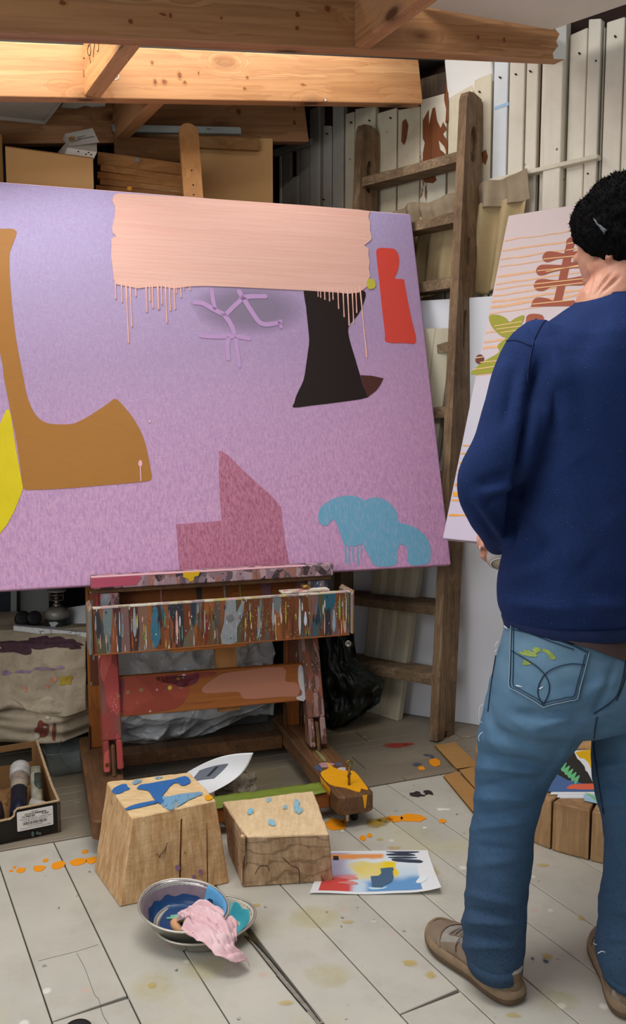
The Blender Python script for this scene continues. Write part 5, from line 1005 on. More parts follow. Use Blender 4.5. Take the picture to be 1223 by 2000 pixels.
# print lying on the floor, its corner lifted -----------------------
q = [fl(605, 1748), fl(862, 1748), fl(835, 1662), fl(636, 1664)]
pf = empty('art_print', sum(q, Vector()) / 4, 'colour print with yellow field and blue boot shape lying on the floor', 'print')
def zp(u, v): return 0.0018 + 0.030 * max(0, u - 0.72) ** 2 * (1 - v) ** 2 * 8 + 0.006 * (1 + math.sin(u * 9 + 1)) * 0.35 * (1 - v) ** 3
def Q(u, v, dz=0): p = (q[0] * (1 - u) + q[1] * u) * (1 - v) + (q[3] * (1 - u) + q[2] * u) * v; return Vector((p.x, p.y, zp(u, v) + dz))
mk('paper', *grid(Q, 40, 20, 0.0006), PAPER, pf)
m = Mat('floor_print_ink', 0.5, 0.3); u3 = m.sep(m.tc.outputs['UV'])
def pcol(u, v):     # soft fields of colour, u to the right, v away from the viewer
    def sm(a, b, x): t = min(1, max(0, (x - a) / (b - a))); return t * t * (3 - 2 * t)
    def mx(a, b, t): return tuple(a[i] * (1 - t) + b[i] * t for i in range(3))
    H = lambda h: hx(h)[:3]; n = MN.noise(Vector((u * 6, v * 6, 1))) * 0.06
    c = mx(H('#c9dcec'), H('#e4eef2'), sm(0.3, 0.8, v)); c = mx(c, H('#b9b2cc'), (1 - sm(0.12, 0.35, u + n)))
    c = mx(c, H('#f2d324'), sm(0.22, 0.40, u + n) * (1 - sm(0.74, 0.80, u + n)) * sm(0.24, 0.40, v + n) * (1 - sm(0.72, 0.78, v + n)) * (0.75 + 0.25 * sm(0.05, 0.2, abs(u - 0.48))))
    c = mx(c, H('#d9504a'), (1 - sm(0.27, 0.36, u + n)) * (1 - sm(0.30, 0.42, v + n))); c = mx(c, H('#6d9fd2'), sm(0.40, 0.50, u + n) * (1 - sm(0.10, 0.26, v - 0.16 * u + n)))
    c = mx(c, H('#f0a05c'), (1 - sm(0.58, 0.66, u + n)) * sm(0.80, 0.85, v + n * 0.5) * (1 - sm(0.94, 0.97, v)) ); return c
NU, NV = 90, 44; U0, U1, V0, V1 = 0.06, 0.86, 0.05, 0.955
ink = mk('printed_image', *grid(lambda a, b: Q(U0 + (U1 - U0) * a, V0 + (V1 - V0) * b, 0.0011), NU, NV), m.m, pf)
ca = ink.data.color_attributes.new('ink', 'FLOAT_COLOR', 'POINT')
for j in range(NV):
    for i in range(NU): ca.data[j * NU + i].color = (*pcol(i / (NU - 1), j / (NV - 1)), 1)
vc = m.n('VertexColor'); vc.layer_name = 'ink'; m.col(vc.outputs[0])
def inv(px, py):
    P = fl(px, py); best = None; u, v = 0.5, 0.5
    for _ in range(30):
        r = (q[0] * (1 - u) + q[1] * u) * (1 - v) + (q[3] * (1 - u) + q[2] * u) * v - P; du = (q[1] - q[0]) * (1 - v) + (q[2] - q[3]) * v; dv = (q[3] - q[0]) * (1 - u) + (q[2] - q[1]) * u
        det = du.x * dv.y - du.y * dv.x; u -= (r.x * dv.y - r.y * dv.x) / det; v -= (du.x * r.y - du.y * r.x) / det
    return u, v
def fp(pts, c_, k=2, dz=0.0014):
    P = [(Vector((*inv(x, y), 0))) for x, y in pts]; P = smoothloop(P, k) if k > 1 else P
    mk('printed_shape', *poly3([Q(p.x, p.y, dz) for p in P], (0, 0, 1), 0.0002), plain('ink_' + c_[1:], c_, 0.5, 0.06), pf)
fp([(743, 1699), (760, 1697), (768, 1697), (769, 1701), (767, 1704), (769, 1717), (766, 1725), (758, 1730), (748, 1733), (748, 1736), (727, 1735), (724, 1714), (740, 1713), (745, 1708)], '#4f6b86', 1, 0.0022)
for a in [[(755, 1666), (762, 1665), (816, 1665), (814, 1667), (790, 1669)], [(756, 1670), (790, 1668), (812, 1672), (800, 1674), (760, 1673)], [(760, 1676), (790, 1675), (816, 1677), (800, 1679), (763, 1678)], [(765, 1681), (772, 1679), (820, 1682), (822, 1688), (775, 1685)]]: fp(a, '#3f4656', 2, 0.0016)
fp([(651, 1674), (661, 1674), (662, 1682), (651, 1682)], '#2f3036', 1, 0.0016); fp([(720, 1735), (745, 1737), (756, 1735), (750, 1739), (726, 1740)], '#c6e4ef', 2, 0.0017)
fp([(812, 1728), (820, 1718), (832, 1715), (834, 1724), (822, 1730)], '#ecf2f6', 2, 0.0017)
for y in (1716, 1726): fp([(660, y), (690, y - 2), (700, y + 3), (690, y + 4), (664, y + 2)], '#e08a86', 2, 0.0017)

# curled sheet leaning behind the taller block ----------------------
def curl(u, v):
    tl_, tr_, br_, bl_ = at(366, 1508, 2.68), at(495, 1470, 2.62), at(412, 1549, 2.56), at(350, 1556, 2.60)
    P = (bl_ * (1 - u) + br_ * u) * (1 - v) + (tl_ * (1 - u) + tr_ * u) * v
    return P + Vector((0.022 * math.sin(math.pi * v) * u, 0.02 * math.sin(math.pi * v), 0.018 * math.sin(math.pi * u) * v - 0.016 * math.sin(math.pi * v) * u))
P0 = at(430, 1530, 2.62); cs = empty('curled_paper', Vector((P0.x, P0.y, 0.0)), 'curled white paper with a dark printed shape leaning behind the blue-topped block', 'paper')
mk('sheet', *grid(curl, 30, 24, 0.0007), PAPER, cs, True)
mk('printed_shape', *grid(lambda u, v: curl(0.12 + 0.46 * u + 0.10 * v, 0.42 + 0.36 * v) + Vector((0, -0.003, 0.001)), 14, 12), plain('grey_print', '#6f7480', 0.6, 0.1), cs)
mk('printed_shape', *grid(lambda u, v: curl(0.40 + 0.06 * u + 0.08 * v, 0.50 + 0.24 * v) + Vector((0, -0.0036, 0.0014)), 6, 8), plain('dark_print', '#2d2e34', 0.6, 0.1), cs)
# brown crumpled paper behind it, on the green bar
def brownp(u, v):
    P = at(420 + 80 * u, 1560 - 62 * v + 10 * u * v, 2.60 + 0.10 * v); return P + Vector((0.012 * ns((u, v, 3), 7), 0.03 * ns((u, v, 1), 5), 0.012 * ns((u, v, 2), 8)))
bp = empty('crumpled_brown_paper', at(455, 1540, 2.62), 'crumpled grey brown paper behind the curled white sheet', 'paper'); mk('sheet', *grid(brownp, 22, 18, 0.0008), plain('brown_paper', '#7a6f60', 0.8, 0.2, 20, 0.3), bp)

# folded cardboard strips ------------------------------------------
m = Mat('cardboard', 0.8, 0.1); m.col(m.mix(m.noise(m.co((14, 14, 14), rnd=True), 1, 4), '#a57a48', '#b98d58')); CARD = m.m
CARD_E = plain('cardboard_flutes', '#6b4d2c', 0.9, 0.3, 120)
def strip(pts, z0, z1, label):
    o = empty('cardboard_strip', sum([Vector(p) for p in pts], Vector()) / len(pts), label, 'cardboard')
    P = [Vector((p.x, p.y, 0)) for p in pts]; zz_ = [z0, z0, z1, z1]
    mk('lower_liner', *hexa([p + Vector((0, 0, z)) for p, z in zip(P, zz_)], [p + Vector((0, 0, z + 0.001)) for p, z in zip(P, zz_)]), CARD, o)
    mk('upper_liner', *hexa([p + Vector((0, 0, z + 0.006)) for p, z in zip(P, zz_)], [p + Vector((0, 0, z + 0.007)) for p, z in zip(P, zz_)]), CARD, o)
    V, F = [], []; n = 60
    e = P[1] - P[0]; d = P[3] - P[0]; d2 = P[2] - P[1]
    for i in range(n + 1):
        t = i / n
        for k_ in (0, 1): p = (P[0] + d * t) if k_ == 0 else (P[1] + d2 * t); V.append(p + Vector((0, 0, zz_[0] + (zz_[3] - zz_[0]) * t + 0.0035 + 0.0025 * (1 if i % 2 else -1))))
    F = [[2 * i, 2 * i + 1, 2 * i + 3, 2 * i + 2] for i in range(n)]
    mk('fluting', V, F, CARD_E, o, kind='stuff')
strip([fl(849, 1459), fl(889, 1453), fl(936, 1502), fl(892, 1508)], 0.001, 0.006, 'upper bent cardboard strip on the floor beside the ladder foot')
strip([fl(866, 1519), fl(893, 1510), fl(965, 1588), fl(923, 1590)], 0.001, 0.004, 'lower torn cardboard strip with open corrugated edge near the jeans')
strip([fl(897, 1512), fl(936, 1503), fl(990, 1560), fl(962, 1585)], 0.0085, 0.004, 'middle cardboard flap between the two bent strips')

# bowls with paint and pink rag --------------------------------------
m = Mat('foil_dish', 0.35, 0.5); m.b.inputs['Metallic'].default_value = 0.75; m.col(m.mix(m.noise(m.co((30, 30, 30)), 1, 4), '#a9a39a', '#cfcac2')); m.bump(m.noise(m.co((60, 60, 25)), 1, 4), 0.4, 0.002); FOIL = m.m
def dish(name, c, rx, ry, h, rotz, tilt_ax, tilt, label):
    M = Matrix.Translation(c) @ Matrix.Rotation(tilt, 4, tilt_ax) @ Matrix.Rotation(rotz, 4, 'Z')
    o = empty(name, c, label, 'bowl'); prof = [(0, 0), (0.62, 0.0), (0.72, 0.06), (0.80, 0.3), (0.94, 0.9), (0.97, 0.99), (1.0, 1.0), (1.015, 0.97), (1.0, 0.93)]
    inner = [(0, 0.05), (0.60, 0.05), (0.70, 0.11), (0.78, 0.34), (0.92, 0.9), (0.97, 0.99)]
    q = lathe([(r, z * h) for r, z in inner[::-1]] + [(r, z * h) for r, z in [(0, 0)]], 48) 
    d = lathe([(0, 0.05 * h)] + [(r, z * h) for r, z in inner[1:]] + [(r, z * h) for r, z in prof[6:]] + [(r, z * h) for r, z in prof[4:0:-1]] + [(0, 0)], 48, None, rx, ry)
    d = ([Vector((v.x * (1 + 0.02 * math.sin(3 * math.atan2(v.y, v.x) + 1)), v.y, v.z)) for v in d[0]], d[1])
    mk('dish', *xf(d, M), FOIL, o, True); mk('rolled_rim', *xf(tube([Vector((rx * 1.005 * math.cos(t) * (1 + 0.02 * math.sin(3 * t + 1)), ry * 1.005 * math.sin(t), h * 0.995)) for t in [i * math.pi / 24 for i in range(48)]], 0.0028, 8, True), M), plain('dish_rim', '#c4bdb2', 0.35, 0.1, 40, metal=0.6), o, True)
    return o, M
d2o, M2_ = dish('paint_dish', Vector((-0.262, 1.990, 0.002)), 0.122, 0.094, 0.042, math.radians(14), 'X', math.radians(3), 'lower shallow foil dish with turquoise paint, under the blue bowl')
d1o, M1_ = dish('paint_dish', Vector((-0.312, 1.985, 0.030)), 0.112, 0.088, 0.058, math.radians(-22), 'X', math.radians(9), 'upper oval dish holding dark blue paint and the pink rag')
def inner_paint(o, M, rx, ry, h, a0, a1, r0, r1, mat, nm='wet_paint', lift=0.0012, seed=0.0, jag=0.03):
    def prof(r):
        P = [(0, 0.05), (0.60, 0.05), (0.70, 0.11), (0.78, 0.34), (0.92, 0.9), (0.97, 0.99)]
        for (ra, za_), (rb, zb__) in zip(P[:-1], P[1:]):
            if r <= rb: return za_ + (zb__ - za_) * (r - ra) / (rb - ra)
        return 1.0
    def f(u, v):
        t = a0 + (a1 - a0) * u; j = jag * MN.noise(Vector((math.cos(t) * 3, math.sin(t) * 3, seed))) * 3; r = max(0.0, min(0.965, r0 + (r1 + j - r0) * v)); 
        return M @ Vector((rx * r * math.cos(t) * (1 + 0.02 * math.sin(3 * t + 1)) * 0.995, ry * r * math.sin(t) * 0.995, prof(r) * h + lift + 0.0015 * ns((t, v * 3, seed), 2)))
    return mk(nm, *grid(f, 60, 14), mat, o, True)
NAVY = paintcol('prussian_blue_paint', '#1f416e', 0.25, 0.35, 0, 0.6, 35); SKYB = paintcol('sky_blue_paint', '#64a8d8', 0.4, 0.2, 0, 0.4, 40); TURQ = paintcol('turquoise_paint', '#4fbfd0', 0.35, 0.2, 0, 0.5, 40); MAUVE = plain('dried_mauve_paint', '#85727c', 0.5, 0.15, 30, 0.3); CREAMW = plain('cream_white_paint', '#d9d2bd', 0.5, 0.12, 30, 0.3)
R1 = (0.112, 0.088, 0.058); R2 = (0.122, 0.094, 0.042)
inner_paint(d1o, M1_, *R1, 0, 2 * math.pi, 0.0, 0.965, MAUVE, 'dried_paint', 0.0006, 0, 0); inner_paint(d1o, M1_, *R1, 0, 2 * math.pi, 0.0, 0.80, NAVY, 'wet_paint', 0.0045, 3.0, 0.02); inner_paint(d1o, M1_, *R1, 0.0, 1.35, 0.6, 0.965, SKYB, 'wet_paint', 0.003, 7.0, 0.0)
inner_paint(d2o, M2_, *R2, 0, 2 * math.pi, 0.0, 0.965, CREAMW, 'dried_paint', 0.0006, 0, 0); inner_paint(d2o, M2_, *R2, -0.9, 0.75, 0.0, 0.88, TURQ, 'wet_paint', 0.002, 5.0, 0.02); inner_paint(d2o, M2_, *R2, 0.75, 1.9, 0.3, 0.90, plain('pale_aqua_paint', '#a5dcd6', 0.4, 0.1, 30), 'wet_paint', 0.0016, 9.0, 0.02)
MINT = paintcol('mint_paint', '#8fc7a8', 0.4, 0.15, 0, 0.4); YG = paintcol('yellow_green_daub', '#b9b653', 0.4, 0.15, 0, 0.4)
for i, (x0, y0, x1, y1, mt) in enumerate([(-0.04, 0.005, 0.028, 0.030, MINT), (-0.045, -0.005, 0.02, 0.018, MINT), (-0.03, -0.012, 0.02, 0.008, YG), (-0.035, 0.0, 0.02, 0.024, YG)]):
    mk('paint_daub', *xf(tube([(x0, y0, 0.0085), ((x0 + x1) / 2, (y0 + y1) / 2 + .002, 0.0105), (x1, y1, 0.0085)], [0.0025, 0.0045, 0.002], 8), M1_), mt, d1o, True)
# pink rag: crumpled strip from the bowl over the rim to the floor
m = Mat('pink_cloth', 0.85, 0.1); m.col(m.mix(m.ramp(m.noise(m.co((14, 14, 14)), 1, 4), [(0.35, 0.0), (0.7, 1.0)]), '#e4b8bd', '#efd0d2')); m.bump(m.noise(m.co((70, 70, 70)), 1, 5), 0.35, 0.003); RAG = m.m
ctr = smoothpath([at(348, 1802, 1.975), at(372, 1793, 1.965), at(396, 1797, 1.945), at(415, 1818, 1.905), at(436, 1842, 1.875), at(455, 1862, 1.862), at(476, 1879, 1.875)], 8)
wd = [0.006, 0.03, 0.056, 0.058, 0.042, 0.034, 0.030]
wds = smoothpath([(w_, 0, 0) for w_ in wd], 8)
def rag(u, v):
    t = v * (len(ctr) - 1); i = min(int(t), len(ctr) - 2); f = t - i; p = ctr[i] * (1 - f) + ctr[i + 1] * f; T_ = (ctr[i + 1] - ctr[i]).normalized()
    wv = wds[i].x * (1 - f) + wds[i + 1].x * f; side = T_.cross(Vector((0, 0, 1))).normalized()
    uu = (u - 0.5) * 2; s = wv * uu * (1 + 0.12 * math.sin(v * 14 + (3 if u > .5 else 0)))
    cr = 0.012 * math.sin(uu * 7 + v * 9) * (0.5 + 0.5 * math.sin(v * 6)) + 0.009 * abs(ns((u * 2.4, v * 3, 0), 2.2)) * 2 + 0.006 * ns((u, v, 2), 12)
    P = p + side * s + Vector((0, 0, 0.012 + abs(cr) - 0.010 * uu * uu)); 
    P.z = max(P.z, 0.004 + 0.002 * abs(ns((u, v, 5), 9))); return P
rg = empty('pink_rag', at(415, 1820, 1.90), 'crumpled pale pink rag drooping from the blue bowl onto the floor', 'rag'); mk('cloth', *grid(rag, 60, 90, 0.0014), RAG, rg, True)
rol = smoothpath([at(341, 1800, 1.985), at(346, 1812, 1.965), at(360, 1822, 1.95)], 6); mk('rolled_corner', *tube(rol, [0.010, 0.0115, 0.012, 0.0125, 0.012, 0.0115, 0.011, 0.010, 0.0095, 0.009, 0.008, 0.006, 0.004], 14), paintcol('stained_rag', '#e0a878', 0.8, 0.12, 0), rg, True, label='yellow stained rolled corner')
# small dark lid at the bottom edge
c = fl(152, 2017); o = mk('jar_lid', *xf(lathe([(0, 0), (0.026, 0), (0.028, 0.003), (0.028, 0.010), (0.026, 0.012), (0.02, 0.011), (0, 0.011)], 28), Matrix.Translation(c)), BLKP, None, True, origin=c); tag(o, 'black round lid on the floor at the bottom edge', 'lid')
# ================================================================ LEFT: CUCUMBER BOX, COVERED BENCH, STORED THINGS
BC = Vector((-0.766, 2.52, 0)); bd = (fl(0, 1650) - BC).normalized(); bk_ = Vector((-bd.y, bd.x, 0)); bk_ = bk_ if bk_.y > 0 else -bk_      # bd runs left along the front, bk_ goes back
boxo = empty('cardboard_box', BC, 'black cardboard produce box with white cucumber label, holding paint things', 'box')
BLKC = plain('black_printed_card', '#231f1b', 0.6, 0.1, 12); INC = plain('brown_card_inside', '#86623c', 0.85, 0.12, 10); EDGE = plain('torn_card_edge', '#b59a78', 0.9, 0.25, 90)
def bp_(u, v, z): return BC + bd * u + bk_ * v + Vector((0, 0, z))
BW, BD = 0.56, 0.36; tk = 0.005
def wallp(name, prof, o0, du, inward, mat, par, th=tk):     # upright card: profile of (along, z), outside face through o0
    P = [o0 + du * a + Vector((0, 0, z)) for a, z in prof]; return mk(name, *poly3(P, inward, th), mat, par)
fprof = [(0, 0), (0, 0.098), (0.122, 0.098), (0.130, 0.090), (0.132, 0.078), (0.142, 0.071), (0.42, 0.071), (0.43, 0.098), (BW, 0.098), (BW, 0)]
wallp('front_panel', fprof, bp_(0, 0, 0), bd, bk_, BLKC, boxo); wallp('front_lining', [(a, z - (0.001 if z else -0.002)) for a, z in fprof], bp_(0, tk, 0), bd, bk_, INC, boxo, 0.001)
E3 = [bp_(a, tk * 0.5, z + 0.001) for a, z in fprof[1:-1]]; mk('torn_edge', *tube(E3, 0.0036, 6), EDGE, boxo)
sp = [(0, 0), (0, 0.098), (0.10, 0.105), (0.22, 0.13), (BD, 0.165), (BD, 0)]
wallp('side_panel', sp, bp_(0, 0, 0), bk_, bd, BLKC, boxo); wallp('side_lining', sp, bp_(tk, 0, 0), bk_, bd, INC, boxo, 0.001)
mk('torn_edge', *tube([bp_(tk * 0.5, a, z + 0.001) for a, z in sp[1:-1]], 0.0042, 6), EDGE, boxo); mk('corner_edge', *tube([bp_(0.001, 0.001, 0.002), bp_(0.001, 0.001, 0.096)], 0.003, 6), plain('dark_worn_edge', '#4a4038', 0.9, 0.4, 120), boxo)
wallp('side_panel', sp, bp_(BW, 0, 0), bk_, -bd, BLKC, boxo)
bpr = [(0, 0), (0, 0.165), (0.015, 0.168), (BW, 0.168), (BW, 0)]
V, F = plate([(0, 0), (0, 0.165), (BW, 0.168), (BW, 0)], [[(0.02, 0.095), (0.17, 0.095), (0.17, 0.145), (0.02, 0.145)]], tk)
MB_ = Matrix((bd, Vector((0, 0, 1)), bk_)).transposed().to_4x4(); MB_.translation = bp_(0, BD, 0); mk('back_panel', *xf((V, F), MB_), INC, boxo)
mk('bottom', *hexa([bp_(tk, tk, 0.001), bp_(BW - tk, tk, 0.001), bp_(BW - tk, BD - tk, 0.001), bp_(tk, BD - tk, 0.001)], [bp_(tk, tk, 0.005), bp_(BW - tk, tk, 0.005), bp_(BW - tk, BD - tk, 0.005), bp_(tk, BD - tk, 0.005)]), INC, boxo)
# the label
fnr = -bk_; MLB = Matrix((-bd, Vector((0, 0, 1)), fnr)).transposed().to_4x4(); MLB.translation = bp_(0, 0, 0)
def lab(px, py): P = onp(px, py, bp_(0, 0, 0), fnr); d = P - bp_(0, 0, 0); return d.dot(-bd), d.z
(l0, t0_), (l1, t1_), (l2, t2_), (l3, t3_) = lab(36, 1579), lab(107, 1579), lab(101, 1619), lab(30, 1617)
x0, x1, y0, y1 = (l0 + l3) / 2, (l1 + l2) / 2, (t2_ + t3_) / 2, (t0_ + t1_) / 2; print('LABEL', x0, x1, y0, y1)
lo = mk('label', *xf(loft([[Vector((x, y, z)) for x, y in rrect(x0, x1, y0, y1, 0.003)] for z in (0.0003, 0.0008)]), MLB), plain('label_paper', '#dcd8d2', 0.5, 0.03), boxo, False, None, 'white produce label')
INKB = plain('label_ink', '#1c1a1a', 0.6, 0.0); LWd, LHt = x1 - x0, y1 - y0
def line(s, rel_y, size, relx=0.5, align='CENTER', width=None, bold=0.0):
    d = text_data(s, size, 0.0001, bold, align); xs = [v.x for v in d[0]]; k = 1.0
    if width: k = width * LWd / (max(xs) - min(xs))
    return xf(d, MLB @ Matrix.Translation((x0 + LWd * relx, y0 + LHt * rel_y, 0.0010)) @ Matrix.Diagonal((k, 1, 1, 1)))
ls = [line('892281', 0.875, 0.0046, 0.5, width=0.18), line('CUCUMBERS', 0.765, 0.0064, 0.51, width=0.60, bold=0.00022), line('12 PIECES', 0.645, 0.0074, 0.31, width=0.35, bold=0.00022), line('T:97', 0.645, 0.0076, 0.78, width=0.20, bold=0.00025),
      line('BEST BEFORE 30/01/25', 0.545, 0.0042, 0.32, width=0.46), line('ORIGIN: Spain', 0.545, 0.0042, 0.78, width=0.34), line('Store @ Ambient Temperature', 0.465, 0.0040, 0.5, width=0.68), line('(01)05014560004297', 0.185, 0.0036, 0.5, width=0.44), line('Produce Pack Centre, Taunton Road, U.K. 4440', 0.085, 0.0034, 0.5, width=0.82)]
rb = random.Random(4); xx = 0.16
while xx < 0.83:
    w_ = rb.choice([0.006, 0.009, 0.014, 0.02]); ls.append(xf(box(w_ * LWd, LHt * 0.15, 0.0002, 0, 1, (x0 + LWd * xx, y0 + LHt * 0.34, 0.0010)), MLB)); xx += w_ + rb.choice([0.008, 0.012, 0.018])
mk('lettering', *join(*ls), INKB, lo, kind='stuff')
SMG = plain('pale_smudge', '#55605c', 0.7, 0.2, 60)
for px, py, h_ in [(64, 1629, 9), (73, 1627, 6), (78, 1628, 5)]:
    mk('smudge', *poly3([onp(px + 3 * math.cos(q), py + h_ * 0.6 * math.sin(q), bp_(0, 0, 0), fnr, 0.0004) for q in [i * math.pi / 5 for i in range(10)]], fnr, 0.0004), SMG, boxo)
# things in the box
def lying(name, prof, p0, p1, mats, label, cat, par_parts):
    o = empty(name, p0, label, cat); M, L_ = frame(p0, p1); R_ = M @ Matrix.Rotation(math.pi / 2, 4, 'Y')
    for nm, pf_, mt in par_parts: mk(nm, *xf(lathe(pf_, 24), R_), mt, o, True)
    return o
p0, p1 = bp_(0.115, 0.045, 0.058), bp_(0.075, 0.25, 0.128)
L_ = (p1 - p0).length
lying('paint_bottle', None, p0, p1, None, 'dark bottle with wide whitish cap lying in the produce box', 'bottle', [
    ('body', [(0, 0), (0.022, 0), (0.024, 0.004), (0.024, L_ * 0.52), (0.0, L_ * 0.52)], plain('dark_bottle_plastic', '#191c2c', 0.35, 0.1, 20)),
    ('neck', [(0, L_ * 0.50), (0.0235, L_ * 0.50), (0.0265, L_ * 0.56), (0.0265, L_ * 0.80), (0, L_ * 0.80)], plain('paint_smeared_label', '#8d7f70', 0.5, 0.35, 60)),
    ('cap', [(0, L_ * 0.78), (0.030, L_ * 0.78), (0.031, L_ * 0.80), (0.031, L_ * 0.97), (0.028, L_), (0, L_)], plain('dirty_white_cap', '#aaa6a2', 0.5, 0.25, 50))])
m = Mat('jar_glass_dark', 0.15, 0.5); m.col(m.mix(m.ramp(m.vor(m.co((70, 70, 70)), 1), [(0.2, 1.0), (0.3, 0.0)]), '#3a3034', '#8a8078')); 
c = bp_(0.19, 0.085, 0.006); jo = empty('dirty_jar', c, 'dark paint-caked glass jar at the left inside the produce box', 'jar')
mk('glass', *xf(lathe([(0, 0), (0.034, 0), (0.040, 0.01), (0.042, 0.05), (0.036, 0.085), (0.026, 0.10), (0.024, 0.11), (0, 0.11)], 28), Matrix.Translation(c)), m.m, jo, True)
mk('paint_fleck', *xf(lathe([(0, -0.002), (0.007, -0.001), (0.009, 0.001), (0, 0.003)], 7), Matrix.Translation(c + Vector((0.012, -0.041, 0.055))) @ Matrix.Rotation(math.pi / 2, 4, 'X')), YEO, jo)
CRAG = plain('caked_brush_rag', '#8f8a78', 0.8, 0.35, 40, 0.5)
p0 = bp_(0.055, 0.06, 0.062); o = empty('caked_tube', p0, 'paint-caked metal tube lying open towards the box corner', 'paint tube')
M, L_ = frame(p0, bp_(0.005 + tk + .02, 0.235, 0.126)); mk('tube_body', *xf(loft([[Vector((x, a * math.cos(q) , b * math.sin(q))) for q in [i * math.pi / 8 for i in range(16)]] for x, a, b in ((0, 0.014, 0.013), (L_ * .3, 0.017, 0.016), (L_ * .7, 0.017, 0.008), (L_, 0.015, 0.002))]), M), CRAG, o, True)
mk('dark_smear', *xf(loft([[Vector((x, a * math.cos(q) - 0.004, b * math.sin(q) + 0.003)) for q in [i * math.pi / 8 for i in range(16)]] for x, a, b in ((L_ * .25, 0.008, 0.010), (L_ * .5, 0.014, 0.0125), (L_ * .8, 0.012, 0.004))]), M), plain('dark_green_smear', '#39403a', 0.5, 0.3, 40), o, True)
p0 = bp_(0.02, 0.05, 0.060); o = empty('paint_tube', p0, 'short whitish tube beside the box corner', 'paint tube'); M, L_ = frame(p0, bp_(0.075, 0.075, 0.078))
mk('tube_body', *xf(lathe([(0, 0), (0.013, 0.002), (0.015, 0.02), (0.015, L_), (0, L_)], 18), M @ Matrix.Rotation(math.pi / 2, 4, 'Y')), plain('whitish_tube', '#a39c90', 0.6, 0.2, 40), o, True)
o = empty('paper_stuffing', bp_(0.12, 0.17, 0.006), 'crumpled brown paper filling the bottom of the produce box', 'paper')
mk('paper', *grid(lambda u, v: bp_(0.012 + 0.30 * u, 0.012 + 0.32 * v, 0.028 + 0.02 * ns((u * 3, v * 3, 0), 2) + 0.01 * ns((u * 9, v * 9, 1), 2)), 34, 34, 0.001), INC, o)
# clear plastic tray and wire on the floor beside the box
m = Mat('clear_plastic', 0.12, 0.5); m.col('#b9c6c6'); m.b.inputs['Alpha'].default_value = 0.28; m.bump(m.noise(m.co((40, 40, 40)), 1, 4), 0.6, 0.006); CLEAR = m.m
c = Vector((-0.865, 2.98, 0)); tb_ = empty('plastic_tray', c, 'crumpled clear plastic tray on the floor between box and easel foot', 'tray')
P = rrect(-0.085, 0.07, -0.055, 0.07, 0.02); 
d = loft([[Vector((x * k, y * k, z)) for x, y in P] for k, z in ((0.72, 0.002), (0.78, 0.004), (1.0, 0.082), (1.06, 0.086), (1.0, 0.0835), (0.76, 0.006), (0.70, 0.004))]); d = displace(d, lambda p, n: 0.006 * ns(p, 30))
mk('tray', *xf(d, Matrix.Translation(c + Vector((0, 0, 0.006))) @ Matrix.Rotation(0.4, 4, 'Z')), CLEAR, tb_, True)
c2 = at(120, 1445, 2.92); o = mk('wire', *tube(smoothpath([c2, at(112, 1468, 2.94), at(125, 1490, 2.96), at(140, 1507, 2.95), at(140, 1536, 2.88), fl(175, 1560, 0.004), fl(182, 1572, 0.004)], 8), 0.0016, 6), plain('grey_wire', '#6d6c6a', 0.5, 0.1), None, True, origin=c2); tag(o, 'thin grey wire looping down into the clear plastic tray', 'wire')

# bench under the dust sheet ----------------------------------------
bench = empty('low_bench', (-1.2, 3.22, 0), 'dark low bench hidden under the stained dust sheet at the left', 'bench')
BENW = plain('dark_bench_wood', '#2c2622', 0.8, 0.2)
mk('top', *bx(-1.5, -0.87, 3.03, 3.42, 0.43, 0.46, 0.003), BENW, bench)
for x in (-1.44, -0.93):
    for y in (3.12, 3.36): mk('leg', *bx(x - 0.03, x + 0.03, y - 0.03, y + 0.03, 0, 0.43, 0.003), BENW, bench)
m = Mat('stained_dust_sheet', 0.9, 0.1); co = m.co(); g = m.noise(m.co((5, 5, 5)), 1, 6, 0.65); fine = m.noise(m.co((160, 160, 160)), 1, 2)
c = m.mix(m.ramp(g, [(0.3, 0.0), (0.7, 1.0)]), '#ad9e87', '#cdbda4'); c = m.mix(m.math('MULTIPLY', m.ramp(m.noise(m.co((22, 22, 22)), 1, 6, 0.7), [(0.5, 0.0), (0.75, 1.0)]), 0.5), c, '#7a6b57'); c = m.mix(m.math('MULTIPLY', fine, 0.3), c, '#5a4e40')
m.col(c); m.bump(m.math('ADD', g, m.math('MULTIPLY', fine, 0.3)), 0.5, 0.004); DUST = m.m
def ctl(tab, v):
    t = v * (len(tab) - 1); i = min(int(t), len(tab) - 2); f = t - i; f = f * f * (3 - 2 * f); return [tab[i][k] * (1 - f) + tab[i + 1][k] * f for k in range(len(tab[0]))]
XL, XR = -1.52, -0.795
def sheet_xyz(s, v):      # s across, v from the back of the top, over the front edge, down
    top = [(3.42, 0.475), (3.2, 0.488), (3.03, 0.500), (2.955, 0.468), (2.94, 0.38), (2.935, 0.27), (2.93, 0.225)]
    y, z = ctl(top, v); return y, z
def dust(u, v):
    x = XL + (XR - XL) * u; y, z = sheet_xyz(u, v)
    hem = 0.015 * math.sin(x * 23) + 0.02 * ns((x, 0, 0), 6); z2 = z + (hem if v > 0.9 else 0) * (v - 0.9) * 10 + 0.03 * math.sin((x + 1.05) * 5) * (1 if v < 0.45 else 0) * v
    y2 = y - 0.022 * math.sin(x * 9 + 1) * max(0, v - 0.35) + 0.02 * ns((x, z, 2), 7) + 0.008 * ns((x, z, 5), 22)
    if x > -0.86: y2 += (x + 0.86) * 0.9 * max(0.0, v - 0.3)
    if v > 0.95 and -1.10 < x < -1.0: z2 += 0.035 * math.sin((x + 1.10) / 0.10 * math.pi)
    return Vector((x, y2, z2))
ds_o = empty('dust_sheet', (-1.2, 3.1, 0.45), 'paint-stained canvas dust sheet draped over the bench beside the easel', 'dust sheet')
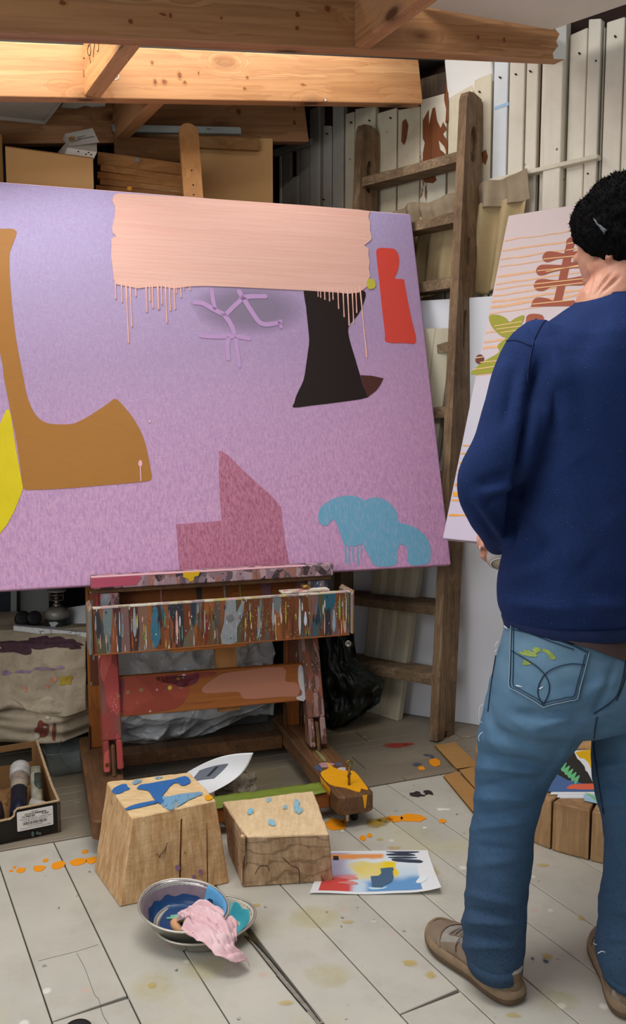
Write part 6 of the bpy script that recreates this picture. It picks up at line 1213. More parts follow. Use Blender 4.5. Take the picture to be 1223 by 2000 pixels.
mk('upper_sheet', *grid(dust, 150, 90, 0.003), DUST, ds_o, True)
def lower(u, v):
    x = XL + (XR + 0.012 - XL) * u; z = 0.30 - v * (0.165 + 0.02 * math.sin(x * 7 + 2)) - 0.03 * (1 - u) ; y = 2.965 - 0.02 * math.sin(v * 3) + 0.016 * ns((x, v, 3), 7)
    if x > -0.88: y += (x + 0.88) * 1.0
    return Vector((x, y, z))
mk('lower_sheet', *grid(lower, 110, 40, 0.003), DUST, ds_o, True, label='darker under layer of the dust sheet')
BV = BVHTree.FromPolygons([tuple(v) for v in grid(dust, 150, 90)[0]], grid(dust, 150, 90)[1]); BV2 = BVHTree.FromPolygons([tuple(v) for v in grid(lower, 110, 40)[0]], grid(lower, 110, 40)[1])
def stain(px, py, rx, ry, mat, bv, n=26, jag=0.35, off=0.0025):
    sd = random.random() * 40; V = []; R = 5
    for k_ in range(R + 1):
        for i in range(n):
            q = 2 * math.pi * i / n; rr = (k_ / R) * (1 + jag * 1.6 * MN.noise(Vector((math.cos(q) * 1.6, math.sin(q) * 1.6, sd)))); r = ray(px + rx * rr * math.cos(q), py + ry * rr * math.sin(q)).normalized()
            h = bv.ray_cast(EYE, r); 
            if h[0] is None: return None
            V.append(h[0] - r * off)
    F = [[k_ * n + i, k_ * n + (i + 1) % n, (k_ + 1) * n + (i + 1) % n, (k_ + 1) * n + i] for k_ in range(R) for i in range(n)]
    return mk('paint_stain', V, F, mat, ds_o, True)
def soft(name, c_): return plain(name, c_, 0.85, 0.3, 60, 0.2, 100)
PLUM = soft('plum_stain', '#4d343c'); YST = soft('mustard_stain', '#a98f33'); PKS = soft('pink_stain', '#b57a84'); LIL_S = soft('lilac_stain', '#8f7590'); RST = soft('red_brown_stain', '#7d4436'); PST = soft('peach_stain', '#c58a70')
for a in [(30, 1264, 42, 13), (75, 1254, 40, 12), (112, 1256, 34, 11), (138, 1262, 20, 6)]: stain(*a, PLUM, BV, 26, 0.5)
for a in [(142, 1334, 26, 11), (162, 1330, 16, 9), (128, 1330, 12, 8)]: stain(*a, YST, BV, 26, 0.5)
for a in [(104, 1328, 8, 5), (49, 1346, 4, 5), (93, 1341, 4, 3)]: stain(*a, PST, BV)
for a in [(45, 1312, 18, 3), (85, 1306, 22, 3), (12, 1314, 10, 4), (118, 1304, 8, 3)]: stain(*a, LIL_S, BV)
for a in [(82, 1425, 13, 16), (105, 1428, 4, 18)]: stain(*a, RST, BV2, 26, 0.3, 0.003)
WST = soft('white_stain', '#b8b0a2')
for a in [(93, 1402, 5, 3), (88, 1420, 4, 2), (72, 1437, 6, 6), (54, 1429, 2, 2)]: stain(*a, WST, BV2, 12, 0.3, 0.0045)
# things on the bench
def shade(px, py, Y): return at(px, py, Y)
gl_c = Vector((at(106, 1226, 3.06).x, 3.10, 0.494)); gs = empty('gas_lantern', gl_c, 'camping gas lantern with steel burner on a dark green canister', 'lantern')
CANG = plain('dark_green_canister', '#2b3834', 0.4, 0.15, 20); CANS = plain('grey_canister_dome', '#9a958f', 0.4, 0.15, 40, metal=0.3); STL2 = plain('tarnished_steel', '#8d8880', 0.3, 0.2, 30, metal=0.8)
TM = Matrix.Translation(gl_c)
mk('canister', *xf(lathe([(0, 0), (0.038, 0), (0.041, 0.005), (0.041, 0.034), (0, 0.034)], 32), TM), CANG, gs, True)
mk('canister_dome', *xf(lathe([(0.041, 0.0335), (0.041, 0.052), (0.038, 0.062), (0.028, 0.070), (0.016, 0.074), (0, 0.075)], 32), TM), CANS, gs, True)
mk('valve', *xf(lathe([(0.013, 0.074), (0.015, 0.078), (0.015, 0.084), (0.010, 0.088), (0.008, 0.10), (0.011, 0.103), (0.011, 0.109), (0.007, 0.113), (0.005, 0.125), (0, 0.125)], 20), TM), STL2, gs, True)
mk('burner_cap', *xf(lathe([(0, 0.145), (0.020, 0.143), (0.033, 0.137), (0.034, 0.133), (0.030, 0.130), (0, 0.129)], 28), TM), CANS, gs, True); mk('burner_ring', *xf(lathe([(0.020, 0.119), (0.026, 0.119), (0.026, 0.123), (0.020, 0.123), (0.020, 0.119)], 24), TM), STL2, gs, True)
for i in range(5): q = i * 2 * math.pi / 5; mk('post', *xf(tube([(0.024 * math.cos(q), 0.024 * math.sin(q), 0.10), (0.024 * math.cos(q), 0.024 * math.sin(q), 0.132)], 0.0018, 6), TM), STL2, gs)
mk('base_plate', *xf(lathe([(0.008, 0.099), (0.025, 0.099), (0.025, 0.102), (0.008, 0.102)], 24), TM), STL2, gs, True)
mk('white_mark', *xf(poly3([Vector((x, -0.0413 + 0.3 * x * x * 40 * 0.02, z)) for x, z in [(-0.018, 0.026), (0.008, 0.028), (0.016, 0.022), (0.006, 0.015), (0.0, 0.004), (-0.008, 0.004), (-0.012, 0.014)]], (0, -1, 0), 0.0008), TM), plain('white_label_mark', '#c9c6c0', 0.5, 0.1), gs)
for px, mt in ((38, 0), (58, 1)):
    pass
bn = Vector((at(52, 1222, 3.08).x, 3.10, 0.496)); bi = empty('binoculars', bn, 'black binoculars lying on the dust sheet beside the lantern', 'binoculars')
BLK2 = plain('black_binocular_rubber', '#1d1d1e', 0.5, 0.15, 40)
for dx in (-0.022, 0.020):
    M = Matrix.Translation(bn + Vector((dx - 0.005, 0, 0.026))) @ Matrix.Rotation(math.radians(28), 4, 'Z') @ Matrix.Rotation(math.radians(72), 4, 'X')
    b_ = mk('barrel', *xf(lathe([(0, -0.045), (0.016, -0.045), (0.017, -0.04), (0.017, -0.02), (0.023, 0.0), (0.025, 0.03), (0.025, 0.05), (0.022, 0.052), (0, 0.050)], 24), M), BLK2, bi, True)
mk('bridge', *xf(box(0.03, 0.045, 0.016, 0.004, 2), Matrix.Translation(bn + Vector((-0.004, 0.005, 0.03))) @ Matrix.Rotation(math.radians(28), 4, 'Z')), BLK2, bi)
m = Mat('white_foam', 0.8, 0.2); v_ = m.vor(m.co((160, 160, 160)), 1); m.col(m.mix(m.ramp(v_, [(0.2, 0.0), (0.6, 0.35)]), '#dfe0e0', '#a9abac')); m.bump(v_, 0.7, 0.003); FOAM = m.m
fc = at(95, 1236, 3.02); fo = empty('foam_slab', Vector((fc.x, 3.05, 0.46)), 'white foam packing slab with pencilled scribble on top of the dust sheet', 'foam')
mk('slab', *hexa([at(26, 1232, 3.005), at(170, 1250, 2.99), at(168, 1236, 3.06), at(28, 1226, 3.06)], [at(26, 1222, 3.005), at(170, 1236, 2.99), at(168, 1228, 3.06), at(28, 1219, 3.06)], 0.002), FOAM, fo)
scr = [[(76, 1233), (86, 1231)], [(80, 1232), (78, 1239)], [(96, 1231), (101, 1230), (99, 1240)], [(136, 1236), (142, 1231), (150, 1233), (146, 1239), (158, 1238)]]
FN = (at(170, 1250, 2.99) - at(26, 1232, 3.005)).cross(Vector((0, 0.02, 1))).normalized()
mk('pencil_scribble', *join(*[tube([onp(x, y + 1, at(26, 1227, 3.005), FN, 0) - ray(x, y) * 0.001 for x, y in l], 0.0008, 5) for l in scr]), PENC, fo, kind='stuff')
wb2 = empty('white_card', at(146, 1235, 3.12), 'small white board standing behind the tray end', 'board')
mk('board', *hexa([at(130, 1228, 3.14), at(172, 1236, 3.11), at(172, 1236, 3.12), at(130, 1228, 3.15)], [at(124, 1188, 3.17), at(172, 1181, 3.14), at(172, 1181, 3.15), at(124, 1188, 3.18)], 0.001), plain('white_card', '#e3e4e6', 0.5, 0.03), wb2)
mk('pencil_scribble', *tube([at(134, 1214, 3.14), at(137, 1224, 3.135), at(143, 1229, 3.125)], 0.0009, 5), PENC, wb2)
gp_ = empty('grey_panel', at(60, 1200, 3.55), 'grey white panel with slim pale edge leaning behind the lantern', 'panel')
mk('panel', *hexa([at(30, 1210, 3.52), at(96, 1204, 3.52), at(96, 1204, 3.54), at(30, 1210, 3.54)], [at(30, 1090, 3.56), at(96, 1090, 3.56), at(96, 1090, 3.58), at(30, 1090, 3.58)], 0.002), plain('grey_panel_paint', '#8f918f', 0.7, 0.06, 5), gp_)
mk('upright', *hexa([at(21, 1206, 3.48), at(33, 1206, 3.48), at(33, 1206, 3.51), at(21, 1206, 3.51)], [at(21, 1090, 3.52), at(33, 1090, 3.52), at(33, 1090, 3.55), at(21, 1090, 3.55)], 0.002), plain('pale_upright', '#a9aeac', 0.6, 0.06, 5), gp_)
# stack of wrapped canvases in polythene behind the easel ------------
m = Mat('polythene', 0.14, 0.6); m.col('#f3f5f6'); m.b.inputs['Alpha'].default_value = 0.55; m.bump(m.noise(m.co((9, 9, 9)), 1, 3, 0.5, 1.2), 1.0, 0.03); m.bump(m.vor(m.co((8, 8, 12)), 1.0), 0.8, 0.03); POLY = m.m
def ploc(x, y, z): return EM @ Vector((x, y, z))
wc = empty('wrapped_canvas', ploc(-0.05, 0.42, 0), 'canvas stack wrapped in crumpled clear polythene behind the easel', 'canvas')
mk('stretcher', *xf(bx(-0.34, 0.24, 0.40, 0.44, 0.13, 0.62, 0.004), EM), plain('pale_grey_canvas_back', '#e6e8e9', 0.8, 0.08, 6), wc)
mk('stretcher', *xf(bx(-0.30, 0.30, 0.45, 0.49, 0.002, 0.60, 0.004), EM), plain('dark_canvas_back', '#6a6a6a', 0.8, 0.1, 6), wc)
def poly(u, v):
    x = -0.37 + 0.66 * u; z = 0.62 - 0.55 * v; y = 0.375 - 0.05 * math.sin(math.pi * v) - 0.04 * v + 0.035 * ns((u, v, 0), 5) + 0.03 * abs(ns((u * 1.3, v, 1), 6)) * 2 + 0.004 * ns((u, v, 3), 20)
    return ploc(x + 0.02 * ns((u, v, 7), 5), y, max(0.006, z + 0.02 * ns((u, 0, 9), 4)))
mk('polythene', *grid(poly, 90, 80, 0.0006), POLY, wc, True)
def poly2(u, v):
    x = -0.36 + 0.60 * u; z = 0.30 - 0.27 * v * (1 - 0.75 * max(0, u - 0.6)); y = 0.30 - 0.07 * math.sin(math.pi * v) + 0.035 * ns((u, v, 10), 5) + 0.03 * abs(ns((u, v, 11), 6)) * 2 + 0.004 * ns((u, v, 13), 20)
    return ploc(x, y, max(0.006, z))
mk('polythene', *grid(poly2, 90, 60, 0.0006), POLY, wc, True)

# ---------------------------------------------------------------- rack and stored things up at the back left
rack = empty('storage_rack', (-0.75, 3.75, 0), 'dark slotted shelf rack carrying boxes behind the lilac painting', 'rack')
RKM = plain('dark_rack_paint', '#2a2a2b', 0.6, 0.15)
ZR = 2.02
RP = lambda t, o: Vector((-0.66, 3.60, 0)) + EV * t + FV * o
mk('shelf', *hexa([RP(-0.75, -0.12) + Vector((0, 0, ZR - .025)), RP(0.55, -0.12) + Vector((0, 0, ZR - .025)), RP(0.55, 0.30) + Vector((0, 0, ZR - .025)), RP(-0.75, 0.30) + Vector((0, 0, ZR - .025))], [RP(-0.75, -0.12) + Vector((0, 0, ZR)), RP(0.55, -0.12) + Vector((0, 0, ZR)), RP(0.55, 0.30) + Vector((0, 0, ZR)), RP(-0.75, 0.30) + Vector((0, 0, ZR))], 0.002), RKM, rack)
for t in (-0.73, 0.53):
    for o_ in (-0.10, 0.28): p = RP(t, o_); mk('post', *bx(p.x - 0.018, p.x + 0.018, p.y - 0.018, p.y + 0.018, 0, ZR - 0.025, 0.002), RKM, rack)
mk('diagonal_brace', *bar(at(202, 292, 3.62), at(232, 238, 3.78), 0.02, 0.03, 0.002), RKM, rack)
CARDB = plain('brown_carton', '#d3a66e', 0.85, 0.06, 4); 
def crate(name, px0, py0, px1, py1, Y0_, Y1_, dep, mat, label, cat, zbase=ZR, group=None, seam=False):
    a, b = at(px0, py0, Y0_), at(px1, py1, Y1_); dr = Vector((b.x - a.x, b.y - a.y, 0)).normalized(); bk = Vector((-dr.y, dr.x, 0))
    o = empty(name, Vector(((a.x + b.x) / 2, (a.y + b.y) / 2, zbase)), label, cat, group)
    bot = [Vector((a.x, a.y, zbase)), Vector((b.x, b.y, zbase)), Vector((b.x, b.y, zbase)) + bk * dep, Vector((a.x, a.y, zbase)) + bk * dep]; topz_ = [a.z, b.z, b.z, a.z]
    mk('carton', *hexa(bot, [Vector((p.x, p.y, z)) for p, z in zip(bot, topz_)], 0.002), mat, o)
    return o, a, b, bk
c1, ca_, cb_, cbk = crate('cardboard_carton', 10, 286, 182, 309, 3.24, 3.34, 0.20, CARDB, 'brown cardboard carton with small white box on top', 'box')
mk('flap_gap', *hexa([ca_ + Vector((0.0, -0.0015, -0.0004)), cb_ + Vector((0, -0.0015, -0.0004)), cb_ + cbk * 0.003, ca_ + cbk * 0.003], [ca_ + Vector((0, -.0015, .0012)), cb_ + Vector((0, -.0015, .0012)), cb_ + cbk * .003 + Vector((0, 0, .0012)), ca_ + cbk * .003 + Vector((0, 0, .0012))]), CARD, c1)
c0, *_ = crate('cardboard_carton', -70, 251, 4, 262, 3.20, 3.25, 0.14, plain('dark_brown_carton', '#94703f', 0.85, 0.08, 4), 'darker carton cut off by the left edge of the photo', 'box')
c3, sa_, sb_, sbk = crate('cardboard_sheet', 376, 268, 533, 270, 3.72, 3.80, 0.012, CARDB, 'tall flat cardboard sheet standing behind the mast', 'cardboard', ZR)
o = mk('wood_batten', *bar(at(380, 277, 3.70), at(505, 283, 3.765), 0.02, 0.05, 0.002), wood('shaded_batten', '#a87a48', '#8f6436', '#6a4622', 0, 0.8), None, origin=at(440, 280, 3.73)); tag(o, 'short brown batten fixed across the cardboard sheet', 'batten')
STK = ['#b9854e', '#c08c55', '#b88048', '#c79a66', '#b07a45']; yy = 296
stack_pts = [(190, 297, 345, 318, 24), (196, 322, 345, 343, 13), (190, 336, 345, 354, 13), (195, 350, 345, 366, 12), (187, 362, 345, 377, 14)]
for i, (xa, ya, xb, yb, h_) in enumerate(stack_pts):
    Ya, Yb = 3.50, 3.57; a, b = at(xa, ya, Ya), at(xb + 35, yb + (yb - ya) * 35 / (xb - xa), Yb + 0.016); hh = h_ * Ya / FOC * 1.0
    dr = (b - a).normalized(); bk = Vector((-dr.y, dr.x, 0)).normalized()
    o = empty('stretcher_frame', (a + b) / 2 - Vector((0, 0, hh)), ['topmost thick wooden stretcher frame in the stack beside the mast', 'second wooden stretcher frame from the top of the stack', 'red-stained middle stretcher frame of the stack', 'fourth wooden stretcher frame from the top of the stack', 'lowest stretcher frame of the stack with yellow paint fleck'][i], 'frame', 'stacked stretcher frames')
    wm = wood('stretcher_wood', STK[i], '#a8743f', '#7a4f28', 0, 0.8, 0.4, 0.6, 0.15)
    dn = Vector((0, 0, -hh / 2))
    mk('front_bar', *bar(a + dn, b + dn, 0.028, hh * 0.94, 0.002), wm, o); mk('back_bar', *bar(a + dn + bk * 0.23, b + dn + bk * 0.23, 0.028, hh * 0.94, 0.002), wm, o)
    for p in (a + dr * 0.015, b - dr * 0.015): mk('side_bar', *bar(p + dn + bk * 0.0145, p + dn + bk * 0.2155, 0.028, hh * 0.94, 0.002), wm, o)
    if i == 4: mk('paint_fleck', *poly3([at(253 + 5 * math.cos(q), 377 - 9 + 4 * math.sin(q), 3.478) for q in [k_ * math.pi / 4 for k_ in range(8)]], (0, -1, 0), 0.001), YEO, o)
    if i == 0: mk('paint_fleck', *poly3([at(268 + 5 * math.cos(q), 312 + 4 * math.sin(q), 3.50) for q in [k_ * math.pi / 4 for k_ in range(8)]], (0, -1, 0), 0.001), plain('grey_blue_fleck', '#7d8a94', 0.6), o)
zbs = min(at(187, 376, 3.5).z, at(345, 391, 3.57).z)
o = empty('shelf_riser', Vector((-0.68, 3.66, ZR)), 'plain block under the stack of stretcher frames', 'block'); a, b = at(187, 378, 3.52), at(380, 396, 3.60)
mk('riser', *hexa([Vector((a.x, a.y, ZR)), Vector((b.x, b.y, ZR)), Vector((b.x - .1, b.y + .2, ZR)), Vector((a.x - .1, a.y + .2, ZR))], [Vector((a.x, a.y, a.z - .002)), Vector((b.x, b.y, b.z - .002)), Vector((b.x - .1, b.y + .2, b.z - .002)), Vector((a.x - .1, a.y + .2, a.z - .002))]), RKM, o)
dw = wood('dark_drawer_wood', '#7d542c', '#68431f', '#442a12', 0, 0.8, 0.3)
a, b = at(222, 266, 3.56), at(345, 274, 3.62); hh = 0.085; o = empty('wooden_drawer', (a + b) / 2 - Vector((0, 0, hh)), 'shallow dark wooden drawer box on top of the stretcher frames', 'drawer')
dr = (b - a).normalized(); bk = Vector((-dr.y, dr.x, 0)).normalized(); b = b + dr * 0.04; dn = Vector((0, 0, -hh / 2))
mk('front', *bar(a + dn, b + dn, 0.015, hh, 0.002), dw, o); mk('back', *bar(a + dn + bk * 0.2, b + dn + bk * 0.2, 0.015, hh, 0.002), dw, o)
for p in (a + dr * 0.008, b - dr * 0.008): mk('side', *bar(p + dn + bk * 0.008, p + dn + bk * 0.192, 0.015, hh, 0.002), dw, o)
mk('base', *bar(a + bk * 0.1 + Vector((0, 0, -hh + .004)), b + bk * 0.1 + Vector((0, 0, -hh + .004)), 0.18, 0.006, 0), dw, o)
a, b = at(219, 253, 3.58), at(470, 258, 3.74); o = mk('metal_rail', *join(bar(a, b, 0.028, 0.022, 0.002), bar(a + Vector((0, -.012, .012)), b + Vector((0, -.012, .012)), 0.004, 0.006, 0.0005)), chipped('grey_metal_rail', '#8f9692', '#5a5850', '#6d726e', 0.66, 0, 0.5), None, origin=(a + b) / 2); tag(o, 'long grey paint-marked metal rail across the drawer and cardboard sheet', 'rail')
# small white carton with crown print
wbp = [at(128, 283, 3.380), at(190, 297, 3.380)]
wo = empty('small_carton', at(155, 303, 3.400), 'small white carton with gold crown print on the brown carton', 'box')
TL_, TR_, BR_, BL_ = at(127, 261, 3.440), at(181, 250, 3.480), at(189, 272, 3.340), at(132, 283, 3.300)
WCB = plain('white_carton', '#dcd6cb', 0.6, 0.04, 8); WCS = plain('white_carton_side', '#cfc8bb', 0.6, 0.06, 8)
# lower half: box body
b_fl, b_fr, b_br, b_bl = at(126, 302, 3.325), at(183, 311, 3.350), at(186, 300, 3.480), at(112, 298, 3.460)
t_fl, t_fr, t_br, t_bl = at(132, 288, 3.325), at(190, 297, 3.350), at(189, 272, 3.440), at(129, 278, 3.420)
mk('body', *hexa([b_fl, b_fr, b_br, b_bl], [t_fl, t_fr, t_br, t_bl], 0.0015), WCB, wo)
lid_b = [at(132, 284, 3.330), at(190, 273, 3.400), at(181, 252, 3.500), at(112, 284, 3.480)]
lid = mk('lid', *hexa([at(131, 284, 3.332), at(188, 274, 3.400), at(180, 256, 3.520), at(122, 272, 3.480)], [BL_ + Vector((0, .03, .004)), BR_ + Vector((0, .045, .002)), TR_, TL_], 0.0012), WCB, wo)
ln_ = (BR_ + Vector((0, .045, .002)) - (BL_ + Vector((0, .03, .004)))).cross(TL_ - BL_ - Vector((0, .03, .004))).normalized(); ln_ = ln_ if ln_.z > 0 else -ln_
LP = (BL_ + Vector((0, .03, .004)) + TR_) / 2
GOLD = plain('gold_print', '#b98a34', 0.5, 0.1)
def lid_pts(pts, mat, nm): return mk(nm, *poly3([onp(x, y, LP, ln_, 0.0014) for x, y in pts], ln_, 0.0003), mat, lid)
for pts in [[(134, 266), (137, 269), (139, 265), (141, 269), (144, 265), (146, 267), (145, 271), (135, 273)], [(135, 273.5), (145.5, 271.5), (145.5, 273), (135.5, 275)]]: lid_pts(pts, GOLD, 'crown_print')
for x0_, y0_, x1_, y1_ in [(150, 268, 167, 264), (151, 271, 184, 266), (137, 276, 158, 272)]: lid_pts([(x0_, y0_), (x1_, y1_), (x1_, y1_ + 1), (x0_, y0_ + 1)], plain('grey_print_line', '#8a8078', 0.6), 'print_line')
fnn = (t_fr - t_fl).cross(b_fl - t_fl).normalized(); fnn = fnn if fnn.y < 0 else -fnn
for x0_, y0_ in [(153, 296), (173, 298), (168, 301), (178, 302)]: mk('print_mark', *poly3([onp(x0_ + 2 * math.cos(q), y0_ + 1.5 * math.sin(q), t_fl, fnn, 0.0006) for q in [k_ * math.pi / 4 for k_ in range(8)]], fnn, 0.0003), PENC, wo)
# ================================================================ THE PAINTER
YAW = math.radians(28); RTV = Vector((math.cos(YAW), math.sin(YAW), 0)); FWD = Vector((-math.sin(YAW), math.cos(YAW), 0))     # his right, his front
per = empty('person', (0.585, 1.84, 0), 'person seen from behind in black fleece hat, navy jumper, faded jeans and taupe trainers', 'person')
def pxof(p):
    d = p - EYE; w_ = d.y * math.cos(PITCH) - d.z * math.sin(PITCH); u_ = d.y * math.sin(PITCH) + d.z * math.cos(PITCH); return 611.5 + FOC * d.x / w_, 1000 - FOC * u_ / w_
def ring_t(l, c, py, Y, b, n=40, pw=0.9):     # torso ring turned with the body: left silhouette l, centre c (pixels), half depth b
    C_ = at(c, py, Y); hw = C_.x - at(l, py, Y).x; a = math.sqrt(max(1e-4, hw * hw - (b * math.sin(YAW)) ** 2)) / math.cos(YAW); P = []
    for i in range(n):
        q = 2 * math.pi * i / n; P.append(C_ + RTV * (a * math.copysign(abs(math.cos(q)) ** pw, math.cos(q))) + FWD * (b * math.copysign(abs(math.sin(q)) ** pw, math.sin(q))))
    return P
def ring_l(l, r, py, Y, b, n=32, tilt=0.0):
    C_ = at((l + r) / 2, py, Y); a = (at(r, py, Y).x - at(l, py, Y).x) / 2
    return [C_ + Vector((a * math.cos(q), b * math.sin(q), tilt * math.sin(q) * b)) for q in [2 * math.pi * i / n for i in range(n)]]
def interp(rows, k=4):
    R = smoothpath([Vector(r[:3]) for r in rows], k); S = smoothpath([Vector(tuple(r[3:]) + (0,) * (6 - len(r))) for r in rows], k); return [tuple(a) + tuple(b) for a, b in zip(R, S)]
def creases(segs):
    """ridges (+) and furrows (-) given as lines in the photograph: (x0, y0, x1, y1, width px, height m)"""
    def f(p, n):
        x, y = pxof(p); d = 0.0
        if n.y > 0.55: return 0.0
        for x0, y0, x1, y1, w_, h_ in segs:
            dx, dy = x1 - x0, y1 - y0; L2_ = dx * dx + dy * dy; t = max(0.0, min(1.0, ((x - x0) * dx + (y - y0) * dy) / L2_)); ex, ey = x - x0 - dx * t, y - y0 - dy * t
            q = (ex * ex + ey * ey) / (w_ * w_)
            if q < 6: d += h_ * math.exp(-q) * (1 - 0.7 * abs(2 * t - 1) ** 3)
        return d
    return f
# jumper ---------------------------------------------------------
rows = [(1206, 986, 1162, .138), (1196, 979, 1162, .146), (1175, 970, 1162, .156), (1150, 967, 1162, .160), (1100, 974, 1163, .158), (1040, 987, 1165, .152), (980, 997, 1168, .148), (900, 1006, 1171, .145), (820, 1012, 1175, .146), (740, 1014, 1180, .145), (690, 1022, 1183, .136), (655, 1042, 1186, .122), (628, 1072, 1190, .105), (606, 1104, 1193, .088), (590, 1130, 1195, .078), (580, 1139, 1196, .073)]
rows = [(a, b, c, d) for a, b, c, d in rows]
R = []
for py, l, c, b in rows: R.append(ring_t(l, c, py, 1.86 + (0.012 if py < 640 else 0), b))
torso = loft(R)
def armtube(path, n=26, k=6):
    P = smoothpath([at(x, y, Y) for x, y, Y, r in path], k); S = smoothpath([(r, 0, 0) for *_, r in path], k); return tube(P, [s.x for s in S], n)
larm = [(1078, 672, 1.835, .070), (1052, 700, 1.82, .076), (1034, 745, 1.808, .075), (1012, 810, 1.785, .072), (987, 875, 1.77, .068), (958, 932, 1.766, .0655), (953, 965, 1.785, .060), (960, 998, 1.83, .053), (970, 1022, 1.89, .049), (976, 1044, 1.95, .043), (979, 1057, 1.995, .040)]
rsh = Vector((0.60, 1.86, 0)) + RTV * 0.160
zs = at(1000, 690, 1.8).z
rarm_w = [(rsh - RTV * 0.04 + Vector((0, 0, zs + .012)), .066), (rsh + RTV * 0.03 + Vector((0, 0, zs - .06)), .070), (rsh + RTV * 0.05 + Vector((0, 0, zs - .14)), .071), (rsh + RTV * 0.07 + FWD * 0.02 + Vector((0, 0, zs - .26)), .068), (rsh + RTV * 0.05 + FWD * 0.10 + Vector((0, 0, zs - .34)), .058), (rsh - RTV * 0.04 + FWD * 0.22 + Vector((0, 0, zs - .37)), .046), (rsh - RTV * 0.10 + FWD * 0.28 + Vector((0, 0, zs - .375)), .040)]
def tube_w(pw_, n=26, k=6): P = smoothpath([p for p, r in pw_], k); S = smoothpath([(r, 0, 0) for p, r in pw_], k); return tube(P, [s.x for s in S], n)
J = remesh(join(torso, armtube(larm), tube_w(rarm_w)), 0.0075, 6, 0.5)
jseg = [(1046, 720, 1034, 800, 10, -.012), (1034, 800, 1016, 930, 9, -.014), (1014, 930, 994, 1060, 8, -.012), (1075, 740, 1062, 850, 12, .004), (1075, 660, 1100, 760, 22, .006), (1052, 690, 1060, 800, 12, -.005), (990, 700, 968, 800, 14, .004), (1005, 720, 985, 830, 9, -.004), (935, 945, 1000, 925, 9, -.005), (940, 965, 1005, 950, 8, .005), (950, 985, 1000, 965, 7, -.004), (925, 965, 985, 1050, 8, .005), (915, 985, 970, 1055, 7, -.004), (1100, 690, 1110, 840, 26, .005), (1180, 600, 1120, 700, 30, -.004), (1000, 1080, 1080, 1060, 20, -.004), (985, 1130, 1060, 1110, 22, .005), (990, 1175, 1120, 1195, 12, .004), (1060, 1020, 1150, 1100, 40, .005), (1010, 1000, 1060, 1090, 14, -.005), (1120, 900, 1200, 1010, 40, -.004), (1150, 1180, 1223, 1190, 14, .004), (1020, 640, 1045, 668, 5, -.003)]
J = displace(J, creases([(a, b, c, d, e, f * 2.2) for a, b, c, d, e, f in jseg])); J = displace(J, lambda p, n: 0.0035 * ns(p, 7, 2) + 0.0015 * ns(p, 19, 5))
m = Mat('navy_wool', 0.9, 0.12); kn = m.noise(m.co((260, 260, 900)), 1, 3, 0.6); g = m.noise(m.co((4, 4, 4)), 1, 5, 0.6)
c = m.mix(m.ramp(g, [(0.35, 0.0), (0.7, 1.0)]), '#152144', '#1c2d58'); c = m.mix(m.math('MULTIPLY', m.ramp(kn, [(0.4, 0.0), (0.7, 1.0)]), 0.5), c, '#283d6c')
lint = m.vor(m.co((70, 70, 70)), 1); c = m.mix(m.ramp(lint, [(0.03, 0.55), (0.05, 0.0)]), c, '#9aa4c0'); m.col(c); m.bump(kn, 0.35, 0.001)
m.b.inputs['Sheen Weight'].default_value = 0.25; m.b.inputs['Sheen Roughness'].default_value = 0.5; m.b.inputs['Sheen Tint'].default_value = hx('#3c4f86'); WOOL = m.m
jum = mk('jumper', *J, WOOL, per, True)
JB = BVHTree.FromPolygons([tuple(v) for v in J[0]], J[1])
def cast(bv, px, py, off=0.002):
    r = ray(px, py).normalized(); h = bv.ray_cast(EYE, r)
    if h[0] is None: return None
    n = h[1] if h[1].dot(r) < 0 else -h[1]; return h[0] + n * off
def seamtube(bv, pts, r, mat, par, name, off=0.001, k=6):
    P = [cast(bv, p.x, p.y, off) for p in smoothpath([(x, y, 0) for x, y in pts], k)]; P = [p for p in P if p is not None]
    if len(P) > 2: return mk(name, *tube(P, r, 6), mat, par, True)
WOOLD = plain('navy_wool_rib', '#16244a', 0.9, 0.12, 60, 0.3, 300)
Rh = [ring_t(l, c, py, 1.86, b + e) for py, l, c, b, e in [(1195, 980, 1162, .146, .001), (1197, 977, 1162, .150, .003), (1216, 983, 1162, .146, .003), (1220, 985, 1162, .143, .002), (1219, 988, 1162, .140, -.002), (1195, 984, 1162, .140, -.004)]]
mk('hem_band', *loft([*Rh], False), WOOLD, jum, True, label='ribbed navy hem band')
def ringtop(py, l, c, b): return ring_t(l, c, py, 1.872, b)
cn = ringtop(583, 1143, 1197, .070); mk('collar_band', *tube(cn, 0.0058, 8, True), WOOLD, jum, True, label='navy collar band')
seamtube(JB, [(983, 667), (1010, 665), (1038, 676)], 0.0014, WOOLD, jum, 'shoulder_seam'); seamtube(JB, [(1082, 612), (1062, 630), (1048, 655), (1040, 680), (1032, 720), (1030, 750)], 0.0014, WOOLD, jum, 'armhole_seam')
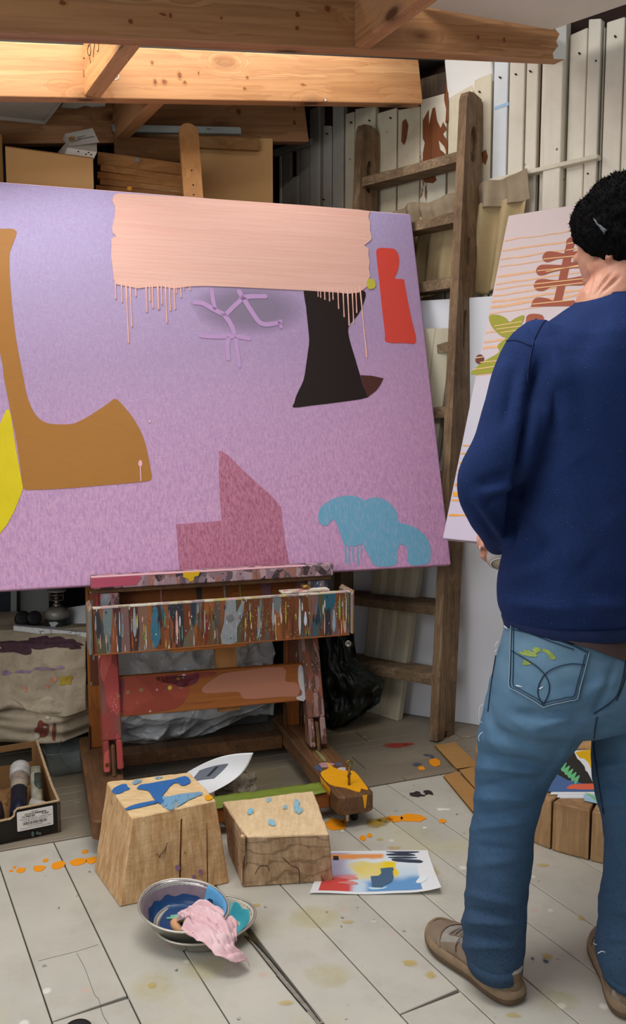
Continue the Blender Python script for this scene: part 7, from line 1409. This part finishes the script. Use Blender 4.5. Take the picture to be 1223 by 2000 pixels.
# jeans ----------------------------------------------------------
pel = loft([ring_t(l, c, py, Y, b) for py, l, c, Y, b in [(1180, 998, 1160, 1.86, .118), (1215, 982, 1160, 1.86, .132), (1260, 968, 1159, 1.855, .145), (1310, 958, 1158, 1.85, .152), (1350, 953, 1157, 1.848, .150), (1385, 952, 1156, 1.85, .135), (1405, 975, 1156, 1.85, .10)]])
ll = loft([ring_l(*a[:5]) for a in interp([(960, 1150, 1330, 1.835, .13), (950, 1152, 1372, 1.83, .135), (943, 1146, 1408, 1.83, .125), (936, 1124, 1442, 1.832, .108), (931, 1096, 1482, 1.835, .092), (927, 1070, 1530, 1.838, .082), (925, 1056, 1572, 1.838, .078), (920, 1044, 1625, 1.835, .076), (914, 1037, 1685, 1.828, .075), (909, 1031, 1745, 1.818, .072), (904, 1027, 1800, 1.808, .070), (905, 1026, 1846, 1.80, .068), (910, 1021, 1866, 1.797, .067), (915, 1016, 1880, 1.796, .067)])])
rl = loft([ring_l(*a[:5]) for a in interp([(1160, 1345, 1330, 1.88, .13), (1158, 1350, 1372, 1.87, .135), (1157, 1346, 1408, 1.87, .125), (1160, 1338, 1442, 1.865, .108), (1158, 1326, 1490, 1.86, .095), (1162, 1316, 1545, 1.85, .085), (1177, 1310, 1596, 1.84, .08), (1182, 1308, 1650, 1.825, .076), (1181, 1306, 1705, 1.81, .075), (1174, 1304, 1760, 1.79, .073), (1168, 1300, 1815, 1.77, .071), (1165, 1298, 1862, 1.755, .069), (1172, 1292, 1893, 1.748, .067), (1178, 1288, 1905, 1.745, .066)])])
D = remesh(join(pel, ll, rl), 0.0065, 5, 0.5)
dseg = [(935, 1440, 1080, 1475, 14, .006), (932, 1470, 1075, 1500, 9, -.006), (930, 1500, 1060, 1505, 9, .006), (930, 1535, 1065, 1520, 8, -.005), (930, 1560, 1050, 1560, 9, .005), (925, 1590, 1040, 1580, 7, -.004), (920, 1620, 1030, 1605, 8, .004), (920, 1650, 1020, 1660, 8, -.003), (915, 1690, 1010, 1680, 8, .003), (905, 1745, 1020, 1770, 9, .005), (905, 1775, 1015, 1790, 7, -.006), (905, 1800, 1010, 1805, 8, .007), (903, 1822, 1000, 1835, 7, -.006), (905, 1848, 1010, 1850, 8, .006), (1000, 1395, 1140, 1400, 12, -.007), (1040, 1420, 1120, 1400, 10, .005), (985, 1395, 1060, 1440, 12, .004), (950, 1410, 1000, 1500, 12, .004), (1170, 1500, 1240, 1490, 9, .006), (1165, 1530, 1240, 1540, 9, -.006), (1175, 1570, 1240, 1565, 9, .005), (1185, 1640, 1240, 1650, 9, -.004), (1175, 1750, 1240, 1740, 9, .005), (1170, 1790, 1240, 1800, 9, -.006), (1170, 1830, 1240, 1835, 9, .006), (1150, 1350, 1200, 1330, 14, .005), (1120, 1440, 1060, 1530, 8, .004), (1205, 1290, 1160, 1400, 8, -.004)]
D = displace(D, creases([(a, b, c, d, e * 0.85, f * 1.5) for a, b, c, d, e, f in dseg])); D = displace(D, lambda p, n: 0.003 * ns(p, 11, 4) + 0.0018 * ns((p.x, p.y, p.z * 2.2), 18, 8))
m = Mat('denim', 0.85, 0.12); z_ = m.sep(m.tc.outputs['Object'])[2]; g = m.noise(m.co((3.5, 3.5, 3.5)), 1, 4, 0.55); tw = m.noise(m.co((420, 420, 150)), 1, 2); tw2 = m.noise(m.co((150, 150, 500)), 1, 2)
f = m.math('ADD', z_, m.math('MULTIPLY', m.math('SUBTRACT', g, 0.5), 0.35))
c = m.ramp(f, [(0.05, '#1d3350'), (0.30, '#284565'), (0.48, '#345779'), (0.62, '#4b6f8e'), (0.78, '#66869c'), (0.86, '#527186')])
c = m.mix(m.math('MULTIPLY', m.ramp(m.math('ADD', tw, tw2), [(0.6, 0.0), (1.4, 1.0)]), 0.14), c, '#8199a8'); c = m.mix(m.math('MULTIPLY', m.ramp(m.noise(m.co((14, 14, 26)), 1, 3), [(0.35, 0.0), (0.8, 1.0)]), 0.3), c, '#1f3350')
m.col(c); m.bump(m.math('ADD', tw, tw2), 0.08, 0.001); DENIM = m.m
jn = mk('jeans', *D, DENIM, per, True)
DB = BVHTree.FromPolygons([tuple(v) for v in D[0]], D[1])
# back pocket with double stitching and curved seams
STI = plain('dark_stitching', '#1d2b3e', 0.8, 0.1); STL_ = plain('pale_stitching', '#93a6b4', 0.8, 0.1)
TLp, TRp, Lp, Tip, Rp = Vector((1001, 1219, 0)), Vector((1151, 1274, 0)), Vector((996, 1342, 0)), Vector((1062, 1381, 0)), Vector((1128, 1365, 0))
def pk_(u, v): 
    t = TLp.lerp(TRp, u) - Vector((0, 3 * math.sin(math.pi * u), 0)); b = Lp.lerp(Tip, u * 2) if u < .5 else Tip.lerp(Rp, u * 2 - 1); p = t.lerp(b, v); q = cast(DB, p.x, p.y, 0.0034); return q if q is not None else at(p.x, p.y, 1.72)
pock = mk('back_pocket', *grid(pk_, 34, 30, 0.0015), DENIM, jn, True, label='left back pocket with curved stitching')
def inset(ps, e): c = sum(ps, Vector()) / len(ps); return [(p + (c - p).normalized() * e) for p in ps]
out_ = [TLp, Lp, Tip, Rp, TRp]
for e, mt, r in ((2.0, STL_, 0.0011), (3.5, STI, 0.0007), (10.0, STI, 0.0008)):
    q = inset(out_, e); pts = []
    for a, b in zip(q[:-1], q[1:]): pts += [tuple(a.lerp(b, t))[:2] for t in (0.0, 0.2, 0.4, 0.6, 0.8)]
    pts.append(tuple(q[-1])[:2]); seamtube(DB, pts, r, mt, pock, 'stitching', 0.0052, 2)
for pts in [[(1003, 1272), (1025, 1285), (1048, 1300), (1064, 1316), (1073, 1335), (1072, 1355), (1062, 1375)], [(1142, 1299), (1115, 1297), (1085, 1304), (1066, 1316), (1055, 1335), (1052, 1355), (1060, 1374)]]: seamtube(DB, pts, 0.0010, STI, pock, 'stitching', 0.0052)
for pts in [[(1003, 1223), (1030, 1230), (1075, 1246), (1120, 1262), (1149, 1277)], [(1001, 1230), (1030, 1237), (1075, 1253), (1120, 1269)]]: seamtube(DB, pts, 0.0010, STI, pock, 'stitching', 0.0052)
for pts, r in [([(978, 1232), (968, 1290), (960, 1340), (954, 1390)], 0.0016), ([(1166, 1400), (1160, 1450), (1166, 1500), (1172, 1540), (1180, 1590)], 0.0014), ([(1222, 1292), (1215, 1330), (1200, 1365), (1160, 1394)], 0.0016), ([(1226, 1292), (1219, 1332), (1204, 1368)], 0.0010)]: seamtube(DB, pts, r, STI, jn, 'seam', 0.001)
for px0, px1, py in [(914, 1010, 1874), ]:
    pass
YGP = plain('yellow_green_smear', '#8a9a4e', 0.85, 0.25, 60)
def pstain(bv, px, py, rx, ry, mat, par, rot=0.0, off=0.0046, n=20):
    V = []; sd = random.random() * 30
    for k_ in range(4):
        for i in range(n):
            q = 2 * math.pi * i / n; rr = (k_ / 3) * (1 + 0.8 * MN.noise(Vector((math.cos(q) * 2, math.sin(q) * 2, sd)))); x, y = rx * rr * math.cos(q), ry * rr * math.sin(q); h = cast(bv, px + x * math.cos(rot) - y * math.sin(rot), py + x * math.sin(rot) + y * math.cos(rot), off)
            if h is None: return
            V.append(h)
    mk('paint_smear', V, [[k_ * n + i, k_ * n + (i + 1) % n, (k_ + 1) * n + (i + 1) % n, (k_ + 1) * n + i] for k_ in range(3) for i in range(n)], mat, par, True)
for a in [(1035, 1277, 16, 6, .2), (1074, 1278, 16, 5, .6), (1030, 1295, 7, 5, 0), (1050, 1270, 8, 5, 0)]: pstain(DB, *a[:4], YGP, pock, a[4])
WHI = plain('white_thread', '#d5dade', 0.8, 0.05)
for p in [(1016, 1340, 6, 1.5, .2), (1058, 1343, 5, 1.5, -.6), (991, 1226, 4, 1.5, .6)]: pstain(DB, *p[:4], WHI, pock, p[4])
def thread(pts, Y): return tube(smoothpath([at(x, y, Y) for x, y in pts], 5), 0.0009, 5)
mk('loose_threads', *join(thread([(944, 1376), (938, 1380), (936, 1395), (938, 1408), (943, 1412)], 1.82), thread([(952, 1428), (940, 1432), (935, 1440), (937, 1448)], 1.81), thread([(974, 1252), (968, 1260), (972, 1267), (966, 1273)], 1.80), thread([(1170, 1840), (1164, 1845), (1160, 1842)], 1.76), thread([(1168, 1862), (1176, 1858), (1182, 1860)], 1.70)), WHI, jn, True, None, 'loose white threads and frays', 'stuff')
UND = plain('brown_undershirt', '#54413f', 0.9, 0.15, 20)
def und(u, v):
    px = 1105 + 250 * u; top = 1240 + 14 * u; bot = 1253 + 42 * min(1, u * 2.0); h = cast(DB, px, top + (bot - top) * v, 0.007 + 0.003 * math.sin(u * 9)); 
    return h if h is not None else at(px, top + (bot - top) * v, 1.80)
mk('undershirt', *grid(und, 40, 8, 0.0015), UND, per, True, label='dark brown undershirt showing below the jumper')
# cuffs: open hems of the legs
for a, b in (((909, 1022, 1858, 1.797, .0695), (913, 1020, 1884, 1.795, .0695)), ((1172, 1292, 1889, 1.749, .0685), (1178, 1288, 1907, 1.744, .0675))):
    r0, r1 = ring_l(*a, 40, 0.12), ring_l(*b, 40, 0.12); mk('cuff', *solid(*loft([r0, r1], False), 0.003), DENIM, jn, True)
# skin: head, neck, body core and both hands as one skin ----------
FD = Vector((-0.66, 0.74, -0.14)).normalized(); LD = Vector((0, 0, 1)).cross(FD).normalized(); UD = FD.cross(LD).normalized()     # face direction, his left (towards viewer-left), up
HC = at(1216, 452, 1.905)
def ell(c, rf, rl_, ru, n=20, q=1.0):
    bm = bmesh.new(); bmesh.ops.create_uvsphere(bm, u_segments=n, v_segments=n // 2 + 2, radius=1.0)
    d = bm_data(bm); return [c + FD * (v.x * rf) + LD * (v.y * rl_) + UD * (v.z * ru) for v in d[0]], d[1]
def H(f, l, u): return HC + FD * f + LD * l + UD * u
skin = [ell(H(-0.005, 0, 0.012), 0.092, 0.074, 0.088), ell(H(0.045, 0, -0.045), 0.055, 0.062, 0.07), ell(H(0.055, 0, -0.085), 0.042, 0.045, 0.032), ell(H(0.062, 0.030, -0.030), 0.028, 0.026, 0.03), ell(H(0.062, -0.030, -0.030), 0.028, 0.026, 0.03), ell(H(0.099, 0, -0.028), 0.022, 0.014, 0.016), ell(H(0.09, 0, -0.005), 0.012, 0.010, 0.028),
        ell(H(0.082, 0, -0.066), 0.012, 0.024, 0.007), ell(H(0.080, 0, -0.079), 0.012, 0.021, 0.008), ell(H(0.012, 0.055, -0.075), 0.045, 0.020, 0.025), ell(H(0.012, -0.055, -0.075), 0.045, 0.020, 0.025),
        ell(H(0.085, 0.030, 0.006), 0.010, 0.018, 0.008), ell(H(0.085, -0.030, 0.006), 0.010, 0.018, 0.008)]
for s in (1, -1): skin += [ell(H(-0.012, 0.078 * s, -0.040), 0.016, 0.007, 0.030), ell(H(-0.006, 0.077 * s, -0.066), 0.009, 0.008, 0.010)]
nb_ = at(1192, 590, 1.875)
skin += [tube([H(-0.02, 0, -0.01), H(-0.022, 0, -0.06), nb_ * 0.45 + H(-0.015, 0, -0.09) * 0.55, nb_, nb_ - Vector((0.004, 0, 0.08)), Vector((0.60, 1.86, 1.1)), Vector((0.595, 1.86, 0.85))], [0.06, 0.062, 0.064, 0.070, 0.085, 0.10, 0.10], 24)]
skin += [armtube([(x, y, Y, r * 0.48) for x, y, Y, r in larm[:-2]] + [(977, 1046, 1.96, .026), (979, 1060, 2.005, .025)]), tube_w([(p, r * 0.6) for p, r in rarm_w])]
core = tube([Vector((0.60, 1.86, 1.1)), Vector((0.60, 1.86, 1.30)), at(1060, 680, 1.835)], [0.09, 0.10, 0.035], 20); skin.append(core); skin.append(tube([Vector((0.60, 1.86, 1.30)), rsh + Vector((0, 0, zs))], [0.10, 0.045], 20))
# left hand round the jar: palm behind it, thumb towards the viewer, four fingers curling round the far side
JC = at(986, 1081, 2.00); JAX = Vector((-0.12, -0.42, -0.55)).normalized()     # jar axis points to its base
W0 = at(979, 1060, 2.005); jr = 0.041
up_j = -JAX; side_j = (Vector((-1, 0, 0)) - JAX * Vector((-1, 0, 0)).dot(JAX)).normalized(); far_j = up_j.cross(side_j).normalized(); far_j = far_j if far_j.y > 0 else -far_j
def JP(a, r, h): return JC + side_j * (r * math.cos(a)) + far_j * (r * math.sin(a)) + up_j * h       # a: 0 = viewer-left, 90 deg = far side, -90 = near side
palm = tube([W0, (W0 + JP(0.5, jr + .018, 0.045)) / 2, JP(0.45, jr + 0.016, 0.035)], [0.025, 0.030, 0.028], 18)
fing = [tube([W0 + Vector((0, 0.005, -0.004)), JP(-0.1, jr + 0.014, 0.03), JP(-0.2, jr + 0.012, 0.012), JP(-0.28, jr + 0.011, -0.006)], [0.017, 0.0145, 0.0125, 0.010], 14)]
for i in range(4):
    h = 0.058 - 0.0185 * i; ln2 = (1.0, 1.1, 1.05, 0.85)[i]; fing.append(tube(smoothpath([JP(0.5, jr + 0.013, h * 0.8 + .004), JP(0.5 + 0.55 * ln2, jr + 0.0115, h), JP(0.5 + 1.05 * ln2, jr + 0.010, h - .001), JP(0.5 + 1.5 * ln2, jr + 0.009, h - 0.002)], 4), [0.0105, 0.0105, 0.0102, 0.010, 0.0098, 0.0095, 0.0095, 0.0095, 0.009, 0.009, 0.0085, 0.008, 0.007], 12))
rw = rarm_w[-1][0]; rh = JP(2.6, jr + 0.03, 0.02)
rpalm = [tube([rw, (rw + rh) / 2, rh], [0.026, 0.03, 0.026], 16)] + [tube(smoothpath([rh + far_j * (0.0), JP(2.75 + 0.1 * i, jr + 0.02, 0.03 - 0.018 * i), JP(2.2 + 0.05 * i, jr + 0.012, 0.028 - 0.018 * i)], 4), [0.010] * 8 + [0.008], 12) for i in range(4)] + [tube([rh, JP(3.4, jr + 0.02, 0.03), JP(3.9, jr + 0.012, 0.015)], [0.014, 0.0115, 0.009], 12)]
body = remesh(join(*skin, palm, *fing, *rpalm), 0.0042, 3, 0.5)
nseg = [(1148, 575, 1160, 535, 3.0, -.004), (1155, 577, 1176, 534, 2.6, -.004), (1162, 577, 1196, 533, 2.6, -.0045), (1172, 575, 1212, 540, 2.6, -.0035), (1158, 572, 1186, 534, 3.0, .003), (1168, 572, 1204, 536, 3.0, .003)]
body = displace(body, creases(nseg)); body = displace(body, lambda p, n: 0.0006 * ns(p, 60, 1))
m = Mat('skin', 0.5, 0.35); g = m.noise(m.co((18, 18, 18)), 1, 5, 0.6); m.col(m.mix(m.ramp(g, [(0.35, 0.0), (0.7, 1.0)]), '#b98068', '#cf9a82')); m.b.inputs['Subsurface Weight'].default_value = 0.08; m.b.inputs['Subsurface Radius'].default_value = (0.01, 0.004, 0.002); m.bump(m.noise(m.co((220, 220, 220)), 1, 3), 0.15, 0.0006); SKIN = m.m
bodyo = mk('body', *body, SKIN, per, True, label='skin of head, neck and hands')
EYEW = plain('eye_white', '#d8d2cc', 0.3, 0.03); IRIS = plain('eye_iris', '#3d4a55', 0.3, 0.1)
for s in (1, -1):
    ey = mk('eye', *ell(H(0.082, 0.030 * s, -0.006), 0.011, 0.012, 0.009, 16), EYEW, per, True); mk('iris', *ell(H(0.0905, 0.030 * s, -0.006), 0.003, 0.0052, 0.0052, 12), IRIS, ey, True)
NAIL = plain('finger_nail', '#d9a898', 0.35, 0.05)
mk('thumb_nail', *ell(JP(-0.3, jr + 0.02, -0.006), 0.003, 0.0055, 0.0065, 10), NAIL, bodyo, True)
# hair at the nape
mk('hair', *tube(smoothpath([H(-0.075, 0.045, -0.062), H(-0.092, 0.01, -0.070), H(-0.085, -0.035, -0.064)], 6), 0.010, 8), plain('grey_hair', '#5f5a55', 0.7, 0.3, 120, 0.4, 200), per, True)
# hat ------------------------------------------------------------
A_, B2_ = at(1133, 468, 1.93), at(1212, 541, 1.80); hn = (B2_ - A_).cross(RTV * -1 + FWD * 0.3).normalized(); hn = hn if hn.z > 0 else -hn
hc = at(1226, 446, 1.905); bm = bmesh.new(); bmesh.ops.create_icosphere(bm, subdivisions=6, radius=1.0); hv, hf = bm_data(bm); V = []
for v in hv:
    p = hc + FD * (v.x * 0.116) + LD * (v.y * 0.104) + UD * (v.z * 0.116); e = (p - A_).dot(hn)
    if e < 0: p = p - hn * (e * 0.96)
    V.append(p)
def fuzz(p, n):
    e = (p - A_).dot(hn); band = 0.006 * math.exp(-((e - 0.035) / 0.03) ** 2) - 0.004 * math.exp(-((e - 0.082) / 0.008) ** 2)
    return band + 0.0045 * ns(p, 34, 1) + 0.004 * ns(p, 85, 3)
FLE = plain('black_fleece', '#0d0c0c', 0.95, 0.4, 60, 0.8, 140, spec=0.05)
hd = displace((V, hf), fuzz); hat = mk('hat', *hd, FLE, per, True, label='black fleece hat')
rr2 = np.random.default_rng(3); TV, TF = [], []
N_ = normals(hd); idx = rr2.choice(len(hd[0]), 5200, replace=False)
for i in idx:
    p, n = hd[0][i], Vector(N_[i]); 
    if (p - A_).dot(hn) < 0.002: continue
    d = (n + Vector(rr2.normal(0, 0.55, 3))).normalized(); s = d.cross(Vector((0.3, 0.2, 0.9))).normalized() * 0.0013; L_ = rr2.uniform(0.003, 0.009); k_ = len(TV)
    TV += [p - s, p + s, p + d * L_]; TF.append([k_, k_ + 1, k_ + 2])
mk('fleece_tufts', TV, TF, FLE, hat, False, None, None, 'stuff')
HB = BVHTree.FromPolygons([tuple(v) for v in hd[0]], hd[1])
def tg(u, v): 
    a, b = Vector((1161, 427, 0)).lerp(Vector((1187, 450, 0)), u), Vector((1166, 434, 0)).lerp(Vector((1181, 458, 0)), u); p = a.lerp(b, v); h = cast(HB, p.x, p.y, 0.006); return h if h is not None else at(p.x, p.y, 1.8)
mk('hat_tag', *grid(tg, 10, 4, 0.001), plain('grey_tag', '#4b4f52', 0.35, 0.1), hat, True, label='small grey tag on the hat')
# trainers -------------------------------------------------------
SUE = plain('taupe_suede', '#83715f', 0.85, 0.18, 30, 0.3, 160); SUEB = plain('brown_heel_suede', '#745c47', 0.85, 0.2, 30, 0.3, 160); MESH_ = plain('grey_mesh', '#979087', 0.8, 0.15, 60, 0.4, 220); SOLE = plain('dirty_brown_sole', '#63503e', 0.8, 0.2, 25, 0.3, 90); SOLE2 = plain('pale_worn_sole_edge', '#8a745c', 0.8, 0.2, 25, 0.2, 90); LACE = plain('grey_lace', '#7d7570', 0.8, 0.1, 60); SOCK = plain('pale_grey_sock', '#b9b4bb', 0.85, 0.06, 60)
def shoe(heel, d, label):
    d = d.normalized(); s = Vector((-d.y, d.x, 0))          # s: to the left of the shoe
    def P(x, y, z): return heel + d * x + s * y + Vector((0, 0, z))
    def outl(k, ins=0.0):
        L_ = [(0.0, 0.018), (0.02, 0.036), (0.06, 0.042), (0.11, 0.042), (0.16, 0.049), (0.21, 0.054), (0.25, 0.046), (0.28, 0.026), (0.292, 0.0)]; R_ = [(0.288, -0.020), (0.265, -0.038), (0.22, -0.047), (0.17, -0.043), (0.11, -0.036), (0.06, -0.038), (0.02, -0.034), (0.0, -0.016)]
        c = (0.14, 0.003); return [((x - c[0]) * k + c[0], (y - c[1]) * (k + (k - 1) * 1.5) + c[1]) for x, y in [(p.x, p.y) for p in smoothloop([(x, y, 0) for x, y in L_ + R_], 3)]]
    rings = [[P(x, y, z + (0.010 * max(0, (x - 0.20) / 0.09) ** 2 if z < 0.02 else 0.006 * max(0, (x - 0.20) / 0.09) ** 2)) for x, y in outl(k)] for k, z in ((0.94, 0.0005), (1.02, 0.004), (1.045, 0.012), (1.03, 0.022), (0.985, 0.034), (0.95, 0.036))]
    up = [(0.006, .022, .074), (0.020, .033, .082), (0.050, .037, .083), (0.085, .038, .080), (0.115, .039, .084), (0.145, .042, .086), (0.175, .046, .074), (0.205, .049, .062), (0.235, .046, .054), (0.262, .036, .047), (0.280, .020, .040)]
    U = []
    for x, w_, h_ in up:
        pts = []; n = 24
        for i in range(n):
            q = 2 * math.pi * i / n; cx, cz = math.cos(q), math.sin(q); e = 0.75
            pts.append(P(x, 0.003 + w_ * math.copysign(abs(cx) ** e, cx), max(0.026, 0.028 + (h_ - 0.028) * (math.copysign(abs(cz) ** 0.8, cz) if cz > 0 else 0))))
        U.append(pts)
    d_ = loft(U); so = mk('shoe', *d_, MESH_, per, True, label=label)
    mk('sole', *loft(rings), SOLE, so, True, label='worn brown rubber sole')
    mk('sole_edge', *loft([[P(x, y, z + 0.005 * max(0, (x - 0.20) / 0.09) ** 2) for x, y in outl(k)] for k, z in ((1.035, 0.017), (1.043, 0.020), (1.02, 0.031), (0.985, 0.0365), (0.95, 0.037))], False), SOLE2, so, True)
    def surf(x, a, lift): # point on the upper: x along, a = angle from left side (0) over the top (pi/2) to the right (pi)
        for (x0, w0, h0), (x1, w1, h1) in zip(up[:-1], up[1:]):
            if x <= x1: break
        t = max(0, min(1, (x - x0) / (x1 - x0))); w_, h_ = w0 + (w1 - w0) * t + lift, h0 + (h1 - h0) * t + lift; cx, cz = math.cos(a), math.sin(a); return P(x, 0.003 + w_ * math.copysign(abs(cx) ** 0.75, cx), 0.028 + (h_ - 0.028) * abs(cz) ** 0.8)
    def patch_(name, fx, mat, lb=None): o = mk(name, *grid(fx, 26, 12, 0.0015), mat, so, True); 
    # heel counter wraps round the back, toe cap, side saddle
    def counter(u, v):
        q = math.pi * u; x = 0.004 + 0.085 * abs(2 * u - 1) ** 1.6; a = (1 - abs(2 * u - 1)) ; side = 1 if u < .5 else -1
        top = 0.072 - 0.02 * abs(2 * u - 1); z = 0.032 + (top - 0.032) * v; w_ = 0.041 * math.cos(math.pi * 0.5 * (1 - abs(2 * u - 1))) ** 0.7 if abs(2 * u - 1) > 0.001 else 0
        return P(x - 0.006 * (1 - abs(2 * u - 1)), 0.003 + side * max(w_, 0) * 1.0, z)
    mk('heel_counter', *grid(counter, 41, 10, 0.002), SUEB, so, True)
    for k_ in range(4):
        mk('heel_stripe', *tube([counter(u, 0.12 + 0.10 * k_) + (counter(u, 0.5) - P(0.05, 0.003, 0.05)).normalized() * 0.0012 for u in [0.12 + 0.76 * i / 24 for i in range(25)]], 0.0016, 6), SUE, so, True)
    mk('toe_cap', *grid(lambda u, v: surf(0.225 + 0.053 * v - 0.03 * abs(2 * u - 1) * (1 - v), 0.08 + (math.pi - 0.16) * u, 0.0015), 30, 12, 0.001), SUE, so, True)
    for sd in (0, 1):
        mk('side_panel', *grid(lambda u, v: surf(0.075 + 0.14 * u - 0.02 * v, (0.10 + 0.75 * v * (1 - 0.5 * abs(2 * u - 1))) if sd == 0 else math.pi - (0.10 + 0.75 * v * (1 - 0.5 * abs(2 * u - 1))), 0.0012), 26, 10, 0.001), SUE, so, True)
        mk('eyelet_row', *grid(lambda u, v: surf(0.118 + 0.075 * u, (1.05 + 0.22 * v) if sd == 0 else math.pi - (1.05 + 0.22 * v), 0.002), 16, 4, 0.0012), SUE, so, True)
    for i in range(5):
        x = 0.125 + 0.0155 * i; a, b = (1.10, math.pi - 1.05); pts = [surf(x + 0.008 * t * (1 if i % 2 else -1), a + (b - a) * t, 0.0045) for t in [j / 10 for j in range(11)]]; mk('lace', *tube(pts, 0.0022, 6), LACE, so, True)
    kn_ = surf(0.122, math.pi / 2, 0.006)
    for sg in (1, -1):
        lp_ = [kn_, kn_ + s * (0.02 * sg) + Vector((0, 0, 0.012)), kn_ + s * (0.034 * sg) + d * 0.006 + Vector((0, 0, -0.002)), kn_ + s * (0.022 * sg) + d * 0.008 + Vector((0, 0, -0.004)), kn_]; mk('lace', *tube(smoothpath(lp_, 5), 0.0019, 6), LACE, so, True)
        mk('lace', *tube(smoothpath([kn_, kn_ + s * (0.025 * sg) + d * 0.02, kn_ + s * (0.042 * sg) + d * 0.03 + Vector((0, 0, -0.026)), kn_ + s * (0.046 * sg) + d * 0.026 + Vector((0, 0, -0.04))], 5), 0.0018, 6), LACE, so, True)
    mk('collar', *tube([P(0.058 + 0.056 * math.cos(q), 0.003 + 0.037 * math.sin(q), 0.082 + 0.010 * math.cos(q) ) for q in [i * math.pi / 14 for i in range(28)]], 0.0065, 8, True), MESH_, so, True)
    mk('sock', *tube([P(0.062, 0.003, 0.05), P(0.062, 0.003, 0.10), P(0.058, 0.003, 0.15)], [0.031, 0.031, 0.031], 20), SOCK, so, True, label='pale grey sock')
    return so
hl = Vector((0.437, 1.742, 0)); shoe(hl, Vector((-0.497, 0.868, 0)), 'left taupe trainer with grey laces')
shoe(Vector((0.664, 1.690, 0)), Vector((0.16, 0.98, 0)), 'right taupe trainer partly cut off by the photo edge')
# the jar he holds ------------------------------------------------
jar = empty('glass_jar', JC, 'pinkish white glass jar held low in the hand of the person in the navy jumper', 'jar')
m = Mat('milky_glass', 0.08, 0.5); m.col('#e3d6d4'); m.b.inputs['Transmission Weight'].default_value = 0.35; m.b.inputs['IOR'].default_value = 1.45
zj = Vector(JAX); xj = side_j; yj = zj.cross(xj); MJ = Matrix((xj, yj, zj)).transposed().to_4x4(); MJ.translation = JC
mk('glass', *xf(lathe([(0, -0.065), (0.034, -0.065), (0.040, -0.058), (0.041, -0.01), (0.041, 0.018), (0.037, 0.027), (0.031, 0.030), (0.028, 0.0275), (0, 0.0265)], 36), MJ), m.m, jar, True)
mk('base_ring', *xf(tube([(0.030 * math.cos(q), 0.030 * math.sin(q), 0.0295) for q in [i * math.pi / 16 for i in range(32)]], 0.0016, 6, True), MJ), plain('glass_rim', '#efe9e4', 0.15, 0.02), jar, True)
mk('contents', *xf(lathe([(0, 0.0268), (0.027, 0.0268), (0.027, 0.0282), (0, 0.0284)], 28), MJ), plain('beige_wash_water', '#b9ac98', 0.25, 0.06), jar, True)
